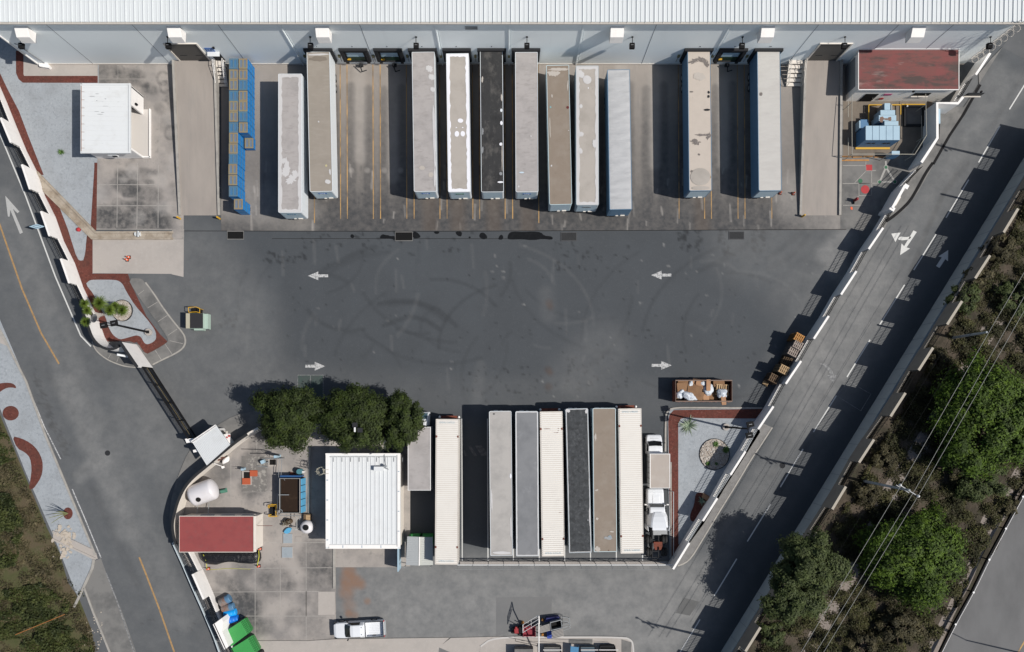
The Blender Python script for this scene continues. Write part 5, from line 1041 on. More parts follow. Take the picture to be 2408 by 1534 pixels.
m_peel = mat('pale_peeling_patch', (.45, .41, .37), [((.4, .36, .32), 3, .5, .7, .5)], rough=.8)
m_dpatch = mat('dark_bare_patch', (.17, .15, .14), [((.1, .09, .08), 5, .5, .7, .5), ((.34, .3, .27), 6, .56, .66, .7)], rough=.85)
LOGO = ('LTC', m_bluesign, m_wsign)
trailer('taupe roofed trailer with white border, standing off the dock at the left end', GT, r_grey, s_white, n_ice, (654.7, 709.5), (654.2, 709.8), 174, 500.5, trim=(m_seal, .36), patches=[(.3, .70, .5, .55, m_seal, .5), (.55, .76, .55, .5, m_seal, .6), (.2, .63, .4, .3, m_seal, .6), (.75, .72, .4, .4, m_seal, .6), (.35, .66, .25, .9, m_seal, .5)], logo=('LTC', mat('faded_logo', (.1, .2, .3)), m_grey))
trailer('plain brownish grey roofed trailer docked under the leftmost shelter', GT, r_tan, s_white, n_ice, (721.2, 775), (728.7, 782), 122, 451, patches=[(.82, .93, .32, .26, m_seal, .2), (.93, .86, .12, .3, m_seal, .4), (.76, .815, .12, .12, mat('pale_yellow_patch', (.5, .45, .25)), .1), (.5, .02, 1.1, .12, m_seal, .3), (.5, .05, 1.2, .25, mat('grime', (.2, .17, .14)), .4), (.45, .5, .08, .1, m_seal, .3)], logo=LOGO)
trailer('grey roofed docked trailer with chipped white paint down its right edge', GT, r_grey, s_white, n_ice, (968, 1022), (974, 1026), 122.5, 451, patches=[(.78, .12, .34, .45, m_seal, .4), (.88, .18, .3, .4, m_seal, .4), (.92, .27, .25, .3, m_seal, .3), (.95, .5, .14, 1.9, m_seal, .2), (.96, .66, .14, 1.6, m_seal, .25), (.97, .78, .1, .8, m_seal, .3), (.36, .83, .3, .26, m_peel, .2), (.78, .88, .3, .28, m_peel, .1), (.96, .9, .12, 1.2, m_seal, .2)], logo=LOGO)
trailer('docked trailer with bright white border and square patches on its roof', GT, r_beige, s_white, n_ice, (1049, 1102), (1054, 1106.7), 126, 452, trim=(m_sealw, .33), patches=[(.6, .485, .33, .24, m_sealw, .08), (.42, .58, .26, .34, m_sealw, .08), (.7, .58, .26, .32, m_sealw, .08), (.4, .535, .08, .06, m_sealw, .2), (.7, .535, .08, .06, m_sealw, .2)], logo=('LTC', mat('green_plate', (.08, .22, .15)), m_grey))
def sq(u, v, a=.16): return (u, v, a, a*1.1, m_sealw, .05)
trailer('weathered black roofed trailer docked between white-bordered and grey ones', GT, r_black, s_white, n_ice, (1129, 1181.7), (1131.7, 1184.7), 121, 452, patches=[(.95, .42, .12, .2, s_white, .1), (.95, .51, .14, .24, m_sealw, .05), (.92, .66, .18, .18, m_sealw, .05), (.06, .2, .09, .4, m_peel, .4), (.06, .57, .1, .35, m_grey, .4), (.05, .7, .1, .35, m_grey, .3), (.97, .33, .08, .5, m_peel, .4), (.97, .75, .06, 1.5, m_peel, .3), (.88, .93, .34, .1, m_sealw, .05), (.9, .87, .18, .18, m_grey, .05)])
trailer('narrow grey docked trailer left of the brown one, small blue badge in front', GT, r_grey, s_white, n_ice, (1211.4, 1264.4), (1213, 1265.6), 123, 452, patches=[(.25, .86, .27, .1, mat('ice_patch', (.5, .6, .68)), .1), (.1, .96, .1, .12, m_seal, .3), (.7, .6, .07, .1, m_seal, .3)], logo=LOGO)
trailer('brown roofed trailer standing off the dock with a small dark red hatch', GT, r_brown, s_teal, n_ice, (1284, 1338.6), (1293, 1344.4), 153.5, 481.5, patches=[(.3, .06, .6, .35, m_peel, .5), (.55, .03, 1.0, .18, m_peel, .4), (.93, .305, .15, .16, mat('dark_red_hatch', (.12, .02, .02)), .02), (.12, .3, .1, .1, mat('cyan_spot', (.2, .4, .42)), .1), (.2, .22, .08, .2, m_peel, .3), (.07, .45, .05, 1.4, m_peel, .5), (.95, .15, .08, .5, m_peel, .5), (.1, .72, .1, .1, m_seal, .2), (.95, .47, .05, .05, m_seal, .2)])
trailer('white bordered trailer with a square white patch at its upper end', GT, r_beige, s_grime, n_ice, (1354.4, 1407.4), (1355, 1408), 155, 483, trim=(m_seal, .33), patches=[(.5, .1, .46, .5, m_seal, .08), (.2, .06, .4, .45, m_seal, .3), (.2, .29, .2, .22, m_seal, .1), (.2, .49, .3, .3, m_seal, .3), (.18, .61, .22, .32, m_seal, .3), (.85, .56, .25, .5, m_seal, .3), (.55, .16, .06, .08, m_sealw, .2)], logo=('LTC', m_grey, m_dark))
trailer('grey tarpaulin covered trailer with rippled top and blue front', GT, r_tarp, s_blue, s_blue, (1428, 1481.4), (1434, 1486), 164, 493, wav=True, nr=.05)
trailer('peeling cream roofed trailer with blotchy stains, docked right of the wide gap', GT, r_cream, s_blue, n_ice, (1617, 1670.6), (1620.6, 1674.4), 121, 449, patches=[(.25, .07, .5, .25, m_dpatch, .9), (.6, .06, .55, .28, m_dpatch, .9), (.85, .09, .3, .3, m_dpatch, .9), (.5, .18, .7, .45, m_peel, .25), (.93, .295, .13, .16, m_dark, .2), (.92, .325, .13, .18, m_dark, .2), (.84, .42, .34, .14, m_dark, .2), (.65, .6, .7, .18, m_dpatch, .8), (.3, .65, .6, .25, m_dpatch, .8), (.9, .61, .25, .3, m_dpatch, .8), (.1, .86, .15, .12, m_dpatch, .4), (.9, .9, .2, .3, mat('rust_brown_patch', (.3, .2, .1)), .3), (.1, .9, .16, .35, m_peel, .2), (.45, .74, .12, .12, m_dpatch, .3), (.13, .29, .14, .1, m_dpatch, .7), (.5, .98, 1.05, .22, r_beige, .05), (.5, .9, 1.15, 1.0, r_beige, .03)])
trailer('rightmost docked trailer with off-white rippled roof beside the right ramp stairs', GT, r_whit, s_blue, n_ice, (1780.6, 1834.6), (1784.4, 1838), 119, 449, wav=False, patches=[(.12, .31, .16, .22, m_dpatch, .2)])
# bottom row
NT = 'N'
trailer('cream corrugated container trailer at the left end of the bottom row', GB, r_cont, r_cont, n_ice, (1025, 1079), (1022.7, 1076.5), 986, 1328, nose='N', container=True, patches=[(.55, .955, .12, .05, m_rust, .2)])
trailer('light grey roofed trailer, first one right of the empty shaded bay', GB, r_lgrey, s_white, n_ice, (1150.5, 1202), (1153, 1206), 967, 1307, nose='N', patches=[(.96, .8, .07, 1.6, m_seal, .4), (.97, .45, .1, .3, m_sealw, .1), (.05, .62, .08, 1.4, m_seal, .4), (.2, .02, .1, .08, m_dark, .1), (.5, .98, 1.15, .16, m_seal, .2)])
trailer('mid grey roofed trailer with thin white border in the bottom row', GB, r_dgrey, s_white, n_ice, (1212.4, 1265), (1214, 1267.4), 967.5, 1308, nose='N', trim=(m_seal, .09))
trailer('cream corrugated container with rust marks, between the grey and black roofs', GB, r_cont, r_cont, n_ice, (1270, 1322), (1274, 1328), 968, 1308.5, nose='N', container=True, patches=[(.3, .12, .4, .035, m_rust, .6), (.72, .145, .25, .05, m_rust, .6), (.88, .41, .16, .06, m_rust, .5), (.8, .61, .35, .035, m_rust, .5), (.88, .7, .2, .03, m_rust, .5), (.88, .83, .25, .05, m_rust, .5), (.83, .125, .04, .25, m_rust, .3)])
trailer('charcoal black roofed trailer with pale corners in the bottom row', GB, r_char, s_grime, n_ice, (1330, 1383), (1338.6, 1391), 961, 1300, nose='N', trim=(m_seal, .06), patches=[(.07, .015, .22, .22, m_seal, .5), (.95, .02, .15, .25, m_seal, .4), (.97, .75, .04, 1.2, m_seal, .4), (.9, .775, .06, .03, m_sealw, .1)])
trailer('brown roofed trailer with a grey torn patch, bottom row', GB, r_brown, s_teal, n_ice, (1394, 1447.5), (1396.5, 1451), 960, 1298, nose='N', trim=(m_peel, .03), patches=[(.65, .905, .42, .2, m_grey, .5), (.72, .895, .2, .14, mat('torn_lining', (.25, .3, .34)), .5), (.12, .57, .15, .12, m_peel, .5), (.12, .77, .2, .12, m_peel, .5), (.8, .86, .25, .08, m_peel, .4), (.65, .99, .06, .06, m_rust, .2), (.08, .2, .1, .5, m_peel, .5), (.14, .98, .3, .3, m_peel, .4)])
trailer('cream corrugated container trailer at the right end beside the parked white trucks', GB, r_cont, r_cont, n_ice, (1454.4, 1508), (1459.5, 1514), 961, 1302, nose='N', container=True)
# faint identification codes painted on the container roofs
m_code = mat('faint_blue_code', (.40, .50, .55), rough=.7); rI = Matrix.Identity(3); rU = Matrix.Rotation(math.pi, 3, 'Z')
conts = [o for o in bpy.data.objects if o.name.startswith('container_trailer')]
for o, (s1, s2) in zip(conts, [('EMHU 547521', 'EMHU 547521'), ('', 'EMHU 510130'), ('EMHU 648600', 'EMHU 648600')]):
    rr = [c for c in o.children if c.name.startswith('roof')][0]
    for s_, yy, rot_ in ((s1, -7.95, rU), (s2, 7.95, rI)):
        if s_: tx = text('identification_code', s_, .30, (0, yy, TH+.035), rU if yy < 0 else rU, m_code, rr, extrude=.003, world=False)

# ================================================================== other vehicles
def car_wheel(t, x, y, r=.38, wd=.27):
    b = MB(); b.lathe((x, y, r), [(r*.6, -wd/2), (r*.95, -wd/2), (r, -wd/2+.04), (r, wd/2-.04), (r*.95, wd/2), (r*.6, wd/2)], 20, (1, 0, 0)); w_ = obj('wheel', b, m_rubber, t, world=False)
    b = MB(); b.lathe((x, y, r), [(r*.58, -wd/2-.005), (r*.58, wd/2+.005)], 14, (1, 0, 0)); obj('rim', b, m_steel, w_, world=False)
def ring(y, hw, z0, z1, tuck=.12, zt=None):
    """car body cross-section: sill, flank, shoulder, top"""
    zm = z0 + (z1-z0)*.55
    return [(-hw+.04, y, z0), (-hw, y, z0+.12), (-hw, y, zm), (-hw+tuck*.4, y, z1-.06), (-hw+tuck, y, z1), (0, y, z1+.035), (hw-tuck, y, z1), (hw-tuck*.4, y, z1-.06), (hw, y, zm), (hw, y, z0+.12), (hw-.04, y, z0)]
def glasshouse(t, st, m, name='cab'):
    """st: list of (y, halfwidth bottom, halfwidth top, z bottom, z top)"""
    b = MB(); b.loft([[(-wb, y, z0), (-wt, y, z1-.05), (-wt+.07, y, z1), (0, y, z1+.03), (wt-.07, y, z1), (wt, y, z1-.05), (wb, y, z0)] for y, wb, wt, z0, z1 in st]); return obj(name, b, m, t, world=False, sm=False, bevel=.03)
def o_(t): return lambda n_, b, m, p=None, **k: obj(n_, b, m, p or t, world=False, **k)
# pickup truck, nose towards -Y local
fr = Vector(W('Q4', 490, 690, .9)); rr_ = Vector(W('Q4', 2110, 620, 1.0)); Lp = (fr-rr_).length; c_ = (fr+rr_)/2; d_ = (fr-rr_).normalized()
t = thing('pickup_truck', 'white double cab pickup truck facing left in the lower road', 'pickup truck', (c_.x, c_.y, 0), math.atan2(d_.y, d_.x)+math.pi/2); O = o_(t)
h2 = Lp/2
b = MB(); b.loft([ring(-h2, .62, .45, .80), ring(-h2+.10, .80, .4, .95), ring(-h2+.35, .90, .35, 1.04), ring(-h2+.9, .95, .3, 1.10), ring(-h2+1.55, .96, .3, 1.16), ring(h2-2.3, .96, .3, 1.16), ring(h2-2.28, .96, .3, 1.2), ring(h2-2.1, .96, .3, 1.2)]); O('body', b, m_paint, sm=False, bevel=.03)
b = MB(); yb0, yb1 = h2-2.25, h2-.05
for s_ in (-1, 1): b.box(s_*.90, (yb0+yb1)/2, .3, .13, yb1-yb0, .92)
b.box(0, yb1-.04, .5, 1.9, .1, .70); b.box(0, yb0+.05, .5, 1.9, .1, .72); b.box(0, (yb0+yb1)/2, .55, 1.75, yb1-yb0, .18); bd = O('bed', b, m_paint, bevel=.015)
b = MB(); b.wall([(-.9, yb0+.05), (.9, yb0+.05), (.9, yb1-.03), (-.9, yb1-.03)], .13, 1.221, 1.25, True); O('bed_rail', b, m_dark, bd)
b = MB(); [b.box(-.7+i*.2, (yb0+yb1)/2, .73, .05, yb1-yb0-.3, .025) for i in range(8)]; O('bed_ribs', b, m_paint, bd)
cb = glasshouse(t, [(-h2+1.45, .82, .74, 1.14, 1.18), (-h2+2.15, .90, .68, 1.14, 1.68), (-h2+2.5, .92, .68, 1.14, 1.74), (h2-2.75, .92, .68, 1.14, 1.74), (h2-2.35, .90, .66, 1.14, 1.66), (h2-2.28, .88, .74, 1.14, 1.3)], m_paint)
b = MB(); b.face([(-.76, -h2+1.50, 1.235), (-.38, -h2+1.42, 1.225), (.38, -h2+1.42, 1.225), (.76, -h2+1.50, 1.235), (.64, -h2+2.20, 1.725), (.3, -h2+2.12, 1.735), (-.3, -h2+2.12, 1.735), (-.64, -h2+2.20, 1.725)]); O('windshield', b, m_glass, cb)
for s_ in (-1, 1):
    b = MB(); b.face([(s_*.905, -h2+1.75, 1.2), (s_*.925, h2-2.75, 1.2), (s_*.73, h2-2.8, 1.66), (s_*.725, -h2+2.35, 1.66)][::s_]); O('side_window', b, m_glass, cb)
    b = MB(); b.box(s_*1.08, -h2+1.75, 1.1, .26, .14, .2, s_*-.4); O('mirror', b, m_dark, cb)
    b = MB(); b.box(s_*.84, -h2+.25, .78, .22, .3, .16); O('headlight', b, m_glass)
    b = MB(); b.box(s_*.90, h2-.02, .75, .14, .1, .4); O('tail_light', b, m_tail)
    for y in (-h2+.95, h2-1.25): car_wheel(t, s_*.86, y, .4)
    b = MB(); b.lathe((s_*.42, h2-2.55, 1.76), [(.04, 0), (.04, .05)], 8); O('roof_marker', b, m_dark, cb)
b = MB(); b.box(0, h2+.07, .45, 1.7, .16, .16); O('rear_bumper', b, m_steel)
# small box truck, cab up
x0, y0 = D(1525, 1068, 3.2); 
def P2(px, py, z): return W('R6', px, py, z)
bx0, by1 = P2(97, 285, 3.3); bx1, by0 = P2(315, 665, 3.3); cx_, cy_ = (bx0+bx1)/2, 0
fy = P2(150, 70, .9)[1]
t = thing('box_truck', 'small white box truck with beige box roof parked nose-up at the planter kerb', 'truck', (cx_, (by0+fy)/2, 0)); 
b = MB(); b.box(cx_, (by0+by1)/2, .9, bx1-bx0-.04, by1-by0-.04, 2.38); o = obj('cargo_box', b, s_white, t); b = MB(); b.box(cx_, (by0+by1)/2, 3.281, bx1-bx0-.08, by1-by0-.08, .02); r_ = obj('box_roof', b, mat('box_roof_beige', (.40, .35, .31), [((.46, .42, .38), .9, .5, .72, .6)], rough=.75, bump=(1.2, .05, .5)), o)
b = MB(); b.wall([(bx0, by0), (bx1, by0), (bx1, by1), (bx0, by1)], .09, 3.26, 3.32, True); obj('roof_edge', b, m_fence, o)
b = MB(); [b.box(bx0-.005, by0+.45+i*.62, 1.0, .03, .05, 2.2) for i in range(6)]; obj('side_rib', b, m_grey, o)
cc = cx_-.28; b = MB(); b.loft([[(cc+p[0], p[1], p[2]) for p in ring(y, hw_, z0_, z1_)] for y, hw_, z0_, z1_ in ((fy, .70, .5, .85), (fy-.08, .86, .45, 1.0), (fy-.3, .93, .4, 1.12), (fy-.7, .97, .4, 1.24), (fy-1.1, .98, .4, 1.35), (fy-2.25, .98, .4, 1.4))]); obj('body', b, m_paint, t, bevel=.03)
b = MB(); b.loft([[(cc-wb, y, z0_), (cc-wt, y, z1_-.05), (cc-wt+.07, y, z1_), (cc, y, z1_+.03), (cc+wt-.07, y, z1_), (cc+wt, y, z1_-.05), (cc+wb, y, z0_)] for y, wb, wt, z0_, z1_ in ((fy-.72, .84, .76, 1.25, 1.3), (fy-1.3, .92, .8, 1.3, 1.98), (fy-1.6, .93, .82, 1.3, 2.05), (fy-2.25, .93, .82, 1.3, 2.05))]); cb = obj('cab', b, m_paint, t, bevel=.03)
b = MB(); b.face([(cc-.8, fy-.80, 1.42), (cc, fy-.70, 1.40), (cc+.8, fy-.80, 1.42), (cc+.76, fy-1.30, 2.035), (cc, fy-1.24, 2.06), (cc-.76, fy-1.30, 2.035)]); obj('windshield', b, m_glass, cb)
for s_ in (-1, 1):
    b = MB(); b.face([(cc+s_*.935, fy-1.0, 1.5), (cc+s_*.94, fy-1.9, 1.5), (cc+s_*.84, fy-1.9, 1.95), (cc+s_*.83, fy-1.25, 1.9)]); obj('side_window', b, m_glass, cb)
    b = MB(); b.box(cc+s_*1.12, fy-.95, 1.35, .22, .1, .25); obj('mirror', b, m_black, cb)
    for y in (fy-.75, by0+.95):
        b = MB(); b.lathe((cc+s_*.86+(.28 if y < fy-2 else 0), y, .38), [(.22, -.13), (.37, -.13), (.38, 0), (.37, .13), (.22, .13)], 18, (1, 0, 0)); obj('wheel', b, m_rubber, t)
b = MB(); b.box(cc, fy-.42, 1.17, 1.0, .04, .03); obj('hood_grille', b, m_grey, t)
# white road tractor with sleeper fairing, nose up
ctr = P2(180, 1060, 1)
t = thing('semi_tractor', 'white long-nosed road tractor without trailer, parked behind the small box truck', 'truck', (ctr[0], ctr[1], 0))
fy = P2(165, 672, 1.5)[1]; cx_ = P2(163, 760, 1.9)[0]
def TL(px, py, z): x, y = P2(px, py, z); return (x, y, z)
b = MB(); b.loft([[(cx_+p[0], p[1], p[2]) for p in ring(y, hw_, .6, z1_, .25)] for y, hw_, z1_ in ((fy, .85, 1.25), (fy-.12, 1.0, 1.45), (fy-.5, 1.04, 1.62), (fy-1.3, 1.05, 1.75), (fy-1.85, 1.06, 1.82))]); hd = obj('hood', b, m_paint, t, bevel=.03)
b = MB(); b.loft([[(cx_-.10*1-.5+i_*0+.0, y, z1_) if False else (cx_+xx, y, z1_+zz) for xx, zz in ((-.42, 0), (-.36, .05), (.36, .05), (.42, 0))] for y, z1_ in ((fy-.25, 1.5), (fy-1.0, 1.72), (fy-1.8, 1.83))]); obj('hood_ridge', b, m_paint, hd)
c0, c1 = fy-1.8, P2(180, 945, 2.9)[1]
b = MB(); b.loft([[(cx_+xx, y, zz) for xx, zz in ((-wb, 1.0), (-wb, 2.0), (-wt, z1_-.06), (-wt+.1, z1_), (wt-.1, z1_), (wt, z1_-.06), (wb, 2.0), (wb, 1.0))] for y, wb, wt, z1_ in ((c0+.05, .98, .90, 2.02), (c0-.28, 1.02, .86, 2.72), (c0-.5, 1.04, .88, 2.85), (c1, 1.04, .9, 2.9))]); cb = obj('cab', b, m_paint, t, bevel=.03)
b = MB(); b.quad((cx_-.86, c0+.065, 2.06), (cx_+.86, c0+.065, 2.06), (cx_+.8, c0-.22, 2.66), (cx_-.8, c0-.22, 2.66)); obj('windshield', b, m_glass, cb)
f0, f1 = P2(180, 950, 3.4)[1], P2(190, 1125, 3.6)[1]
b = MB(); b.loft([[(cx_+.05+xx, y, zz) for xx, zz in ((-wb, .9), (-wb, 2.6), (-wt, z1_-.12), (-wt+.2, z1_), (wt-.2, z1_), (wt, z1_-.12), (wb, 2.6), (wb, .9))] for y, wb, wt, z1_ in ((f0+.1, .92, .55, 3.0), (f0-.4, 1.12, .8, 3.35), (f0-1.0, 1.20, .95, 3.6), (f1+.2, 1.22, 1.02, 3.75))]); sf = obj('sleeper', b, m_paint, t, bevel=.04)
b = MB(); b.box(cx_+.05, f1+.05, 3.45, 1.6, .35, .3); b.box(cx_-1.18, f1-.0, 1.0, .06, .6, 2.3, .15); b.box(cx_+1.28, f1-.0, 1.0, .06, .6, 2.3, -.15); obj('roof_fairing', b, m_paint, sf, bevel=.03)
for s_ in (-1, 1):
    b = MB(); b.box(cx_+s_*1.30, c0+.0, 1.9, .2, .12, .45); b.tube((cx_+s_*1.0, c0-.1, 2.2), (cx_+s_*1.3, c0, 2.2), .03); obj('mirror', b, m_fence, cb)
    b = MB(); b.box(cx_+s_*1.05, c0-.75, 2.05, .02, .8, .5); obj('side_window', b, m_glass, cb)
    b = MB(); b.lathe((cx_+s_*1.0, fy-.95, .5), [(.25, -.15), (.48, -.15), (.5, 0), (.48, .15), (.25, .15)], 20, (1, 0, 0)); obj('wheel', b, m_rubber, t)
    b = MB(); b.tube((cx_+s_*.9, c0-1.0, .7), (cx_+s_*.9, c0-2.6, .7), .32, 14); obj('fuel_tank', b, m_steel, t)
    for py in (1245, 1385):
        y = P2(0, py, .9)[1]
        for k in (0, 1):
            xx = P2(72 if s_ < 0 else 245, py, .9)[0] + (0 if k == 0 else .33)
            b = MB(); b.lathe((xx, y, .52), [(.25, -.13), (.49, -.13), (.52, -.04), (.52, .04), (.49, .13), (.25, .13)], 22, (1, 0, 0)); wo = obj('wheel', b, m_rubber, t); b = MB(); b.lathe((xx, y, .52), [(.24, -.135), (.24, .135)], 12, (1, 0, 0)); obj('rim', b, m_grey, wo)
ye = P2(180, 1445, 1)[1]; b = MB(); b.box(cx_-.38+.08, (f1+ye)/2, .8, .1, f1-ye, .25); b.box(cx_+.38+.08, (f1+ye)/2, .8, .1, f1-ye, .25); b.box(cx_+.08, ye+.05, .8, 1.5, .1, .15); [b.box(cx_+.08, f1-1-i*1.0, .8, .8, .12, .2) for i in range(4)]; fm = obj('frame', b, m_dark, t)
b = MB(); b.box(cx_+.08, (f1+ye)/2, .5, 2.3, .14, .14); obj('axle', b, m_dark, fm)
b = MB(); b.box(*P2(175, 1150, 1.1), 1.06, .95, .85, .05); b.box(*P2(252, 1140, 1.0), .95, .75, .9, .05); obj('deck_plate', b, m_grey, t)
fx, fyy = P2(185, 1310, 1.25); b = MB(); b.prism([(fx-.5, fyy+.45), (fx+.5, fyy+.45), (fx+.52, fyy-.05), (fx+.35, fyy-.5), (fx+.12, fyy-.5), (fx+.1, fyy-.1), (fx-.1, fyy-.1), (fx-.12, fyy-.5), (fx-.35, fyy-.5), (fx-.52, fyy-.05)], 1.12, 1.22); obj('fifth_wheel', b, m_rust, t)
# straight truck partly under the tree
x0_, y1_ = W('12', 1430, 950, 3.6); x1_, y0_ = W('13', 1640, 12, 3.6)
t = thing('box_truck', 'grey roofed box truck nosing up from under the tree, left of the cream container', 'truck', ((x0_+x1_)/2, (y0_+y1_)/2, 0))
b = MB(); b.box((x0_+x1_)/2, (y0_+y1_)/2, 1.0, x1_-x0_, y1_-y0_, 2.58); o = obj('cargo_box', b, s_white, t); b = MB(); b.box((x0_+x1_)/2, (y0_+y1_)/2, 3.581, x1_-x0_-.1, y1_-y0_-.1, .02); obj('box_roof', b, r_grey, o)
b = MB(); b.wall([(x0_, y0_), (x1_, y0_), (x1_, y1_), (x0_, y1_)], .07, 3.56, 3.62, True); obj('roof_edge', b, m_fence, o)
cy1 = W('12', 1580, 808, 1.9)[1]; cm = (x0_+x1_)/2-.1
b = MB(); b.loft([[(cm+xx, y, zz) for xx, zz in ((-1.08, .5), (-1.1, 1.5), (-wt, z1_-.06), (-wt+.12, z1_), (wt-.12, z1_), (wt, z1_-.06), (1.1, 1.5), (1.08, .5))] for y, wt, z1_ in ((cy1, .98, 1.5), (cy1-.15, 1.02, 1.75), (cy1-.85, .96, 2.5), (cy1-1.15, .98, 2.62), (y1_+.15, 1.0, 2.62))]); cb = obj('cab', b, m_paint, t, bevel=.04)
b = MB(); b.quad((cm-.92, cy1-.16, 1.80), (cm+.92, cy1-.16, 1.80), (cm+.86, cy1-.82, 2.52), (cm-.86, cy1-.82, 2.52)); obj('windshield', b, m_cabglass, cb)
for s_ in (-1, 1):
    b = MB(); b.box(cm+s_*1.22, cy1-.3, 1.6, .16, .1, .35); obj('mirror', b, m_black, cb)
    for y in (cy1-1.0, y0_+1.6): b = MB(); b.lathe((cm+s_*.95, y, .45), [(.25, -.15), (.43, -.15), (.45, 0), (.43, .15), (.25, .15)], 18, (1, 0, 0)); obj('wheel', b, m_rubber, t)
b = MB(); b.box(cm, y1_+.08, 1.0, 1.9, .05, 1.4); obj('cab_back', b, m_dark, cb)
b = MB(); b.lathe((cm-.1, cy1-1.25, 2.66), [(.14, 0), (.12, .15)], 10); obj('beacon', b, m_fence, cb)
# ================================================================== crates, pallets, skip
ch = .93; cw_, cd_ = 1.02, 1.2
def crate(topm):
    t = thing('plastic_crate', 'x', 'crate', (0, 0, 0), 0, 'blue crates stacked beside the left ramp'); O = o_(t)
    b = MB(); b.box(0, 0, .1, cw_, cd_, ch-.16)
    for s_ in (-1, 1):
        for y in (-.5, 0, .5): b.box(s_*(cw_/2+.012), y*cd_*.94, .08, .03, .07, ch-.12)
        for z in (.3, .55): b.box(s_*(cw_/2+.012), 0, z, .028, cd_, .03)
    for x in (-.4, 0, .4):
        for y in (-.45, 0, .45): b.box(x, y, 0, .14, .14, .1)
    O('crate_body', b, m_crate)
    b = MB(); zt = ch-.04; b.box(0, cd_/2-.09, zt-.02, cw_, .18, .05); b.box(0, -cd_/2+.09, zt-.02, cw_, .18, .05)
    for x, w_ in ((-cw_/2+.07, .14), (cw_/2-.07, .14), (0, .15)): b.box(x, 0, zt-.018, w_, cd_-.36, .05)
    for i in range(6): b.box(0, -cd_/2+.27+i*.132, zt-.03, cw_-.28, .07, .04)
    O('slatted_top', b, topm)
    return t
protos = {0: crate(m_cratet), 1: crate(m_crateb)}; used = set()
ORD = ['first', 'second', 'third', 'fourth', 'fifth', 'sixth', 'seventh', 'eighth', 'ninth', 'tenth', 'eleventh', 'twelfth', 'thirteenth', 'fourteenth']
LV = ['bottom', 'middle', 'top']
stacks = []
rowsL = [(541.5+7.5*0, 153)]; 
for i, (reg, x, y) in enumerate([('00', 2196, 600), ('00', 2196, 702), ('00', 2196, 800), ('00', 2196, 902), ('00', 2196, 1000), ('00', 2196, 1098), ('00', 2196, 1200), ('00', 2196, 1298), ('00', 2194, 1398), ('00', 2194, 1496), ('01', 2190, 60), ('01', 2190, 162), ('01', 2194, 266), ('01', 2242, 388)]): stacks.append(('left', i, reg, x, y, 2.75))
for i, (reg, x, y) in enumerate([('00', 2286, 600), ('00', 2286, 702), ('00', 2286, 800), ('00', 2286, 902), ('00', 2286, 1000), ('00', 2286, 1098), ('00', 2288, 1200), ('00', 2342, 1348)]): stacks.append(('right', i, reg, x, y, 2.75))
for row, i, reg, x, y, hh in stacks:
    n = 3 if not (row == 'right' and i == 7) else 1
    X, Y = W(reg, x, y, ch*n)
    for k in range(n):
        ti = (0 if (i*7+len(row)) % 3 != 1 else 1) if k == n-1 else 1
        if ti in used: c = copy_tree(protos[ti])
        else: c = protos[ti]; used.add(ti)
        c.location = (X, Y, k*ch + .01)
        pos = ORD[i] + ' stack from the warehouse, ' + row + ' row'
        c['label'] = ('blue crate, %s one of the %s' % (LV[k], pos)) if n == 3 else 'single low blue crate at the lower end of the right row'
def cone(px, py, reg, lab, tilt=None):
    p = W(reg, px, py); t = thing('traffic_cone', lab, 'traffic cone', (*p, 0), group='orange traffic cones')
    b = MB(); b.box(*p, 0, .42, .42, .05); obj('base', b, m_rubber, t); b = MB(); b.lathe((*p, .05), [(.16, 0), (.04, .68)], 14); c = obj('cone_body', b, m_orange, t); b = MB(); b.lathe((*p, .05), [(.118, .26), (.082, .42)], 14); obj('reflective_band', b, m_wsign, c)
    return t
cone(2340, 437, '01', 'orange traffic cone at the lower end of the blue crates'); cone(1215, 888, '01', 'upper one of the two orange cones on the pale concrete slab'); cone(1198, 912, '01', 'lower one of the two orange cones on the pale concrete slab')
cone(555, 870, 'R2', 'orange cone at the lower left of the black tarpaulin heap'); cone(1330, 830, 'R2', 'orange cone at the lower right of the black tarpaulin heap'); cone(1350, 565, 'R2', 'orange cone by the red roof corner above the black tarpaulin heap')
cone(108, 285, '31', 'red cone at the lower right corner of the rightmost docked trailer'); cone(232, 290, '31', 'red cone against the sunken wall of the right ramp'); cone(318, 1322, '30', 'red cone on top of the left side wall of the right ramp')
# pallets
def pallet(mt, n_boards=5, L=1.2, Wd=1.0):
    b = MB()
    for i in range(n_boards): b.box(-L/2 + (i+.5)*L/n_boards, 0, .11, L/n_boards*.52, Wd, .025)
    for y in (-Wd/2+.06, 0, Wd/2-.06): b.box(0, y, .03, L, .09, .08)
    for i in (0, 3, 6): b.box(-L/2 + (i+.5)*L/7, 0, 0, .12, Wd, .03)
    return b
ang = R(-29)
pal = [('R5', 895, 330, 2.5, m_woodo, 'orange-brown', 'uppermost stack', .9), ('R5', 865, 490, 2.5, m_woodg, 'pinkish grey', 'second stack down', .9), ('R5', 770, 650, 2.3, m_woodg, 'grey', 'third stack down', .95),
       ('R5', 610, 860, 1.0, m_woodd, 'dark', 'low shaded middle stack', .95), ('R5', 560, 1050, 2.6, m_wood, 'pale yellow', 'tall sunlit lower stack', .95), ('R5', 330, 1250, 2.0, m_woodd, 'dark brown', 'brown lower stack', .95), ('R5', 140, 1360, .5, m_wood, 'small yellow', 'smallest lowest stack', .55)]
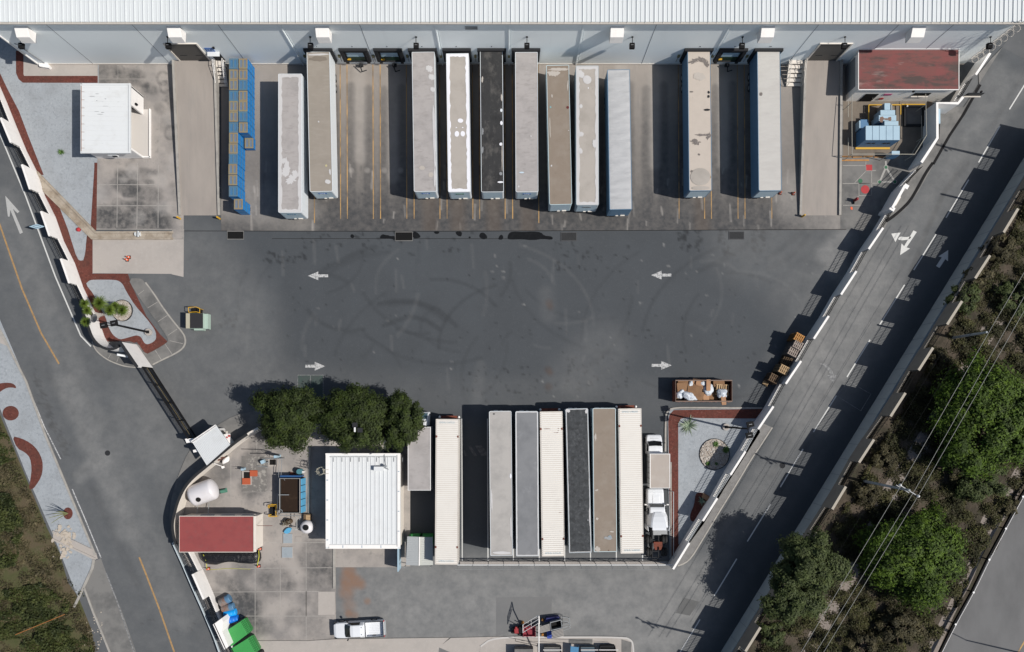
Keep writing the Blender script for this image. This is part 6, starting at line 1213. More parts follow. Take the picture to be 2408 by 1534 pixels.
for reg, x, y, hh, mt, cn, wl, sc in pal:
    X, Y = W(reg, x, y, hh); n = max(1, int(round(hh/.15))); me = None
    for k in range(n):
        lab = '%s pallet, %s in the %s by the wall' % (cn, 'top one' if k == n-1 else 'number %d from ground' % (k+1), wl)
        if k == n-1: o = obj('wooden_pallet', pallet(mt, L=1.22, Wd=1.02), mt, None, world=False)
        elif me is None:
            o = obj('wooden_pallet', pallet(mt, L=1.22, Wd=1.02), [mat('shaded_' + mt.name, tuple(v*.42 for v in {'pale_pallet_wood': (.46, .32, .18), 'orange_pallet_wood': (.50, .25, .08), 'grey_pallet_wood': (.36, .30, .26), 'dark_pallet_wood': (.2, .13, .08)}[mt.name]), rough=.9)], None, world=False); me = o.data  # lower pallets coloured darker to stand in for shade between the top boards
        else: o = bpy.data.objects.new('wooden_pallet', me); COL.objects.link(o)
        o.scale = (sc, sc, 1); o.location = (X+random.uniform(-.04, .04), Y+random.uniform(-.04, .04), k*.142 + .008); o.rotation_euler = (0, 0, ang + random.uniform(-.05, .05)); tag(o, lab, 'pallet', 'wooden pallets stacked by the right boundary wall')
# roll-off skip with rubbish
h = 2.0; (x0, y0), (x1, y1) = W('22', 1538, 708, h), W('22', 2068, 512, h); cx_, cy_ = (x0+x1)/2, (y0+y1)/2
t = thing('waste_skip', 'long dark red open waste skip filled with cardboard and white bags', 'skip', (cx_, cy_, 0))
b = MB()
for (a, c) in (((x0, y0), (x1, y0)), ((x1, y0), (x1, y1)), ((x1, y1), (x0, y1)), ((x0, y1), (x0, y0))): b.wall([a, c], .07, .2, h-.05)
b.box(cx_, cy_, .2, x1-x0, y1-y0, .1); obj('skip_body', b, m_rust, t)
b = MB(); [b.box(x0+.4+i*(x1-x0-.8)/8, y0-.05, .2, .1, .08, h-.3) for i in range(9)]; [b.box(x0+.4+i*(x1-x0-.8)/8, y1+.05, .2, .1, .08, h-.3) for i in range(9)]; obj('side_ribs', b, m_redm, t)
b = MB(); b.wall([(x0, y0), (x1, y0), (x1, y1), (x0, y1)], .13, h-.05, h+.03, True); obj('top_rim', b, mat('worn_brown_rim', (.2, .14, .11), rough=.8), t)
def junkbox(reg, x, y, z, sx, sy, sz, rot, m, lab, tilt=(0, 0)):
    p = W(reg, x, y, z+sz); b = MB(); b.box(0, 0, 0, sx, sy, sz)
    b.box(0, sy*.5+.04, sz-.03, sx*.96, .16, .02); b.box(0, -sy*.5-.04, sz-.03, sx*.9, .14, .02)
    o = obj('cardboard_box', b, m, None, world=False); tag(o, lab, 'cardboard', 'cardboard in the red skip'); o.location = (*p, z); o.rotation_euler = (tilt[0], tilt[1], rot)
for a in [(650, 190, 1.2, 1.2, .5, .35, .05, m_cardd, 'flattened brown cardboard box in the upper left of the skip'), (620, 320, 1.35, 1.3, .9, .3, .1, m_cardd, 'creased brown carton in the left part of the skip'), (1120, 220, 1.3, 1.3, .9, .3, -.05, m_card, 'reddish tan carton at the upper middle of the skip'),
          (1160, 200, 1.68, .8, .3, .12, -.2, m_card, 'small pale flap of carton lying on the upper middle box'), (1020, 420, 1.45, 1.7, 1.2, .3, -.12, m_cardd, 'large brown open carton in the middle of the skip'), (1080, 570, 1.3, 1.6, .8, .4, -.25, m_cardd, 'dark brown slumped carton at the lower middle of the skip'),
          (1445, 250, 1.7, .5, 1.1, .3, .02, m_card, 'tall orange-tan carton leaning on the middle bag'), (1370, 615, 1.2, .75, .75, .3, .1, m_card, 'square tan carton at the lower edge of the skip'), (1790, 190, 1.3, 1.3, .5, .3, .08, m_cardd, 'brown carton at the upper right of the skip'), (1930, 725, 1.75, .55, 1.0, .25, .08, m_card, 'tan carton hanging over the lower right rim'), (1600, 620, .9, .9, .9, .3, .3, m_cardd, 'dark carton deep in the right part of the skip'), (2110, 660, 1.0, .6, .8, .3, .3, m_woodd, 'very dark carton in the lower right corner of the skip')]:
    x, y, z, sx, sy, sz, ro, m, lab = a; junkbox('S3', x, y, z, sx, sy, sz, ro, m, lab, (random.uniform(-.08, .08), random.uniform(-.08, .08)))
b = MB(); b.box(cx_, cy_, .3, x1-x0-.2, y1-y0-.2, .5)
for _ in range(70): b.box(random.uniform(x0+.3, x1-.3), random.uniform(y0+.3, y1-.3), random.uniform(.5, 1.05), random.uniform(.2, .7), random.uniform(.2, .6), random.uniform(.03, .3), random.uniform(0, 3))
o = obj('loose_rubbish', b, m_woodd, None); tag(o, 'dark loose rubbish filling the bottom of the red skip', 'rubbish'); o['kind'] = 'stuff'
def bag(reg, x, y, z, rx, ry, rz_, lab, rot=0, m=m_bag):
    p = W(reg, x, y, z); bmx = bmesh.new(); bmesh.ops.create_icosphere(bmx, subdivisions=4, radius=1)
    rs = random.Random(int(x*y)); ph = [rs.uniform(0, 6) for _ in range(6)]
    for v in bmx.verts:
        c = v.co.copy(); k = 1 + .14*math.sin(3*c.x+ph[0])*math.cos(2.6*c.y+ph[1]) + .07*math.sin(5*c.y+ph[2]+3*c.z) + .035*math.sin(9*c.x+4*c.y+ph[3])
        v.co = Vector((c.x*rx*k, c.y*ry*k, c.z*rz_*k))
    me = bpy.data.meshes.new('rubbish_bag'); bmx.to_mesh(me); bmx.free(); me.polygons.foreach_set('use_smooth', [True]*len(me.polygons)); o = link('rubbish_bag', me, m); tag(o, lab, 'bag', 'white bags in the red skip'); o.location = (*p, z); o.rotation_euler = (0, 0, rot); return o
bag('S3', 510, 570, 1.55, .42, .45, .3, 'small crumpled white bag at the left end of the skip'); bag('S3', 590, 460, 1.6, .35, .25, .25, 'little white bag above the left crumpled one'); bag('S3', 820, 600, 1.6, .8, .5, .4, 'large white bag at the lower left of the skip', -.5); bag('S3', 960, 680, 1.5, .5, .33, .3, 'white bag tail beside the large lower left bag', -.2)
bag('S3', 1440, 400, 1.5, .68, .72, .35, 'bluish white bag under the tall carton in the middle of the skip'); bag('S3', 1270, 200, 1.6, .45, .3, .25, 'white bag at the upper middle rim of the skip'); bag('S3', 880, 200, 1.55, .28, .4, .25, 'small white bag between the upper cartons'); bag('S3', 1880, 510, 1.75, .66, .6, .4, 'round blue-white bag on the pallet at the right of the skip')
b = pallet(m_wood, 6, 1.6, 1.3); o = obj('wooden_pallet', b, m_wood, None, world=False); tag(o, 'pale wooden pallet lying tilted under the round bag in the skip', 'pallet'); o.location = (*W('S3', 1890, 400, 1.5), 1.45); o.rotation_euler = (.06, .1, -.05)
# ================================================================== dock plate machine in the yard, planters' furniture
x0, y1 = W('Q5', 350, 390, 1.6); x1, y0 = W('Q5', 1095, 1050, 1.6)
t = thing('baling_bin', 'pale green steel bin with black ribbed lid standing alone in the left yard', 'bin', ((x0+x1)/2, (y0+y1)/2, 0))
b = MB(); b.hexa([(x0+.1, y0, .15), (x1+.28, y0, .15), (x1+.28, y1, .15), (x0+.1, y1, .15)], [(x0, y0, 1.55), (x1, y0, 1.55), (x1, y1, 1.55), (x0, y1, 1.55)]); b.box(x1+.25, (y0+y1)/2, .15, .3, y1-y0, .9); b.box((x0+x1)/2+.3, y0-.08, .3, 1.1, .2, .8); obj('bin_body', b, m_compact, t)
b = MB(); b.box(x0+.5+(x1-x0-.5)/2, (y0+y1)/2, 1.56, x1-x0-.5, y1-y0-.04, .06); [b.box(x0+.5+(x1-x0-.5)/2, y0+.1+i*.14, 1.61, x1-x0-.52, .05, .03) for i in range(12)]; obj('ribbed_lid', b, m_ribblack, t)
b = MB(); b.box(x0+.24, (y0+y1)/2, 1.56, .46, y1-y0, .07); obj('lid_edge', b, mat('sandy_board', (.42, .39, .3), rough=.8), t)
b = MB(); [b.lathe((x0+.3+i*(x1-x0-.2), y, .1), [(.1, -.05), (.1, .05)], 10, (0, 1, 0)) for i in (0, 1) for y in (y0+.1, y1-.1)]; obj('castor', b, m_rubber, t)
t = thing('handling_cage', 'small yellow tubular frame above the pale green bin', 'frame', (*W('Q5', 700, 280), 0)); pts = [(*W('Q5', x, y, 1.1), 1.1) for x, y in ((455, 125), (800, 110), (960, 185), (950, 370), (810, 325), (475, 345), (455, 125))]; b = MB(); b.path(pts, .04); [b.tube(p, (p[0], p[1], 0), .03) for p in pts[:-1]]; obj('tube_frame', b, m_ylw, t)
b = MB(); b.prism([(p[0], p[1]) for p in pts[:-1]], .15, .2); obj('floor_plate', b, m_black, t)
def lamp_post(reg, base, tiph, heads, lab):
    bp = W(reg, *base); t = thing('lamp_post', lab, 'lamp post', (*bp, 0))
    b = MB(); b.lathe((*bp, 0), [(.42, 0), (.42, .35), (.38, .38)], 20); obj('concrete_base', b, m_conclight, t)
    b = MB(); b.box(*bp, .38, .34, .34, .05); b.tube((*bp, .4), (*bp, tiph), .13, 10, .08); obj('pole', b, m_black, t)
    b = MB(); hp = [W(reg, x, y, tiph) for x, y in heads]
    for p in hp: b.tube((*bp, tiph-.1), (*p, tiph-.1), .05)
    obj('arm', b, m_black, t)
    for p in hp: b = MB(); b.box(*p, tiph-.15, .75, .6, .25, R(10)); hd = obj('lamp_head', b, m_black, t); b = MB(); b.box(*p, tiph+.1, .34, .05, .03, R(10)); obj('cooling_fins', b, m_grey, hd)
lamp_post('S1', (1310, 735), 8.4, [(685, 572), (500, 610)], 'black two-headed lamp post leaning over the left gravel island')
lamp_post('22', (2006, 950), 9.2, [(2240, 925), (2232, 1028)], 'black two-headed lamp post in the right gravel planter')
# rock beds
def rockbed(reg, cx, cy, rx, ry, lab):
    p = W(reg, cx, cy); k = REG[reg][2]/S; t = thing('rock_bed', lab, 'planting bed', (*p, 0)); n = 32
    out = [(p[0]+rx*k*math.cos(2*math.pi*i/n), p[1]+ry*k*math.sin(2*math.pi*i/n)) for i in range(n)]
    b = MB(); b.prism(out, .0, .13); obj('rocks_base', b, m_rocks, t); b = MB(); b.wall(out, .07, 0, .19, True); obj('edging', b, m_dark, t)
    b = MB()
    for _ in range(420):
        a = random.random()*6.28; r = math.sqrt(random.random())*.94; q = (p[0]+rx*k*r*math.cos(a), p[1]+ry*k*r*math.sin(a)); s = random.uniform(.05, .14); b.prism(blob(q[0], q[1], s, s*.7, 6, .3, random.random()*3), .1, .13+s*.6)
    o = obj('rocks', b, m_rocks, t); o['kind'] = 'stuff'
rockbed('S1', 840, 350, 180, 188, 'round bed of river rocks with edging under the left palms'); rockbed('22', 1900, 1205, 140, 145, 'round bed of multicoloured river rocks in the right planter')
# spiky plants
def rosette(p, r, z, n, m, up=.5, wd=.05, seed=0, droop=.3, curve=5):
    rs = random.Random(seed); b = MB()
    for i in range(n):
        a = rs.random()*6.283; el = rs.uniform(-.35, 1.35)*up*1.6; L = r*rs.uniform(.75, 1.08); d = Vector((math.cos(a)*math.cos(el), math.sin(a)*math.cos(el), math.sin(el))); sd = Vector((-math.sin(a), math.cos(a), 0))*wd
        c = Vector((p[0], p[1], z)); prev = None
        for k in range(curve):
            f = k/(curve-1); q = c + d*L*f - Vector((0, 0, droop*L*f*f)); w_ = sd*(1-f*.95)*(1 if k else .6); cur = (q-w_, q+w_)
            if prev: b.quad(prev[0], prev[1], cur[1], cur[0])
            prev = cur
    return b
m_palm = mat('yucca_leaf', (.11, .16, .02), [((.05, .085, .012), 1.5, .42, .62, .8), ((.22, .26, .05), 4, .58, .74, .6)], rough=.6)
m_agave = mat('agave_leaf', (.20, .26, .18), [((.34, .36, .22), 3, .5, .7, .6), ((.1, .15, .08), 2, .5, .7, .6)], rough=.6)
m_grass = mat('bright_tuft_leaf', (.06, .13, .02), [((.12, .18, .04), 3, .5, .7, .6)], rough=.7)
def yucca(reg, x, y, zt, r, lab, base, seed):
    p = W(reg, x, y, zt); q = W(reg, *base); t = thing('yucca', lab, 'plant', (*q, 0), group='yuccas on the left island'); b = MB(); b.tube((*q, 0), (*p, zt), .17, 8, .12); obj('trunk', b, m_bark, t); obj('leaves', rosette(p, r, zt, 420, m_palm, .75, .05, seed, .25), m_palm, t)
yucca('S1', 430, 210, 2.8, 1.0, 'largest yucca, at the upper left of the rock bed', (600, 330), 1); yucca('S1', 610, 340, 2.4, .82, 'yucca just left of the rock bed centre', (700, 380), 2); yucca('S1', 700, 265, 1.9, .6, 'small dark yucca behind the rock bed ones', (740, 300), 6); yucca('S1', 830, 345, 2.3, .8, 'yucca leaning over the left rock bed', (860, 390), 3)
yucca('S1', 155, 225, 3.6, .64, 'upper yucca crown above the white boundary wall', (330, 460), 4); yucca('S1', 205, 345, 3.4, .64, 'middle yucca crown above the white boundary wall', (350, 480), 5); yucca('S1', 170, 545, 3.5, .66, 'lowest yucca crown overhanging the black coping', (360, 560), 7)
p = W('S1', 320, 480); b = MB(); b.prism(smooth(WL('S1', [(180, 450), (290, 380), (360, 370), (430, 400), (540, 400), (510, 440), (420, 470), (400, 540), (330, 540), (250, 520)]), 1), 0, .4); solo('stone_planter', b, m_conclight, 'cream rock mound holding the yucca trunks against the boundary wall', 'planter', p)
t = thing('dish_light', 'grey round dish on the cream mound by the left yuccas', 'dish', (*p, 0)); q = W('S1', 350, 490, 2.2); b = MB(); b.lathe((*q, 2.1), [(.05, 0), (.3, .03), (.5, .16), (.52, .2)], 20, (-.5, .1, 1)); obj('dish', b, m_grey, t); b = MB(); b.tube((*W('S1', 350, 490), 0), (*q, 2.1), .05); obj('stand', b, m_grey, t)
p = W('22', 1655, 935); o = obj('agave', rosette(p, 1.35, .15, 70, m_agave, .38, .085, 11, .1), m_agave, None); tag(o, 'large pale agave rosette in the upper corner of the right planter', 'plant'); origin_to(o, *p)
p = W('00', 580, 1438); o = obj('agave', rosette(p, .55, .1, 40, m_grass, .45, .05, 12, .1), m_grass, None); tag(o, 'single small green agave on the blue gravel left of the shed', 'plant'); origin_to(o, *p)
for k, (x, y, r, n, lab) in enumerate([(520, 165, .55, 260, 'dark grass tuft at the top of the right rock bed'), (630, 225, .6, 300, 'larger grass tuft at the right edge of the right rock bed'), (440, 370, .45, 180, 'brown-green tuft at the lower left of the right rock bed'), (530, 370, .3, 120, 'small tuft at the lower middle of the right rock bed')]):
    p = W('Q2', x, y); o = obj('grass_tuft', rosette(p, r, .15, n, m_grass, .5, .03, 20+k, .4), m_grass, None); tag(o, lab, 'grass tuft'); origin_to(o, *p)
p = W('Q2', 375, 760); o = obj('agave', rosette(p, .7, .15, 34, m_agave, .4, .06, 31, .1), m_agave, None); tag(o, 'shaded agave on the red gravel patch by the right boundary wall', 'plant'); origin_to(o, *p)
b = MB(); b.prism(WL('Q2', [(390, 680), (470, 725), (430, 760), (375, 725)]), .05, .3); solo('tan_slab', b, m_card, 'tan concrete slab at the upper end of the red gravel patch', 'slab', W('Q2', 420, 720))
p = W('03', 640, 228); t = thing('ocotillo', 'thin leaning cactus stems from the round red gravel spot, left verge', 'plant', (*p, 0)); b = MB()
for x, y in ((480, 235), (520, 215), (500, 262), (450, 275), (470, 325), (540, 208)): q = W('03', x, y, 3.2); b.tube((p[0], p[1], 0), (*W('03', (x+640)/2, (y+225)/2-3, 1.8), 1.8), .05, 5); b.tube((*W('03', (x+640)/2, (y+225)/2-3, 1.8), 1.8), (*q, 3.0), .05, 5, .02)
obj('stems', b, mat('ocotillo_stem', (.22, .23, .1), rough=.8), t)
b = MB(); b.lathe((*W('01', 745, 630), 0), [(.22, 0), (.25, .25), (.12, .38)], 12); solo('hydrant', b, m_redp, 'small dark red fixture on the left triangular gravel bed', 'hydrant', W('01', 745, 630))
t = thing('road_sign', 'white diamond road sign on the white edge line of the left road', 'sign', (*W('01', 385, 605), 0)); b = MB(); q = W('01', 345, 597, 2.6); b.hexa([(q[0]-.95, q[1], 2.5), (q[0], q[1]-.28, 2.5), (q[0]+.95, q[1], 2.5), (q[0], q[1]+.3, 2.5)], [(q[0]-.95, q[1], 2.54), (q[0], q[1]-.28, 2.54), (q[0]+.95, q[1], 2.54), (q[0], q[1]+.3, 2.54)]); sp = obj('sign_plate', b, m_lblue, t); b = MB(); b.wall([(q[0]-.5, q[1]), (q[0], q[1]-.15), (q[0]+.5, q[1]), (q[0], q[1]+.16)], .05, 2.545, 2.56, True); obj('symbol', b, m_dark, sp); b = MB(); b.tube((*W('01', 385, 605), 0), (*q, 2.5), .04); obj('post', b, m_steel, t)
p = W('00', 440, 612); t = thing('wall_mast', 'thin grey mast with white box foot beside the left warehouse corner', 'mast', (*p, 0)); q = W('00', 320, 488, 7); b = MB(); b.tube((*p, .4), (p[0]-.1, p[1]-.1, 5.5), .05); b.tube((p[0]-.1, p[1]-.1, 5.5), (p[0]-.5, p[1]+.05, 5.6), .04); obj('pole', b, m_grey, t); b = MB(); b.prism(WL('00', [(360, 595), (440, 590), (470, 625), (455, 640), (370, 625)], .5), 0, .5); obj('foot_box', b, m_fence, t)
# ================================================================== transformer yard (upper right)
flat('concrete_yard', 'D', [(1985, 238), (2190, 238), (2205, 250), (2206, 325), (2165, 385), (2110, 470), (2080, 540), (1976, 540), (1976, 238)], .016, m_concdark)
flat('concrete_slab', 'R4', [(240, 180), (1900, 180), (1800, 840), (1560, 1180), (240, 1250)], .022, mat('brown_dusty_concrete', (.185, .155, .125), [((.11, .095, .08), .7, .42, .66, .7)], rough=.9))
jl = MB()
for a, b_ in [((180, 245), (780, 245)), ((780, 110), (780, 245)), ((180, 710), (1080, 700)), ((930, 380), (930, 1020)), ((785, 375), (1040, 375)), ((490, 690), (785, 385)), ((190, 1272), (700, 1270)), ((500, 1115), (605, 1025)), ((600, 710), (605, 1025)), ((605, 1025), (910, 1010)), ((600, 705), (905, 705)), ((785, 230), (785, 380))]: jl.sheet(strip([W('S5', *a), W('S5', *b_)], .07), .026)
struct('slab_joint', jl, m_joint)
tri = WL('S5', [(1300, 290), (1135, 668), (1530, 665)]); mb = MB(); mb.sheet(strip([tri[0], tri[1]], .22), .030); mb.sheet(strip([tri[1], tri[2]], .22), .0303); mb.sheet(strip([tri[2], tri[0]], .22), .0306); mb.sheet(strip([tri[0], W('S5', 1295, 130)], .2), .0309); [mb.sheet(circ(*p, .27), .034) for p in tri]; struct('floor_symbol', mb, mat('floor_white', (.36, .35, .33), rough=.8))
mb = MB(); [mb.sheet(circ(*p, .19), .038) for p in tri]; mb.sheet(circ(*W('S5', 640, 642), .26), .030); struct('floor_symbol', mb, m_greenp)
mb = MB(); mb.sheet(WL('S5', [(785, 222), (945, 222), (945, 372), (790, 372)]), .030); mb.sheet(circ(*W('S5', 762, 862), .5), .030); struct('floor_symbol', mb, m_redp)
mb = MB(); mb.sheet(blob(*W('S5', 412, 1350), .14, .18), .030); struct('floor_symbol', mb, m_orange)
p = W('S5', 480, 1150); t = thing('fire_extinguisher', 'small red and black wheeled extinguisher on the dark concrete right of the right ramp', 'extinguisher', (*p, 0)); b = MB(); b.lathe((*p, .1), [(.16, 0), (.18, .1), (.18, .8), (.08, .95)], 14); obj('cylinder', b, m_redm, t); b = MB(); b.tube((p[0]-.1, p[1]-.2, .2), (p[0]-.35, p[1]-.1, .9), .04); b.lathe((p[0]-.1, p[1]-.3, .16), [(.16, -.03), (.16, .03)], 12, (1, 0, 0)); obj('trolley', b, m_black, t)
def R4(x, y, z=0): return W('R4', x, y, z)
def cab(t, name, reg, x0, y0, x1, y1, z0, z1, m, bev=.02):
    (a, b0), (c, d) = W(reg, x0, y1, z1), W(reg, x1, y0, z1); bb = MB(); bb.box((a+c)/2, (b0+d)/2, z0, c-a, d-b0, z1-z0); return obj(name, bb, m, t, bevel=bev)
t = thing('switchgear', 'large pale blue five-bay electrical cabinet in the transformer yard', 'electrical cabinet', (*R4(970, 770), 0))
hc = 2.7; (a, b0), (c, d) = R4(655, 905, hc), R4(1295, 640, hc); bb = MB(); bb.box((a+c)/2, (b0+d)/2, .15, c-a, d-b0, hc-.17); obj('cabinet', bb, m_mblue, t)
for i in range(5): bb = MB(); bb.box(a+(c-a)*(i+.5)/5, (b0+d)/2, hc-.02, (c-a)/5-.05, d-b0, .06); obj('roof_panel', bb, m_lblue, t)
for xx in (.22, .36, .68, .8): bb = MB(); bb.box(a+(c-a)*xx, b0-.02, 1.5, .3, .05, .3); obj('meter', bb, m_dark, t)
bb = MB(); bb.box((a+c)/2-.0, b0-.12, .0, c-a+.1, .22, .16); obj('plinth', bb, m_ylw, t)
t = thing('transformer', 'stepped pale blue transformer with brown stain, above the five-bay cabinet', 'transformer', (*R4(1080, 420), 0))
cab(t, 'tank', 'R4', 905, 440, 1230, 545, .2, 2.2, m_lblue); cab(t, 'cable_box', 'R4', 1010, 550, 1270, 632, .2, 2.3, m_lblue); cab(t, 'radiator_box', 'R4', 935, 345, 1210, 438, .2, 2.0, m_lblue); cab(t, 'top_duct', 'R4', 1010, 215, 1118, 342, .2, 1.9, m_lblue)
for x in (975, 1145): cab(t, 'side_fin', 'R4', x-8, 245, x+8, 342, .2, 1.6, m_steel, 0)
mb = MB(); mb.sheet(blob(*R4(960, 520, 2.23), .3, .28, 14, .4), 2.21); mb.sheet(blob(*R4(1110, 510, 2.23), .25, .2, 14, .4), 2.215); mb.sheet(blob(*R4(1040, 512, 2.23), .35, .12, 14, .4), 2.22); obj('rust_stain', mb, mat('brown_rust_stain', (.2, .13, .1), rough=.9), t)
t = thing('control_cabinet', 'low blue cabinet left of the stepped transformer', 'electrical cabinet', (*R4(610, 620), 0)); cab(t, 'cabinet', 'R4', 565, 520, 715, 700, 0, 1.1, m_mblue); cab(t, 'lid_strip', 'R4', 540, 540, 565, 690, 0, 1.1, m_lblue)
t = thing('sump', 'square sunken tray with dark rim and yellow pipes, right of the transformer', 'tray', (*R4(1540, 450), 0)); pt_ = [R4(1370, 640), R4(1720, 640), R4(1720, 280), R4(1370, 280)]; bb = MB(); bb.wall(pt_, .3, 0, .35, True); obj('rim', bb, m_dark, t); bb = MB(); bb.prism(pt_, 0, .06); obj('tray_floor', bb, m_concdark, t); bb = MB(); bb.lathe((*R4(1435, 270, .5), .4), [(.1, 0), (.12, .1), (.06, .2)], 10); obj('vent_cap', bb, m_wsign, t)
b = MB()
for pts in ([(715, 630), (715, 250), (960, 248)], [(1140, 248), (1310, 248)], [(1325, 240), (1780, 240)], [(1310, 250), (1310, 430)]): b.path([(*R4(x, y, .5), .5) for x, y in pts], .07)
solo('yellow_pipes', b, m_ylw, 'yellow pipe run framing the transformer and the sump', 'pipe', R4(715, 250))
b = MB()
for pts, hh in (([(405, 50), (403, 600), (408, 1165), (1100, 1165), (1575, 1168), (1795, 810), (1775, 20)], 2.4), ([(335, 190), (335, 480)], 1.0), ([(335, 860), (338, 1200)], 1.0), ([(1700, 450), (1705, 870), (1500, 1190)], 1.0)): b.path([(*R4(x, y, hh), hh) for x, y in pts], .035)
for x, y in ((405, 200), (408, 1165), (1575, 1168), (1795, 810), (1780, 240), (1100, 1165)): q = R4(x, y, 2.4); b.tube((*q, 0), (*q, 2.4), .04)
solo('yard_railing', b, mat('cream_tube', (.42, .40, .34), rough=.6), 'cream pipe railing enclosing the transformer yard', 'railing', R4(1575, 1168))
t = thing('meter_box', 'small pale blue box on the railing below the five-bay cabinet', 'box', (*R4(1210, 1220), 0)); cab(t, 'cabinet', 'R4', 1145, 1105, 1295, 1180, 0, 1.6, m_lblue); cab(t, 'door_panel', 'R4', 1150, 1182, 1290, 1190, 0, 1.55, m_mblue)
cab_o = MB(); cab_o.prism([R4(2005, 595, 1.5), R4(2050, 595, 1.5), R4(2048, 265, 1.5), R4(2003, 265, 1.5)], 0, 1.5); solo('wall_cabinet', cab_o, m_lblue, 'long pale blue cabinet against the outer side of the zigzag wall', 'cabinet', R4(2025, 430))
b = MB()
for i in range(5): b.box(*R4(300+i*200, 1215 + (i % 2)*8), .02, 1.1, .12, .1, random.uniform(-.05, .05))
b.box(*R4(450, 1285), .02, 3.4, .16, .12); solo('timber_strip', b, m_woodo, 'brown timber lengths lying along the lower edge of the transformer yard', 'timber', R4(450, 1285))

# ================================================================== treatment plant (lower left)
def R1(x, y, z=0): return W('R1', x, y, z)
def R2(x, y, z=0): return W('R2', x, y, z)
a, c = Vector((*R1(330, 1160, 1.4), 1.25)), Vector((*R1(600, 1060, 1.4), 1.25)); ax = (c-a).normalized()
t = thing('storage_tank', 'horizontal white cylindrical tank with round dark opening, inside the curved wall', 'tank', (*R1(460, 1110), 0))
b = MB(); r_ = 1.28; Lh = (c-a).length; prof = []
for i in range(9): th = R(90*i/8); prof.append((max(.02, r_*math.sin(th)), -.62*math.cos(th)))
prof += [(r_, Lh*.33), (r_, Lh*.66)]
for i in range(9): th = R(90*i/8); prof.append((max(.02, r_*math.cos(th)), Lh + .62*math.sin(th)))
b.lathe(a, prof, 32, ax); tk = obj('tank_shell', b, m_tank, t, sm=True)
p = Vector((*R1(400, 1215, 2.3), 2.3)); b = MB(); b.lathe(p, [(.29, -.7), (.29, .14)], 18, (0, -.3, 1)); obj('manway', b, m_void, tk)
b = MB(); b.tube((*R1(585, 1260), .5), (*R1(585, 1465), .9), .04); b.tube((*R1(415, 1260), .5), (*R1(415, 1465), .9), .03); obj('pipework', b, m_steel, t)
for f in (.15, .8): q = a+ax*(Lh*f); b = MB(); b.box(q.x, q.y, 0, .35, 1.5, .5, math.atan2(ax.y, ax.x)); obj('saddle', b, m_conc, t)
t = thing('pump', 'small green pump with motor right of the white tank', 'pump', (*R1(780, 1085), 0)); b = MB(); b.tube((*R1(735, 1095), .35), (*R1(835, 1075), .35), .2, 12); b.box(*R1(780, 1085), 0, 1.0, .5, .14, .2); obj('motor', b, m_pump, t); b = MB(); b.tube((*R1(690, 1100), .35), (*R1(735, 1095), .35), .1); b.lathe((*R1(745, 1090), .4), [(.26, -.08), (.26, .08)], 14, (1, .2, 0)); obj('impeller_casing', b, m_dark, t)
def pit(lab, x0, y0, x1, y1, covers):
    pts = [R1(x0, y1), R1(x1, y1), R1(x1, y0), R1(x0, y0)]; t = thing('inspection_pit', lab, 'pit', (*R1((x0+x1)/2, (y0+y1)/2), 0)); b = MB(); b.wall(pts, .22, 0, .12, True); obj('rim', b, m_conclight, t); b = MB(); b.prism(pts, 0, .035); obj('opening', b, m_void, t)
    for (u0, v0, u1, v1) in covers: b = MB(); q = [R1(u0, v1), R1(u1, v1), R1(u1, v0), R1(u0, v0)]; b.prism(q, .10, .2); obj('cover', b, mat('orange_rust_plate', (.42, .09, .035), [((.33, .08, .04), 3, .5, .7, .6)], rough=.75), t, bevel=.02)
flat('concrete_slab', 'R1', [(1062, 550), (1450, 550), (1450, 1100), (1062, 1100)], .02, mat('stained_pad', (.17, .16, .15), [((.36, .34, .31), 2.2, .52, .62, .8), ((.1, .1, .1), .8, .5, .7, .5)], rough=.9))
pit('concrete pit with two orange-rust cover plates', 1085, 785, 1210, 985, [(1080, 888, 1205, 985), (1198, 768, 1312, 860)]); pit('open dark square pit with blue valve beside it, upper part of the plant', 1485, 590, 1605, 695, [])
t = thing('blue_valve', 'pale blue valve handwheel left of the open square pit', 'valve', (*R1(1405, 635), 0)); b = MB(); b.box(*R1(1405, 635), 0, .45, .4, .6, .4); obj('valve_body', b, m_lblue, t); b = MB(); b.path([(*R1(x, y, .4), .4) for x, y in ((1370, 590), (1680, 590))], .03); obj('pipe', b, m_steel, t); b = MB(); b.path([(*R1(x, y, .3), .3) for x, y in ((1450, 650), (1480, 640))], .06); obj('pipe', b, m_steel, t); b = MB(); b.tube((*R1(1310, 700), .1), (*R1(1480, 720), .2), .05); obj('pipe', b, m_steel, t)
t = thing('hoist', 'pale blue post with long black boom at the top of the treatment plant', 'hoist', (*R1(1650, 545), 0)); b = MB(); b.box(*R1(1650, 545), 0, .3, .3, 2.0); obj('post', b, m_lblue, t); b = MB(); b.path([(*R1(x, y, z), z) for x, y, z in ((1650, 545, 1.9), (1500, 510, 2.0), (1190, 505, 2.1))], .05); b.tube((*R1(1490, 515, 1.9), 1.9), (*R1(1500, 560), .2), .03); obj('boom', b, m_dark, t)
t = thing('drain_stand', 'small pale blue stand with horizontal handle left of the orange covers', 'stand', (*R1(1108, 745), 0)); b = MB(); b.box(*R1(1108, 745), 0, .32, .3, .9); obj('post', b, m_lblue, t); b = MB(); b.tube((*R1(1100, 742, .9), .9), (*R1(960, 742, .9), .9), .025); obj('handle', b, m_dark, t)
b = MB()
for pts in ([(1640, 590), (1632, 880)], [(1682, 590), (1668, 870)], [(1640, 590), (1682, 590)], [(1630, 900), (1640, 1140), (1790, 1145)], [(1618, 1130), (1612, 1460), (1960, 1465)], [(1960, 1465), (1955, 1534)]): b.path([(*R1(x, y, 1.2), 1.2) for x, y in pts], .035)
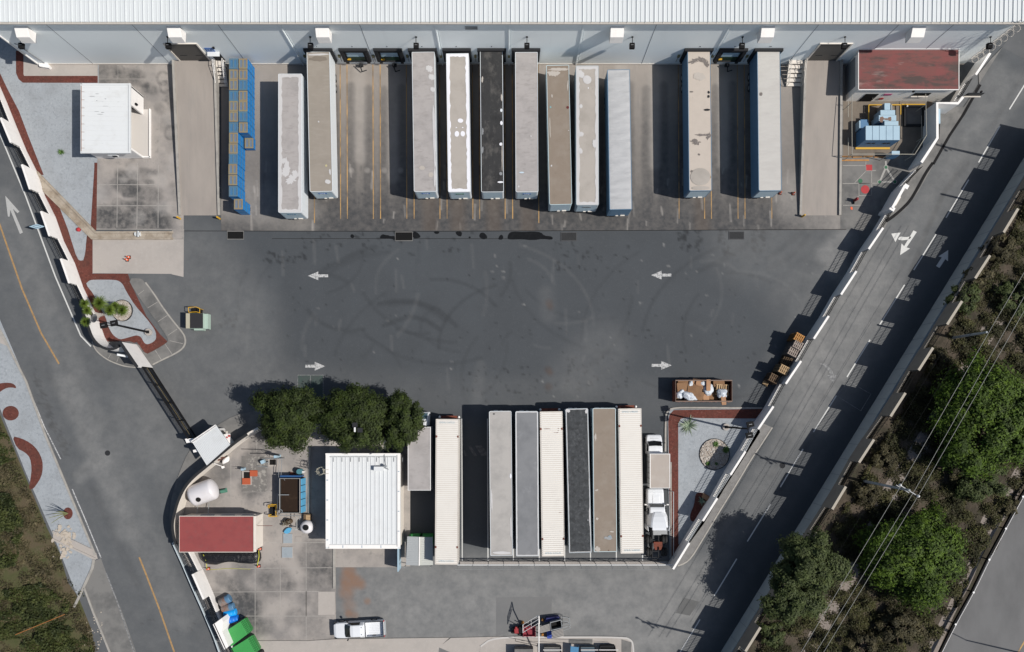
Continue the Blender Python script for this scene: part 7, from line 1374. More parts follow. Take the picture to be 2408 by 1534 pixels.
for x, y in ((1640, 590), (1682, 590), (1632, 880), (1618, 1130), (1612, 1460), (1960, 1465)): q = R1(x, y, 1.2); b.tube((*q, 0), (*q, 1.2), .035)
solo('tank_railing', b, m_steel, 'galvanised pipe railing along the left side of the brown basin', 'railing', R1(1640, 1130))
# aeration basin
hz = 1.6; t = thing('aeration_basin', 'rectangular basin of dark brown water with sky blue panels along its right side', 'basin', (*R1(1800, 1150), 0)); pts = [R1(1650, 1425, hz), R1(1960, 1425, hz), R1(1960, 895, hz), R1(1650, 895, hz)]
b = MB(); b.wall(pts, .16, 0, hz, True); obj('basin_wall', b, m_dark, t); b = MB(); b.prism(pts, .1, hz-.35); obj('water', b, m_sludge, t); b = MB(); b.wall(pts, .09, hz+.002, hz+.05, True); obj('rim', b, m_water, t)
xr = max(p[0] for p in pts)+.1; yt_, yb_ = R1(0, 895, hz)[1], R1(0, 1430, hz)[1]
for i in range(5): b = MB(); y = yt_+(yb_-yt_)*(i+.5)/5; b.hexa([(xr, y-.37, .1), (xr+.22, y-.37, .1), (xr+.22, y+.37, .1), (xr, y+.37, .1)], [(xr, y-.37, hz-.02), (xr+.1, y-.37, hz-.02), (xr+.1, y+.37, hz-.02), (xr, y+.37, hz-.02)]); obj('side_panel', b, m_skyblue, t)
b = MB(); b.box((pts[0][0]+xr)/2, yt_+.25, .1, xr-pts[0][0], .2, hz-.2); obj('end_panel', b, mat('deep_blue_panel', (.02, .08, .22), rough=.5), t)
b = MB(); b.lathe((*R1(1662, 1400, hz), hz), [(.24, 0), (.24, .05), (.18, .05), (.18, 0)], 16); b.tube((*R1(1715, 905, hz), hz), (*R1(1715, 925, hz), hz-.3), .04); b.tube((*R1(1630, 1145, hz), hz+.05), (*R1(1790, 1147, hz), hz-.1), .05); obj('fittings', b, m_steel, t)
t = thing('yellow_guard', 'yellow tube guard cage around a dark hatch left of the brown basin', 'guard', (*R1(1540, 1390), 0)); b = MB(); z = 1.0; b.path([(*R1(x, y, z), z) for x, y in ((1470, 1350), (1470, 1310), (1500, 1300), (1600, 1295), (1600, 1480), (1480, 1480), (1478, 1455), (1520, 1450))], .05); b.path([(*R1(x, y, .6), .6) for x, y in ((1490, 1350), (1490, 1320), (1585, 1315), (1585, 1465), (1495, 1465))], .04); [b.tube((*R1(x, y, z), 0), (*R1(x, y, z), z), .04) for x, y in ((1500, 1300), (1600, 1295), (1600, 1480), (1480, 1480))]; obj('tube_frame', b, m_ylw, t); b = MB(); b.prism([R1(1512, 1460), R1(1578, 1460), R1(1578, 1315), R1(1512, 1315)], .02, .35); obj('hatch', b, m_black, t)
p = R1(1945, 790, .9); t = thing('steel_drum', 'teal upright drum above the brown basin', 'drum', (*p, 0)); b = MB(); b.lathe((*p, 0), [(.33, 0), (.33, .88), (.30, .9), (.30, .88)], 22); b.lathe((*p, 0), [(.35, .3), (.35, .33)], 22); b.lathe((*p, 0), [(.35, .6), (.35, .63)], 22); obj('drum_body', b, m_teal, t); b = MB(); b.box(p[0]+.42, p[1]-.05, 0, .2, .2, .7); obj('funnel', b, m_wsign, t)
b = MB(); b.prism(blob(*R1(1855, 845), .5, .35, 10, .3), 0, .4); solo('rust_lump', b, m_rust, 'rust coloured bundle left of the teal drum', 'bundle', R1(1855, 845))
p = R2(2050, 240, 1.3); t = thing('round_tank', 'round white water tank with black lid, right of the blue cloth', 'tank', (*p, 0)); b = MB(); b.lathe((*p, 0), [(.78, 0), (.8, .5), (.78, .95), (.6, 1.2), (.35, 1.32)], 28); obj('tank_shell', b, m_tank, t, sm=True); b = MB(); b.lathe((*p, 1.3), [(.36, 0), (.34, .1), (.1, .14)], 20); obj('lid', b, m_black, t)
b = MB(); b.tube((*R2(1955, 240), 1.3), (*R2(1955, 50), 1.3), .05); b.tube((*R2(1955, 240), 0), (*R2(1955, 240), 1.3), .05); b.box(*R2(1950, 245), 1.2, .3, .2, .15); solo('overflow_pipe', b, m_water, 'pale pipe leading from the round tank up to the brown basin', 'pipe', R2(1955, 240))
t = thing('junk_drum', 'dark rusty open drum with scrap beside the blue cloth', 'drum', (*R2(1790, 165), 0)); p = R2(1785, 155, .9); b = MB(); b.lathe((*p, 0), [(.3, 0), (.3, .85), (.26, .85), (.26, .5)], 16); obj('drum_body', b, m_woodd, t); b = MB(); [b.box(p[0]-.6+random.uniform(-.35, .3), p[1]-.15+random.uniform(-.35, .3), 0, random.uniform(.1, .4), random.uniform(.1, .3), random.uniform(.2, .8), random.random()*3) for _ in range(14)]; b.box(p[0]+.05, p[1], .8, .35, .3, .1, .4); obj('scrap', b, mat('scrap', (.12, .1, .07), [((.4, .38, .33), 3, .55, .65, .7)], rough=.8), t)
b = MB(); b.prism(smooth([R2(1725, 290), R2(1780, 235), (R2(1840, 240)), R2(1830, 280), R2(1800, 330), R2(1730, 325)], 1), 0, .35); solo('blue_cloth', b, m_skyblue, 'crumpled sky blue cloth above the grey hatch lids', 'cloth', R2(1780, 285))
b = MB(); b.box(*R2(2070, 85, .5), 0, .85, .85, .5); o = solo('wooden_box', b, m_woodd, 'dark wooden box above the round white tank', 'box', R2(2070, 85)); b = MB(); b.box(*R2(2085, 85, .52), .502, .5, .55, .02); obj('box_lid', b, m_wood, o)
for i, (x0_, y0_, x1_, y1_, lab) in enumerate([(1708, 338, 1845, 478, 'upper of the two grey steel hatch lids'), (1688, 540, 1848, 700, 'lower of the two grey steel hatch lids')]):
    pts = [R2(x0_, y1_), R2(x1_, y1_), R2(x1_, y0_), R2(x0_, y0_)]; t = thing('hatch', lab, 'hatch', (*pts[0], 0), group='grey hatch lids'); b = MB(); b.wall(pts, .14, 0, .1, True); obj('frame', b, m_conclight, t); b = MB(); b.prism(pts, .03, .12); obj('lid', b, mat('grey_hatch_steel', (.30, .34, .37), [((.24, .27, .3), 2, .5, .7, .5)], rough=.5), t)
for (x0_, y0_, x1_, y1_, lab) in [(1888, 378, 1985, 460, 'square concrete cover beside the upper grey hatch'),]:
    b = MB(); b.prism([R2(x0_, y1_), R2(x1_, y1_), R2(x1_, y0_), R2(x0_, y0_)], 0, .05); solo('concrete_cover', b, m_conc, lab, 'cover', R2(x0_, y1_))
b = MB(); b.wall([R1(1612, 390), R1(1668, 390), R1(1668, 328), R1(1612, 328)], .08, 0, .06, True); b.prism(circ(*R1(1640, 358), .16), 0, .05); solo('manhole_cover', b, m_conclight, 'small square framed manhole below the left tree', 'manhole cover', R1(1640, 358))
t = thing('gas_cylinder', 'white horizontal capsule tank against the inside of the curved wall', 'tank', (*R1(820, 620), 0)); b = MB(); b.loft([[ (W('R1', 780, 635, .6)[0]+(W('R1', 865, 590, .6)[0]-W('R1', 780, 635, .6)[0])*f + 0*s, W('R1', 780, 635, .6)[1]+(W('R1', 865, 590, .6)[1]-W('R1', 780, 635, .6)[1])*f + rr*.34*math.cos(s), .6+rr*.34*math.sin(s)) for s in [k*math.pi/7 for k in range(14)]] for f, rr in ((-.1, .3), (-.04, .8), (.05, 1), (.95, 1), (1.04, .8), (1.1, .3))]); obj('capsule', b, m_fence, t, sm=True); b = MB(); b.box(*R1(820, 620), 0, .8, .3, .3, .5); obj('cradle', b, m_dark, t)
b = MB(); b.tube((*R1(780, 715), .0), (*R1(645, 665, 2.6), 2.6), .06, 8); b.box(*R1(785, 720), 0, .3, .25, .3, .4); solo('leaning_post', b, m_fence, 'short white post on a small base below the guardhouse, inside the curved wall', 'post', R1(780, 715))
for x, y, w_ in ((715, 610, 'left'), (760, 580, 'right')): b = MB(); q = R1(x, y, 1.6); b.box(q[0], q[1], 1.2, .16, .1, .6, .6); b.box(q[0], q[1], .0, .1, .08, 1.2, .6); solo('wall_bracket', b, m_rust, '%s one of the two small rusty brackets on the curved wall' % w_, 'bracket', (q[0], q[1]))
b = MB(); 
# cistern neighbours: drums lying in a row and green bins
def drum(x0, y0, x1, y1, r, z, m, m2, lab):
    a = Vector((*W('Q3', x0, y0, z), r+.02)); c = Vector((*W('Q3', x1, y1, z), r+.02)); ax = (c-a); t = thing('drum', lab, 'drum', (a.x, a.y, 0), group='drums lying by the boundary wall'); L = ax.length; b = MB()
    b.lathe(a, [(r*.9, 0), (r, .06), (r, L*.3), (r+.02, L*.33), (r, L*.36), (r, L*.63), (r+.02, L*.66), (r, L*.69), (r, L-.06), (r*.9, L)], 20, ax.normalized()); o = obj('drum_body', b, m, t, sm=False)
    if m2: b = MB(); b.lathe(a, [(r+.012, L*.62), (r+.012, L-.05), (r*.92, L+.012)], 20, ax.normalized()); obj('blue_end', b, m2, o)
    return t
m_rd = mat('rusty_drum_grey', (.20, .18, .17), [((.22, .10, .06), 1.6, .45, .62, .8)], rough=.7); m_db = mat('faded_blue', (.09, .2, .33), [((.05, .12, .22), 2, .45, .65, .6)], rough=.5)
drum(150, 470, 370, 345, .50, .6, m_rd, m_db, 'uppermost grey and rust drum with blue end'); drum(190, 590, 450, 530, .45, .6, m_rd, m_db, 'second rusty drum with blue end, under the uppermost one'); drum(240, 710, 500, 655, .43, .6, m_cyandrum, None, 'bright light blue plastic drum in the row of drums'); drum(310, 850, 545, 790, .42, .6, m_bluedrum, None, 'deep blue glossy drum next to the green bins')
def bin_(pts, lab, zt=1.25):
    P_ = [Vector((*W('Q3', x, y, zt), 0)) for x, y in pts]; c = sum(P_, Vector())/4; t = thing('green_bin', lab, 'waste container', (c.x, c.y, 0), group='green waste containers'); s = [(c + (p-c)*.9) for p in P_]
    b = MB(); b.hexa([(p.x, p.y, .15) for p in s], [(p.x, p.y, zt-.06) for p in P_]); obj('bin_body', b, m_green, t)
    A_, B_, C_, D_ = P_; b = MB(); k = .78; L0, L1 = A_, A_.lerp(B_, k); L2, L3 = D_.lerp(C_, k), D_; b.hexa([(p.x, p.y, zt-.058) for p in (L0, L1, L2, L3)], [(p.x, p.y, zt) for p in (L0, L1, L2, L3)]); obj('lid', b, m_green, t, bevel=.02)
    b = MB(); dk = MB()
    b.hexa([(p.x, p.y, zt-.2) for p in (L1, B_, C_, L2)], [(p.x, p.y, zt-.14) for p in (L1, B_, C_, L2)])
    for i in range(4): f = i/3; p, q = L1.lerp(B_, f), L2.lerp(C_, f); b.wall([(p.x, p.y), (q.x, q.y)], .06, zt-.14, zt-.01)
    for i in range(9): f = i/8; p, q = L1.lerp(L2, f), B_.lerp(C_, f); b.wall([(p.x, p.y), (q.x, q.y)], .05, zt-.14, zt-.02)
    obj('ribbed_end', b, mat('green_bin_dark', (.03, .17, .045), rough=.5), t)
    for p in (A_, B_, C_, D_): q = c + (p-c)*.8; w_ = MB(); w_.lathe((q.x, q.y, .1), [(.1, -.04), (.1, .04)], 10, (1, 0, 0)); obj('castor', w_, m_rubber, t)
bin_([(228, 1108), (690, 850), (860, 1075), (400, 1405)][:1] + [(705, 795), (855, 1065), (400, 1410)], 'upper green waste container with ribbed lid end, by the blue drums')
bin_([(390, 1465), (860, 1170), (1030, 1480), (560, 1800)], 'lower green waste container cut by the bottom edge of the picture')
p = W('Q3', 1070, 1520); b = MB(); b.lathe((*p, .2), [(.1, -.3), (.32, -.2), (.36, 0), (.3, .25), (.1, .35)], 14, (1, .2, .3)); solo('black_sack', b, m_rubber, 'black sack right of the lower green container', 'sack', p)
b = MB(); b.box(*W('Q3', 760, 840), 0, .22, 1.1, .12, .5); solo('timber_strip', b, m_wood, 'short tan plank above the upper green container', 'timber', W('Q3', 760, 840))
# black tarpaulin heap with tape
out = smooth(WL('R2', [(430, 600), (500, 590), (900, 590), (1270, 570), (1360, 600), (1372, 740), (1290, 790), (1110, 785), (1030, 770), (960, 758), (850, 760), (740, 790), (690, 810), (530, 795), (460, 730)]), 1)
b = MB(); c_ = Vector((sum(p[0] for p in out)/len(out), sum(p[1] for p in out)/len(out))); rings = []
for f, z in ((1, 0), (.97, .35), (.9, .62), (.75, .78), (.45, .86)):
    rings.append([(c_.x+(p[0]-c_.x)*(1-(1-f)*.35), c_.y+(p[1]-c_.y)*f, z+(random.uniform(-.09, .09) if z else 0)) for p in out])
b.loft(rings); solo('tarpaulin_heap', b, m_tarp, 'long heap under black plastic tarpaulin along the red roofed building', 'tarpaulin', tuple(c_), sm=True)
b = MB(); b.path([(*R2(x, y, z), z) for x, y, z in ((1325, 595, .7), (1330, 690, .95), (1315, 760, .8), (1305, 820, .6))], .045, 4); b.path([(*R2(x, y, z), z) for x, y, z in ((445, 615, .5), (480, 670, .9), (510, 740, .8), (520, 800, .5), (530, 870, .6))], .035, 4); b.path([(*R2(x, y, .05), .05) for x, y in ((560, 890), (800, 872), (900, 870), (1200, 880))], .02, 4); solo('caution_tape', b, m_tape, 'yellow caution tape strung round the black tarpaulin heap', 'tape', R2(1315, 760))
# ribbed lean-to roof and green bins under it
h = 2.6; t = thing('metal_canopy', 'low grey ribbed double roof canopy left of the cream container, bottom row', 'canopy', (*D(987, 1296), 0))
def S6(x, y, z=0): return D((1500+x*.10429)*.63385, (1960+y*.10429)*.63385, z)
for (pts, zz, m, nm) in (([(60, 1310), (500, 1330), (520, 310), (105, 295)], 2.6, m_grey, 'left_roof'), ([(545, 1320), (1020, 1310), (1010, 320), (560, 315)], 2.4, mat('pale_ribbed_sheet', (.52, .53, .5), rough=.5), 'right_roof')):
    q = [S6(x, y, zz) for x, y in pts]; b = MB(); b.prism(q, zz-.05, zz); n = 16
    for i in range(n): f = (i+.5)/n; A_ = Vector(q[0]).lerp(Vector(q[3]), f); B_ = Vector(q[1]).lerp(Vector(q[2]), f); b.wall([tuple(A_), tuple(B_)], .06, zz-.01, zz+.035)
    obj('ribbed_sheet', b, mat('dull_ribbed_sheet', (.36, .38, .39), rough=.55) if 'left' in nm else m, t)
b = MB(); b.wall([S6(530, 1330, 2.65), S6(540, 315, 2.65)], .12, 2.55, 2.68); obj('ridge', b, m_fence, t); b = MB(); [b.tube((*S6(x, y), 0), (*S6(x, y), 2.4), .05) for x, y in ((100, 1250), (1000, 1250), (120, 380), (990, 380))]; obj('canopy_legs', b, m_grey, t)
for i, x in enumerate((410, 790)): q = S6(x, 290, 1.1); tt = thing('green_bin', '%s green bin peeking out above the grey ribbed canopy' % ('left' if i == 0 else 'right'), 'waste container', (*q, 0), group='green waste containers'); b = MB(); b.box(q[0], q[1]-.4, .12, 1.5, 1.2, .95); obj('bin_body', b, m_green, tt); b = MB(); b.box(q[0], q[1]-.4, 1.071, 1.56, 1.26, .05); obj('lid', b, m_green, tt); b = MB(); b.lathe((q[0]-.5, q[1]+.1, .1), [(.1, -.04), (.1, .04)], 10, (1, 0, 0)); obj('castor', b, m_rubber, tt)
# ================================================================== bottom centre equipment
def R3(x, y, z=0): return W('R3', x, y, z)
t = thing('garden_tractor', 'small dark red tractor with black seat at the bottom edge kerb', 'tractor', (*R3(340, 470), 0)); b = MB(); b.box(*R3(330, 465, .8), .25, .75, .6, .5, .1); b.box(*R3(310, 420, .8), .3, .25, .3, .55); obj('body', b, m_redm, t, bevel=.04); b = MB(); b.box(*R3(375, 450, .9), .35, .35, .8, .5, .05); obj('seat', b, m_black, t, bevel=.05)
for x, y in ((270, 480), (280, 425), (370, 510), (380, 400)): w_ = MB(); w_.lathe((*R3(x, y, .3), .3), [(.15, -.1), (.3, -.1), (.3, .1), (.15, .1)], 16, (0, 1, 0)); obj('wheel', w_, m_rubber, t)
t = thing('red_cart', 'dark red open cart between the small tractor and the white frame', 'cart', (*R3(510, 480), 0)); pts = [R3(420, 545, .9), R3(605, 545, .9), R3(605, 400, .9), R3(420, 400, .9)]; b = MB(); b.wall(pts, .08, .3, .9, True); b.prism(pts, .3, .5); obj('cart_bed', b, mat('crimson_steel', (.24, .02, .035), rough=.55), t); b = MB(); [b.lathe((*p, .25), [(.25, -.08), (.25, .08)], 14, (1, 0, 0)) for p in pts]; obj('wheels', b, m_rubber, t)
t = thing('pole_stand', 'tall white pole frame with diagonal rails beside the red cart', 'frame', (*R3(660, 560), 0)); b = MB(); b.tube((*R3(660, 340, 3.6), 3.6), (*R3(660, 789, 1.0), 1.0), .07, 8); b.tube((*R3(660, 230, 3.8), 3.8), (*R3(665, 350, 3.6), 3.6), .07); b.tube((*R3(660, 500), 0), (*R3(660, 500, 3.4), 3.4), .05)
for dy in (0, 60, 120): b.tube((*R3(650, 225+dy, 3.7), 3.7), (*R3(415, 365+dy, 2.2), 2.2), .035)
b.tube((*R3(415, 365, 2.2), 2.2), (*R3(415, 490, 2.2), 2.2), .04); b.tube((*R3(540, 300, 3), 3), (*R3(545, 420, 3), 3), .025); b.tube((*R3(415, 420), 0), (*R3(415, 420, 2.2), 2.2), .04); obj('pole_frame', b, m_fence, t)
for nm, pts, lab in (('left', [(668, 400), (835, 345), (848, 455), (680, 500)], 'left ribbed grey tilted panel touching the black open bin'), ('low', [(862, 470), (1030, 420), (1042, 545), (880, 590)], 'lower right ribbed grey tilted panel touching the black open bin')):
    q = [Vector(R3(x, y, 1.5)) for x, y in pts]; b = MB(); b.prism([tuple(v) for v in q], 1.35, 1.42)
    for i in range(6): f = (i+.5)/6; b.wall([tuple(q[0].lerp(q[3], f)), tuple(q[1].lerp(q[2], f))], .09, 1.42, 1.5)
    for v in q: b.tube((v.x, v.y, 0), (v.x, v.y, 1.36), .03)
    solo('ribbed_panel', b, mat('ribbed_panel_grey', (.33, .31, .29), rough=.6), lab, 'panel', tuple(q[0]))
q = [R3(850, 455, 1.6), R3(1018, 415, 1.6), R3(1000, 295, 1.6), R3(838, 335, 1.6)]; t = thing('open_bin', 'black square open bin between the two ribbed panels', 'bin', (*q[0], 0)); b = MB(); b.wall(q, .08, .1, 1.6, True); obj('bin_body', b, m_steel, t); b = MB(); b.prism(q, .1, .9); obj('contents', b, m_void, t)
b = MB(); b.prism([R3(790, 580, .6), R3(862, 575, .6), R3(855, 460, .6), R3(782, 470, .6)], 0, .6); solo('blue_box', b, mat('royal_blue_plastic', (.03, .07, .36), rough=.5), 'royal blue box below the left ribbed panel', 'box', R3(820, 520))
b = MB(); b.prism([R3(745, 330, .9), R3(1000, 285, .9), R3(965, 245, .9), R3(780, 265, .9)], 0, .9); solo('blue_sheet', b, mat('navy_plastic', (.015, .02, .12), rough=.5), 'dark navy bundle above the black open bin', 'bundle', R3(870, 280))
b = MB(); z = 1.0
for f in (0, 1): b.path([(*R3(x, y+f*60, z), z) for x, y in ((1000, 250), (1100, 255), (1135, 290))], .03); b.path([(*R3(x, y+f*40, z), z) for x, y in ((1020, 370), (1130, 345), (1145, 380), (1040, 415))], .03)
b.path([(*R3(x, y, z), z) for x, y in ((1130, 260), (1140, 345))], .03); [b.tube((*R3(x, y, z), 0), (*R3(x, y, z), z), .03) for x, y in ((1135, 290), (1145, 380), (1020, 370), (1000, 250))]; solo('tube_trolley', b, m_steel, 'grey tube trolley right of the black open bin', 'trolley', R3(1080, 330))
for x, y, lab in ((718, 300, 'upper orange lamp-like post by the white frame'), (412, 340, 'small orange post left of the white frame rails'), (715, 520, 'low yellow-orange knob below the left ribbed panel')): p = R3(x, y, .5); b = MB(); b.lathe((*p, 0), [(.16, 0), (.16, .5), (.1, .6)], 12); solo('orange_post', b, mat('dull_orange', (.4, .17, .03), rough=.6), lab, 'post', p)
for (pts, lab, m) in (([(740, 860), (1005, 860), (1005, 710), (740, 710)], 'grey skip at the bottom edge, left of the blue board', m_concdark), ([(1320, 900), (1560, 900), (1535, 710), (1305, 710)], 'blue-grey skip at the bottom edge right of the blue board', mat('slate_blue_steel', (.07, .11, .14), rough=.6)), ([(1600, 900), (1870, 900), (1835, 700), (1610, 700)], 'black open skip at the bottom right of the kerbed island', m_black)):
    q = [R3(x, y, 1.0) for x, y in pts]; t = thing('skip', lab, 'skip', (*q[0], 0), group='skips at the bottom edge'); b = MB(); b.prism(q, .05, .85); obj('skip_body', b, m, t); b = MB(); b.wall(q, .08, .85, 1.0, True); obj('rim', b, m_dark, t); ym = R3(0, 755, 1.1)[1]; b = MB(); b.tube((q[0][0]-.1, ym, 1.08), (q[1][0]+.1, ym, 1.08), .05); obj('crossbar', b, m_fence, t)
b = MB(); q = [R3(1140, 900, 1.2), R3(1265, 900, 1.2), R3(1275, 715, 1.2), R3(1150, 700, 1.2)]; b.prism(q, 1.1, 1.18); [b.tube((*p, 0), (*p, 1.1), .04) for p in q]; solo('blue_board', b, mat('mid_blue_board', (.06, .20, .36), rough=.5), 'flat blue board on legs at the bottom edge', 'board', q[0])
b = MB(); b.box(*R3(430, 860, 1.4), .1, 2.2, 1.8, 1.3); solo('grey_box', b, m_concdark, 'grey box cut by the bottom edge below the red cart', 'box', R3(430, 860))
b = MB(); z = 1.1; b.path([(*R3(x, y, z), z) for x, y in ((300, 620), (640, 690))], .03); b.path([(*R3(x, y, z), z) for x, y in ((380, 610), (1840, 690))], .02); [b.tube((*R3(x, y, z), 0), (*R3(x, y, z), z), .025) for x, y in ((300, 620), (500, 660), (640, 690))]; solo('low_railing', b, m_dark, 'thin dark railing across the bottom kerbed island', 'railing', R3(300, 620))

# ================================================================== trees, scrub
def leafmat(name, dark, mid, light, sc=.9):
    m = mat(name, mid, [(dark, sc, .40, .56, .9), (light, sc*1.7, .52, .66, .85), (dark, 5.5, .5, .64, .5)], rough=.7, spec=.25); return m
lm_dark = leafmat('tree_leaves_deep', (.014, .022, .004), (.032, .050, .007), (.056, .080, .012)); lm_br = leafmat('tree_leaves_bright', (.020, .038, .003), (.060, .108, .006), (.105, .170, .010)); lm_ol = leafmat('tree_leaves_olive', (.03, .042, .012), (.055, .075, .02), (.09, .11, .035))
lm_dry = leafmat('scrub_dry', (.026, .023, .010), (.066, .058, .026), (.115, .098, .048), .35); lm_gs = leafmat('scrub_green', (.022, .024, .007), (.055, .056, .016), (.095, .095, .03), .35)
lm_hay = leafmat('verge_hay', (.04, .034, .016), (.085, .072, .034), (.14, .115, .06), .6); lm_mat = leafmat('verge_green', (.018, .026, .006), (.05, .062, .014), (.09, .105, .028), .45)
def leaf_mesh(name, C, Nn, size, jitter=.35, flat_=.55):
    """quads at centres C (n,3); random tilt"""
    n = len(C); a = RNG.uniform(0, 2*np.pi, n); tilt = RNG.normal(0, flat_, (n, 2)); N_ = np.stack([tilt[:, 0], tilt[:, 1], np.ones(n)], 1) + Nn*.8; N_ /= np.linalg.norm(N_, axis=1)[:, None]
    T = np.stack([np.cos(a), np.sin(a), np.zeros(n)], 1); T -= N_*(T*N_).sum(1)[:, None]; T /= np.linalg.norm(T, axis=1)[:, None]; B = np.cross(N_, T)
    s = size*RNG.uniform(.55, 1.35, n)[:, None]; T *= s; B *= s*.5
    V = np.stack([C-T, C-B*1.0+T*.1, C+T, C+B+T*.1], 1).reshape(-1, 3)
    me = bpy.data.meshes.new(name); me.vertices.add(4*n); me.vertices.foreach_set('co', V.astype(np.float32).ravel()); me.loops.add(4*n); me.loops.foreach_set('vertex_index', np.arange(4*n, dtype=np.int32)); me.polygons.add(n); me.polygons.foreach_set('loop_start', np.arange(0, 4*n, 4, dtype=np.int32)); me.update(calc_edges=True); return me
def crown(c, r, nl, size, nclump=60, flatten=1., seed=1):
    """clumps of leaves on and in an ellipsoid with an uneven outline"""
    rs = np.random.default_rng(seed); out = []; nr = []
    ph = rs.uniform(0, 6.28, 4); cs = []
    while len(cs) < nclump:
        v = rs.normal(size=3); v /= np.linalg.norm(v)
        if v[2] < -.45: continue
        az = math.atan2(v[1], v[0]); k = (.60 + .40*rs.random()) * (1 + .13*math.sin(3*az+ph[0]) + .10*math.sin(5*az+ph[1]) + .08*math.sin(8*az+ph[2])); k *= .86
        cs.append((v*k, .13+.13*rs.random()))
    per = nl//nclump
    for v, cr in cs:
        q = rs.normal(size=(per, 3)); q /= np.linalg.norm(q, axis=1)[:, None]; q *= (cr*rs.random(per)**.45*(1 + .5*(rs.random(per) > .9)))[:, None]
        # twigs: stretch part of the clump outwards
        tw = rs.random(per) > .72; q[tw] += v*(rs.random(tw.sum())*.22)[:, None]
        out.append((v+q)*np.array(r)+np.array(c)); dn = q/(np.linalg.norm(q, axis=1)[:, None]+1e-6); nr.append(dn*1.3 + v*.7)
    return np.concatenate(out), np.concatenate(nr)
def tree(name, lab, reg, x, y, zc, r, nl, size, m, seed, group, base=None, zb=0., nclump=70, kind='tree'):
    c = W(reg, x, y, zc); bs = W(reg, *base, zb) if base else c; t = thing(name, lab, kind, (*bs, zb), 0, group)
    C, N_ = crown((c[0], c[1], zc), r, nl, size, nclump, seed=seed); me = leaf_mesh('crown', C - np.array((bs[0], bs[1], zb)), N_, size); link('crown', me, m, t)
    b = MB(); b.tube((*bs, zb-.2), (bs[0]*.7+c[0]*.3, bs[1]*.7+c[1]*.3, zb+(zc-zb)*.55), .24, 10, .17); rs = random.Random(seed)
    top = (bs[0]*.7+c[0]*.3, bs[1]*.7+c[1]*.3, zb+(zc-zb)*.5)
    for i in range(9): a = i*.7+rs.random(); k = rs.uniform(.5, .8); b.tube(top, (c[0]+r[0]*k*math.cos(a), c[1]+r[1]*k*math.sin(a), zc+r[2]*rs.uniform(-.1, .5)), .12, 6, .03)
    obj('trunk', b, m_bark, t); return t
K = 1/S
tree('broadleaf_tree', 'left one of the three dark green trees above the service building', 'D', 680, 980, 4.4, (74*K, 74*K, 2.6), 70000, .13, lm_dark, 3, 'three trees above the service building', (690, 985), 0, 120)
tree('broadleaf_tree', 'middle one of the three dark green trees, with a small lamp in front', 'D', 832, 983, 4.5, (88*K, 76*K, 2.7), 78000, .13, lm_dark, 5, 'three trees above the service building', (838, 990), 0, 130)
tree('broadleaf_tree', 'right one of the three dark green trees, partly over the truck cab', 'D', 948, 988, 4.4, (44*K, 65*K, 2.5), 40000, .13, lm_dark, 8, 'three trees above the service building', (950, 990), 0, 70)
lh = thing('lamp_post', 'small square twin lamp head poking through the middle tree', 'lamp post', (*W('12', 945, 960), 0)); b = MB(); q = W('12', 960, 960, 7.6); b.tube((*q, 0), (*q, 7.6), .08); obj('pole', b, m_black, lh); b = MB(); b.box(*W('12', 930, 930, 7.6), 7.5, .55, .5, .2); b.box(*W('12', 978, 980, 7.6), 7.5, .55, .5, .2); hd = obj('lamp_heads', b, m_dark, lh); b = MB(); b.box(*W('12', 928, 975, 7.7), 7.6, .18, .5, .08); obj('reflector', b, m_wsign, hd)
GR = 'trees beyond the retaining wall'
tree('broadleaf_tree', 'large bright green tree under the wires at the right edge', 'D', 2322, 985, TZ+3.6, (6.0, 6.6, 3.4), 70000, .17, lm_br, 12, GR, (2300, 985), TZ, 150)
tree('broadleaf_tree', 'large bright green tree between the far road and the power lines', 'D', 2150, 1308, TZ+3.4, (5.5, 5.2, 3.2), 65000, .16, lm_br, 14, GR, (2120, 1300), TZ, 130)
tree('broadleaf_tree', 'dull green tree overhanging the retaining wall, lower right', 'D', 1905, 1320, TZ+3.8, (4.0, 3.6, 2.8), 34000, .15, lm_ol, 16, GR, (1880, 1310), TZ, 70)
tree('broadleaf_tree', 'dull green tree just below the overhanging one, lower right', 'D', 1862, 1405, TZ+3.2, (3.4, 3.3, 2.4), 28000, .15, lm_ol, 18, GR, (1850, 1390), TZ, 60)
for k, (x, y, r, m, lab) in enumerate([(2350, 580, 2.2, lm_dry, 'dry brown bush near the top of the verge beyond the retaining wall'), (2270, 700, 2.0, lm_ol, 'olive bush beyond the retaining wall near the first power pole'), (2385, 700, 2.4, lm_ol, 'olive bush at the right edge above the bright tree'), (2300, 650, 1.7, lm_dry, 'brown bush between the olive bushes beyond the wall'), (2200, 845, 1.6, lm_dry, 'brownish bush left of the large bright tree'),
        (2080, 1075, 1.9, lm_dry, 'grey-brown bush beyond the wall between two panels'), (2040, 1160, 1.7, lm_dry, 'grey-brown bush beside the lower power pole'), (2310, 1140, 3.2, lm_ol, 'wide dull bush between the two bright trees'), (2250, 1090, 2.2, lm_dry, 'dark dry bush below the upper bright tree'), (2110, 1480, 2.8, lm_dry, 'wide grey dry bush at the lower right beside the far road path'), (2030, 1520, 2.2, lm_dry, 'grey dry bush at the bottom edge near the wires'), (1815, 1495, 1.8, lm_ol, 'olive bush beside the last visible fence panel'), (2372, 1195, 1.3, lm_dry, 'small dry bush by the far road barrier')]):
    tree('bush', lab, 'D', x, y, TZ+r*.35, (r, r*.95, r*.55), int(2600*r), .14, m, 40+k, 'bushes beyond the retaining wall', None, TZ, 26, 'bush')
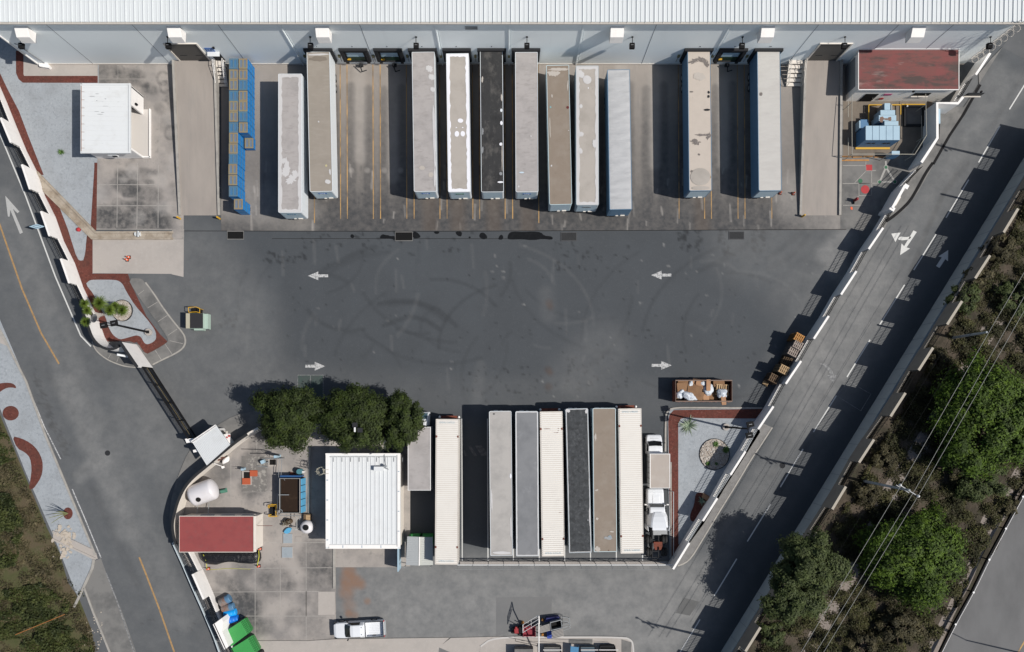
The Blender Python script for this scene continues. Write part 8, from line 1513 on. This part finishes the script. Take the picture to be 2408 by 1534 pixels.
def scrub(lab, poly, z, dens, m, size, seed, hmax=.9, thr=-.2):
    xs = [p[0] for p in poly]; ys = [p[1] for p in poly]; rs = np.random.default_rng(seed); n = int(dens*(max(xs)-min(xs))*(max(ys)-min(ys)))
    X = rs.uniform(min(xs), max(xs), n); Y = rs.uniform(min(ys), max(ys), n); f = np.sin(X*.9+seed)*np.cos(Y*.8)+.6*np.sin(X*2.3+Y*1.7)+.5*np.cos(Y*3.1-X*1.1+seed); ok = inside(X, Y, poly) & (f > thr + rs.normal(0, .35, n)); X, Y, f = X[ok], Y[ok], f[ok]
    Z = z + rs.random(X.size)*hmax*np.clip(.35+f*.45, .1, 1.2); C = np.stack([X, Y, Z], 1); me = leaf_mesh('scrub', C, np.zeros_like(C), size); o = link('scrub', me, m); tag(o, lab, 'scrub'); o['kind'] = 'stuff'
VR = TP([(2410, 470), (2380, 540), (2320, 640), (2250, 750), (2150, 910), (2060, 1060), (1980, 1200), (1890, 1350), (1790, 1520), (1760, 1570), (2150, 1570), (2205, 1500), (2255, 1420), (2300, 1310), (2350, 1220), (2420, 1120), (2500, 900), (2500, 470)])
scrub('dry brown scrub covering the verge beyond the retaining wall', VR, TZ, 150, lm_dry, .12, 3, .8, -.6); scrub('patchy dark green ground plants beyond the retaining wall', VR, TZ, 130, lm_gs, .13, 9, 1.1, 0)
VL = WL('D', [(-60, 930), (0, 990), (60, 1130), (110, 1240), (140, 1300), (160, 1370), (185, 1420), (215, 1480), (240, 1570), (-60, 1570)])
scrub('dry brownish scrub at the lower left corner', VL, 0, 80, lm_hay, .13, 5, .5, -.5); 
for poly, sd in (([(-60, 1150), (30, 1160), (60, 1230), (40, 1330), (-60, 1350)], 21), ([(-60, 1400), (100, 1370), (170, 1420), (150, 1480), (60, 1500), (-60, 1510)], 22), ([(60, 1500), (160, 1470), (215, 1500), (230, 1570), (20, 1570)], 23), ([(-60, 1000), (20, 1020), (40, 1080), (-60, 1120)], 24)):
    scrub(['green grass mat along the left edge by the red gravel curl', 'green grass mat at the left below the bare soil', 'green grass mat in the bottom left corner', 'small green patch beside the round red gravel spot'][sd-21], WL('D', poly), .05, 150, lm_mat, .14, sd, 1.3, -.75)
scrub('low weeds scattered beside the drainage strip, lower left', WL('D', [(100, 1280), (150, 1350), (205, 1400), (190, 1440), (130, 1380)]), .05, 30, lm_gs, .1, 31, .4, .2)
rk = MB()
for _ in range(90): x, y = random.choice(((150, 1255), (152, 1295), (155, 1270))); q = W('D', random.gauss(x, 9), random.gauss(y, 12)); s = random.uniform(.08, .26); rk.prism(blob(*q, s, s*.75, 7, .4, random.random()*3), 0, s*.7)
for _ in range(60): q = W('D', random.gauss(225, 14), random.gauss(1500, 40)); s = random.uniform(.04, .1); rk.prism(blob(*q, s, s*.75, 6, .4), 0, s*.6)
o = obj('rubble', rk, mat('pale_rubble', (.48, .42, .35), [((.3, .25, .2), 4, .5, .7, .6)], rough=.9), None); tag(o, 'pale rubble stones at both ends of the concrete drain, left verge', 'rubble'); o['kind'] = 'stuff'
b = MB(); b.tube((*D(36, 1493, .8), .8), (*D(152, 1445, .9), .9), .045); b.tube((*D(36, 1493), 0), (*D(36, 1493, .8), .8), .04); solo('orange_rail', b, mat('rusty_orange_bar', (.35, .14, .04), rough=.7), 'long orange bar lying over the grass, lower left corner', 'bar', D(36, 1493))
# ================================================================== poles and wires
ZW = 13.2
def pole(px, py, lab, arms=True, hh=13.6, vis=None):
    p = D(px, py); t = thing('power_pole', lab, 'power pole', (*p, TZ), 0, 'power poles beyond the retaining wall'); b = MB(); b.tube((*p, TZ-.3), (*p, hh), .17, 10, .11); obj('pole', b, mat('concrete_pole', (.30, .33, .35), rough=.8), t)
    if arms:
        u = Vector((-.52, -.85, 0)).normalized(); v = Vector((.85, -.52, 0)).normalized(); c = Vector((*p, hh-.4)); b = MB(); b.tube(tuple(c-v*1.1), tuple(c+v*1.3), .06); b.tube(tuple(c-Vector((0, 0, 1.1))-v*.8), tuple(c-Vector((0, 0, 1.1))+v*.8), .05); a_ = obj('crossarm', b, m_grey, t)
        for k in (-1.0, 0, 1.2): q = c+v*k; b = MB(); b.lathe(tuple(q), [(.06, 0), (.13, .1), (.06, .18), (.12, .26), (.05, .34)], 10); obj('insulator', b, m_wsign, a_)
    return p
P1 = pole(2007, 1127, 'grey power pole with crossarm and pale insulators, lower right'); P2_ = pole(2213, 799, 'grey leaning-looking power pole beside the upper bright tree', False, 9.3); pole(1729, 1513, 'power pole behind the fence at the bottom edge, casting a crossarm shadow'); pole(2425, 393, 'power pole just outside the upper right edge', True, 14); pole(2422, 505, 'power pole outside the right edge below the upper one', False, 13)
wires = [[(2480, 520), (2334, 767), (2114, 1150), (1884, 1534), (1820, 1640)], [(2510, 520), (2369, 767), (2153, 1150), (1919, 1534), (1850, 1640)], [(2530, 520), (2388, 767), (2169, 1150), (1937, 1534), (1870, 1640)]]
for i, pts in enumerate(wires):
    b = MB(); P = [Vector((*D(x, y, ZW), ZW)) for x, y in pts]; b.path([tuple(p) for p in P], .021, 5)
    solo('power_line', b, mat('bare_wire', (.36, .36, .34), rough=.5), '%s of the three pale overhead wires crossing the verge' % ['left one', 'middle one', 'right one'][i], 'wire', (P[0].x, P[0].y, ZW))
for i, (a, c, zz) in enumerate([((2370, 640), (1830, 1534), 9.0), ((2250, 640+130), (1790, 1534), 7.5)]):
    b = MB(); b.path([(*D(*a, zz), zz), (*D(*c, zz), zz)], .018, 4); solo('power_line', b, m_black, '%s thin black cable left of the pale overhead wires' % ('upper' if i == 0 else 'lower'), 'wire', (*D(*a, zz), zz))
# far road cable barrier
t = thing('road_barrier', 'cable barrier with white-capped posts along the far road, lower right', 'barrier', (*D(2230, 1478), TZ), 0)
bp = [(2440, 1110), (2404, 1168), (2364, 1243), (2325, 1316), (2288, 1393), (2246, 1468), (2205, 1550)]
Pq = [D(x, y, TZ+.9) for x, y in bp]; b = MB(); b.wall(Pq, .16, TZ+.45, TZ+.78); rl = obj('rail', b, m_black, t)
b = MB(); b.path([(p[0]+.12, p[1]-.08, TZ+.85) for p in smooth(Pq, 1, False)], .04); obj('top_cable', b, m_fence, t)
for p in Pq: b = MB(); b.tube((*p, TZ), (*p, TZ+1.0), .07); po = obj('post', b, m_black, t); b = MB(); b.lathe((*p, TZ+1.0), [(.12, 0), (.12, .06)], 12); obj('post_cap', b, m_wsign, po)
p = D(2420, 1540, TZ); t = thing('lamp_post', 'tall street lamp outside the right edge whose shadow crosses the far road', 'lamp post', (*p, TZ)); b = MB(); b.tube((*p, TZ), (*p, TZ+9), .1, 8, .07); obj('pole', b, m_grey, t); b = MB(); b.tube((*p, TZ+9), (p[0]-1.6, p[1]+.9, TZ+9.4), .05); b.box(p[0]-1.8, p[1]+1.0, TZ+9.3, .7, .3, .15, -.5); obj('lamp_head', b, m_grey, t)
# every prototype kept only where it was placed
